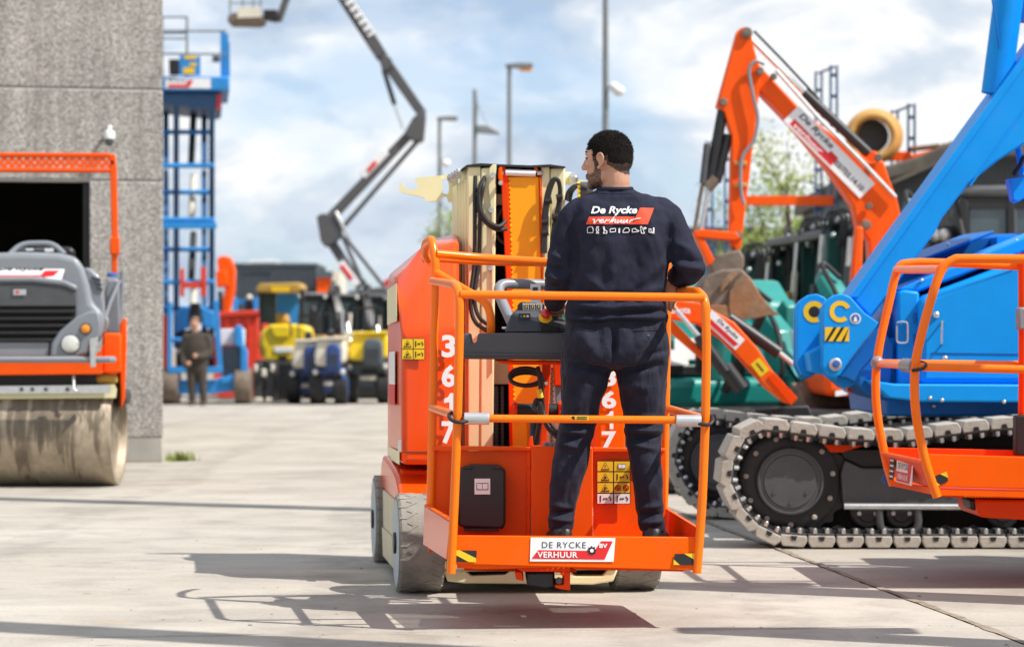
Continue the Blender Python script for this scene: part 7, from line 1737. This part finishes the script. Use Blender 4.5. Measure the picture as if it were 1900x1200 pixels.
c2('wall', 'excavator_orange', [(588, 709), (588, 514), (615, 514), (615, 709)], 78, 3); c2('roof', 'container_grey', [(586, 515), (586, 503), (617, 503), (617, 515)], 77.9, 3.2); c2('end_wall', 'off_white', [(615.2, 709), (615.2, 502), (630, 502), (630, 709)], 77.95, 3)
# yellow roller
YRo = thing('yellow_roller', 'yellow soil compactor roller with black drum and dark cab', 'road roller', (P(525, 0, 51).x, 51.5, 0)); yr = maker(YRo); Yy = 51.0
yr('hood', 'yellow', [(483, 616), (500, 602), (546, 601), (568, 604), (574, 618), (570, 634), (556, 650), (546, 668), (543, 670), (488, 670), (490, 652), (484, 640)], Yy, 1.4, bevel=.06, seg=3)
yr('hood_ridge', 'yellow', [(500, 604), (536, 604), (536, 626), (510, 626)], Yy - .06, .1, bevel=.02); yr('badge', 'white_print', [(509, 643), (544, 643), (542, 653), (509, 653)], Yy - .03, .04, bevel=.004); yr('front_notch', 'steel_black', [(516, 660), (533, 660), (531, 669), (518, 669)], Yy - .02, .03)
yr('hood_groove', 'steel_black', [(536, 600), (539, 600), (541, 622), (537, 622)], Yy - .03, .04); yr('drum', 'steel_black', [(488, 671), (545, 671), (545, 732), (540, 742), (495, 742), (488, 735)], Yy - .5, 1.2, bevel=.2, seg=5)
for (x0, x1) in ((481, 486), (556, 564)): yr('cab_pillar', 'steel_black', [(x0, 536), (x1, 536), (x1, 615), (x0, 615)], Yy + .9, .1, bevel=.01)
yr('cab_roof', 'ochre', [(474, 536), (480, 526), (556, 524), (560, 534), (556, 540), (480, 542)], Yy + .7, 1.4, bevel=.03); yr('roof_sign', 'yellow_print', [(503, 532), (538, 532), (536, 541), (504, 541)], Yy + .68, .03); yr('windscreen', 'glass_dark', [(486, 543), (512, 543), (512, 600), (486, 600)], Yy + .95, .02); yr('seat', 'ochre', [(508, 602), (512, 580), (532, 580), (538, 602)], Yy + 1.3, .4, bevel=.08)
yr('cab_back', 'blue_lift', [(514, 545), (554, 545), (554, 602), (514, 602)], Yy + 2.0, .02); yr('side_arm', 'ochre', [(482, 622), (488, 640), (492, 665), (484, 660), (480, 640)], Yy + .2, .3)
TP = thing('trench_roller', 'small black tracked trench machine with grey pads between wheel and yellow roller', 'machine', (P(489, 0, 48.5).x, 48.8, 0)); tp = maker(TP); Yt = 48.5
for x0 in (471, 492):
    tp('track', 'steel_black', [(x0, 744), (x0 - 1, 680), (x0 + 4, 672), (x0 + 13, 672), (x0 + 17, 680), (x0 + 16, 744)], Yt, .9, bevel=.04)
    for k in range(7): tp('track_pad', 'steel_grey', [(x0 - 1, 684 + k * 8.5), (x0 + 17, 684 + k * 8.5), (x0 + 17, 689 + k * 8.5), (x0 - 1, 689 + k * 8.5)], Yt - .05, .06, bevel=.01)
    tp('foot', 'off_white', [(x0 + 1, 737), (x0 + 15, 737), (x0 + 15, 746), (x0 + 1, 746)], Yt - .1, .1, bevel=.02)
    tp('side_light', 'off_white', [(x0 + (0 if x0 < 480 else 10), 676), (x0 + (7 if x0 < 480 else 17), 676), (x0 + (7 if x0 < 480 else 17), 690), (x0 + (0 if x0 < 480 else 10), 690)], Yt - .08, .05, bevel=.02)
tp('body', 'steel_black', [(474, 690), (474, 668), (504, 668), (504, 690)], Yt + .1, .8, bevel=.03); tp('lamp', 'off_white', [(485, 684), (493, 684), (494, 699), (485, 699)], Yt - .12, .08, bevel=.02)
# dumpers
def dumper(label, x0, x1, ytop, Y, skipm, bodym, Xg):
    T = thing('site_dumper', label, 'dumper', (P((x0 + x1) / 2, 0, Y).x, Y + .6, 0), 'small dumpers parked in the middle distance'); d = maker(T); w = x1 - x0
    X = lambda u: x0 + w * u
    d('skip', skipm, [(X(.02), ytop + 50), (X(.0), ytop + 28), (X(.12), ytop + 4), (X(.3), ytop), (X(.96), ytop + 2), (X(1.0), ytop + 20), (X(.96), ytop + 44), (X(.6), ytop + 52)], Y - .3, 1.1, bevel=.06, seg=3)
    d('skip_rim', skipm, [(X(.1), ytop + 3), (X(.98), ytop + 1), (X(1.0), ytop - 4), (X(.08), ytop - 2)], Y - .36, 1.2, bevel=.02)
    d('body', bodym, [(X(.0), ytop + 90), (X(.0), ytop + 54), (X(.98), ytop + 54), (X(1.0), ytop + 92), (X(.7), ytop + 100), (X(.2), ytop + 100)], Y, 1.4, bevel=.04); d('front_slot', 'recess_shade', [(X(.32), ytop + 68), (X(.75), ytop + 68), (X(.75), ytop + 74), (X(.32), ytop + 74)], Y - .03, .05)
    d('number_plate', 'off_white', [(X(.3), ytop + 80), (X(.7), ytop + 80), (X(.7), ytop + 87), (X(.3), ytop + 87)], Y - .04, .03)
    for u in (.06, .8): d('tail_lamp', 'red_plain', [(X(u), ytop + 78), (X(u + .12), ytop + 78), (X(u + .12), ytop + 86), (X(u), ytop + 86)], Y - .05, .05, bevel=.01)
    r = .34
    for u in (.1, .88):
        c = P(X(u), 0, Y + .3); wm = MB().lathe(Vector((c.x - .13, Y + .2, r)), (1, 0, 0), [(0, .22), (0, r - .03), (.03, r), (.23, r), (.26, r - .03), (.26, .2)], 24).build('wheel', 'black_rubber', T); MB().lathe(Vector((c.x - .14, Y + .2, r)), (1, 0, 0), [(0, .2), (.28, .2)], 16).build('hub', bodym, wm)
    d('roll_bar', 'steel_black', [(X(.2), ytop + 4), (X(.24), ytop + 4), (X(.24), ytop - 44), (X(.2), ytop - 44)], Y + 1.3, .08); d('roll_bar', 'steel_black', [(X(.8), ytop + 4), (X(.84), ytop + 4), (X(.84), ytop - 44), (X(.8), ytop - 44)], Y + 1.3, .08); d('roll_bar', 'steel_black', [(X(.2), ytop - 44), (X(.84), ytop - 44), (X(.84), ytop - 49), (X(.2), ytop - 49)], Y + 1.28, .1)
    d('engine_cover', bodym, [(X(.36), ytop + 60), (X(.38), ytop + 18), (X(.48), ytop + 10), (X(.76), ytop + 10), (X(.84), ytop + 20), (X(.86), ytop + 60)], Y - .42, .2, bevel=.05, seg=3)
    for k in range(3): d('grille_bar', 'steel_grey', [(X(.44), ytop + 28 + k * 9), (X(.78), ytop + 28 + k * 9), (X(.78), ytop + 31 + k * 9), (X(.44), ytop + 31 + k * 9)], Y - .45, .04)
    for u in (.04, .9): MB().ball(P(X(u), ytop + 62, Y - .1), .06, 10, 8).build('head_lamp', 'lamp_glass', T)
    d('side_step', 'mid_blue' if bodym == 'navy_blue' else 'steel_grey', [(X(.86), ytop + 56), (X(.98), ytop + 56), (X(.98), ytop + 76), (X(.86), ytop + 76)], Y - .12, .2, bevel=.02)
    d('seat', 'black_plastic', [(X(.4), ytop), (X(.42), ytop - 18), (X(.6), ytop - 18), (X(.62), ytop)], Y + .9, .3, bevel=.05)
    return T
dumper('blue site dumper with white skip beside the yellow roller', 541, 600, 632, 48.5, 'off_white', 'navy_blue', 0)
dumper('darker blue site dumper with tan skip, middle one of the three dumpers', 583, 641, 628, 47.8, 'off_white', 'navy_blue', 0)
dumper('grey bodied site dumper with yellow skip next to the lift hood', 645, 722, 618, 48.6, 'yellow', 'container_grey', 0)
mbx = thing('tan_truck_bed', 'tan tilted truck bed behind the blue dumpers', 'truck bed', (P(600, 0, 53).x, 53.5, 0)); tx = maker(mbx)
tx('bed', 'ochre', [(560, 632), (575, 621), (630, 622), (648, 640), (640, 660), (560, 660)], 53, 2.0, bevel=.04); tx('bed_rim', 'off_white', [(640, 615), (722, 614), (722, 624), (636, 628)], 52.6, .8, bevel=.03); tx('chassis', 'steel_black', [(560, 738), (560, 660), (720, 660), (720, 738)], 53.2, 2, bevel=.03)
G3 = 'dark excavators crowded in the background'
for i, (px, Y, rt, ah, lab) in enumerate(((577, 58, .4, .95, 'black compact excavator directly right of the yellow roller cab'), (607, 60, -.2, 1.0, 'dark compact excavator below the orange cabin container'), (640, 59, .3, .92, 'dark compact excavator left of the grey boom lift foot'), (668, 61, -.3, 1.02, 'dark compact excavator under the grey boom lift'), (697, 59.5, .2, .98, 'dark compact excavator right of the grey boom lift foot'), (725, 61, 0, 1.0, 'dark compact excavator half hidden by the lift hood'))):
    compact((px - 950) * Y / F, Y, 1.02, lab, 'container_grey', 'steel_black', rt, 40 + i, G3, ah)
# ------------------------------------------------------------------ grey articulated boom lift on the skyline
BL = thing('boom_lift', 'tall grey articulated boom lift folding above the far machines', 'boom lift', (P(690, 0, 64).x, 64, 0)); bl = maker(BL); Yb = 64.0
def bar(name, m_, x0, y0, x1, y1, w0, w1, Y=Yb, t_=.35, **k):
    dx, dy = x1 - x0, y1 - y0; l_ = math.hypot(dx, dy); nx, ny = -dy / l_, dx / l_
    return bl(name, m_, [(x0 + nx * w0, y0 + ny * w0), (x1 + nx * w1, y1 + ny * w1), (x1 - nx * w1, y1 - ny * w1), (x0 - nx * w0, y0 - ny * w0)], Y, t_, bevel=.02, **k)
la = bar('lower_riser', 'boom_grey', 608, 440, 668, 532, 9, 9); bar('company_sign', 'white_print', 630, 487, 662, 530, 8, 8, Yb - .02, .03, par=la); bar('sign_red', 'red_print', 633, 492, 652, 518, 4, 4, Yb - .04, .03, par=la)
bar('tie_rod', 'boom_grey', 634, 436, 680, 540, 3.5, 3.5, Yb + .1, .15); bar('tie_rod', 'boom_grey', 640, 440, 715, 535, 3.5, 3.5, Yb + .1, .15)
bl('knuckle', 'boom_grey', [(587, 402), (596, 396), (624, 398), (632, 420), (634, 436), (620, 452), (603, 458), (595, 448)], Yb - .1, .55, bevel=.03)
ua = bar('upper_riser', 'boom_grey', 612, 404, 764, 244, 9, 8); bar('company_sign', 'white_print', 672, 326, 716, 280, 8, 8, Yb - .02, .03, par=ua); bar('sign_red', 'red_print', 682, 318, 698, 300, 4, 4, Yb - .04, .03, par=ua)
bar('tie_rod', 'boom_grey', 632, 426, 778, 258, 4, 4, Yb + .1, .15); bar('ram_rod', 'zinc', 622, 392, 650, 448, 3, 3, Yb - .15, .1)
bl('knuckle', 'boom_grey', [(750, 246), (766, 218), (786, 204), (790, 214), (786, 258), (778, 264), (756, 256)], Yb - .1, .55, bevel=.03)
ba = bar('main_boom', 'boom_grey', 784, 212, 706, 100, 9, 10); bar('main_boom', 'boom_grey', 708, 104, 610, -50, 11, 13, Yb - .05, .4); bar('boom_lettering', 'white_print', 690, 66, 632, -20, 7, 8, Yb - .08, .03)
for k in range(7): bar('letter_gap', 'boom_grey', 684 - k * 8, 62 - k * 12.2, 681 - k * 8, 57.5 - k * 12.2, 8, 8, Yb - .1, .03)
bl('boom_head', 'boom_grey', [(704, 110), (712, 100), (726, 108), (730, 122), (716, 134), (707, 126)], Yb - .1, .5, bevel=.03)
MB().cyl(P(712, 130, Yb - .15), P(732, 194, Yb - .15), .07, n=10).build('boom_ram', 'steel_black', BL); MB().cyl(P(730, 190, Yb - .15), P(748, 240, Yb - .15), .035, n=8).build('ram_rod', 'zinc', BL)
bar('fly_jib', 'boom_grey', 610, -48, 530, -28, 9, 7); bar('jib', 'boom_grey', 540, -32, 516, 38, 6, 5); bl('rotator', 'steel_black', [(488, 18), (514, 18), (520, 34), (512, 40), (490, 36)], Yb - .1, .4, bevel=.03)
bl('basket_floor', 'mud_steel', [(421, 40), (424, 28), (434, 24), (484, 22), (486, 36), (476, 41)], Yb - .6, 1.2, bevel=.02); bl('basket_panel', 'off_white', [(440, 14), (484, 14), (484, 32), (440, 34)], Yb - .62, .03)
for (x) in (427, 450, 470, 484): MB().ptube([(x, 30, Yb - .58), (x, -60, Yb - .58)], .025, 6).build('basket_post', 'pole_grey', BL)
MB().ptube([(424, 6, Yb - .58), (486, 6, Yb - .58)], .022, 6).build('basket_rail', 'pole_grey', BL)
bl('turret', 'boom_grey', [(640, 640), (645, 540), (720, 530), (730, 640)], Yb, 1.8, bevel=.06); bl('chassis', 'steel_black', [(620, 725), (620, 650), (750, 650), (750, 725)], Yb - .2, 2.2, bevel=.05)
MB().lathe(P(726, 535, 70), (0, -1, 0), [(0, .3), (.03, .3), (.03, 0)], 20).build('warning_disc', 'red_plain', BL)
# ------------------------------------------------------------------ unseen stand-in posts, added right of the frame to throw the long shadows
for (x, y, h, w, lab) in ((4.6, 14.15, 13.0, .2, 'tall stand-in post beyond the right edge, added to cast the far shadow line'), (3.15, 7.35, 9.5, .18, 'thick stand-in post beyond the right edge, added to cast the near shadow band'), (3.4, 10.1, 3.8, .2, 'waist-thick short post beyond the right edge beside the orange basket, added for its shadow'), (3.0, 8.5, 3.0, .16, 'shortest post beyond the right edge nearest the camera, added for its shadow')):
    T = thing('shadow_post', lab, 'post', (x, y, 0)); MB().tube([Vector((x, y, 0)), Vector((x, y, h))], w, 14, r1=w * .85).build('post', 'pole_grey', T); MB().box((x, y, .015), (w * 4, w * 4, .03)).build('base_plate', 'pole_grey', T); MB().box((x + .3, y, h + .04), (.9, .22, .1)).build('lamp_head', 'pole_grey', T, bevel=.03)  # the heads are made up too; these posts only cast shadows
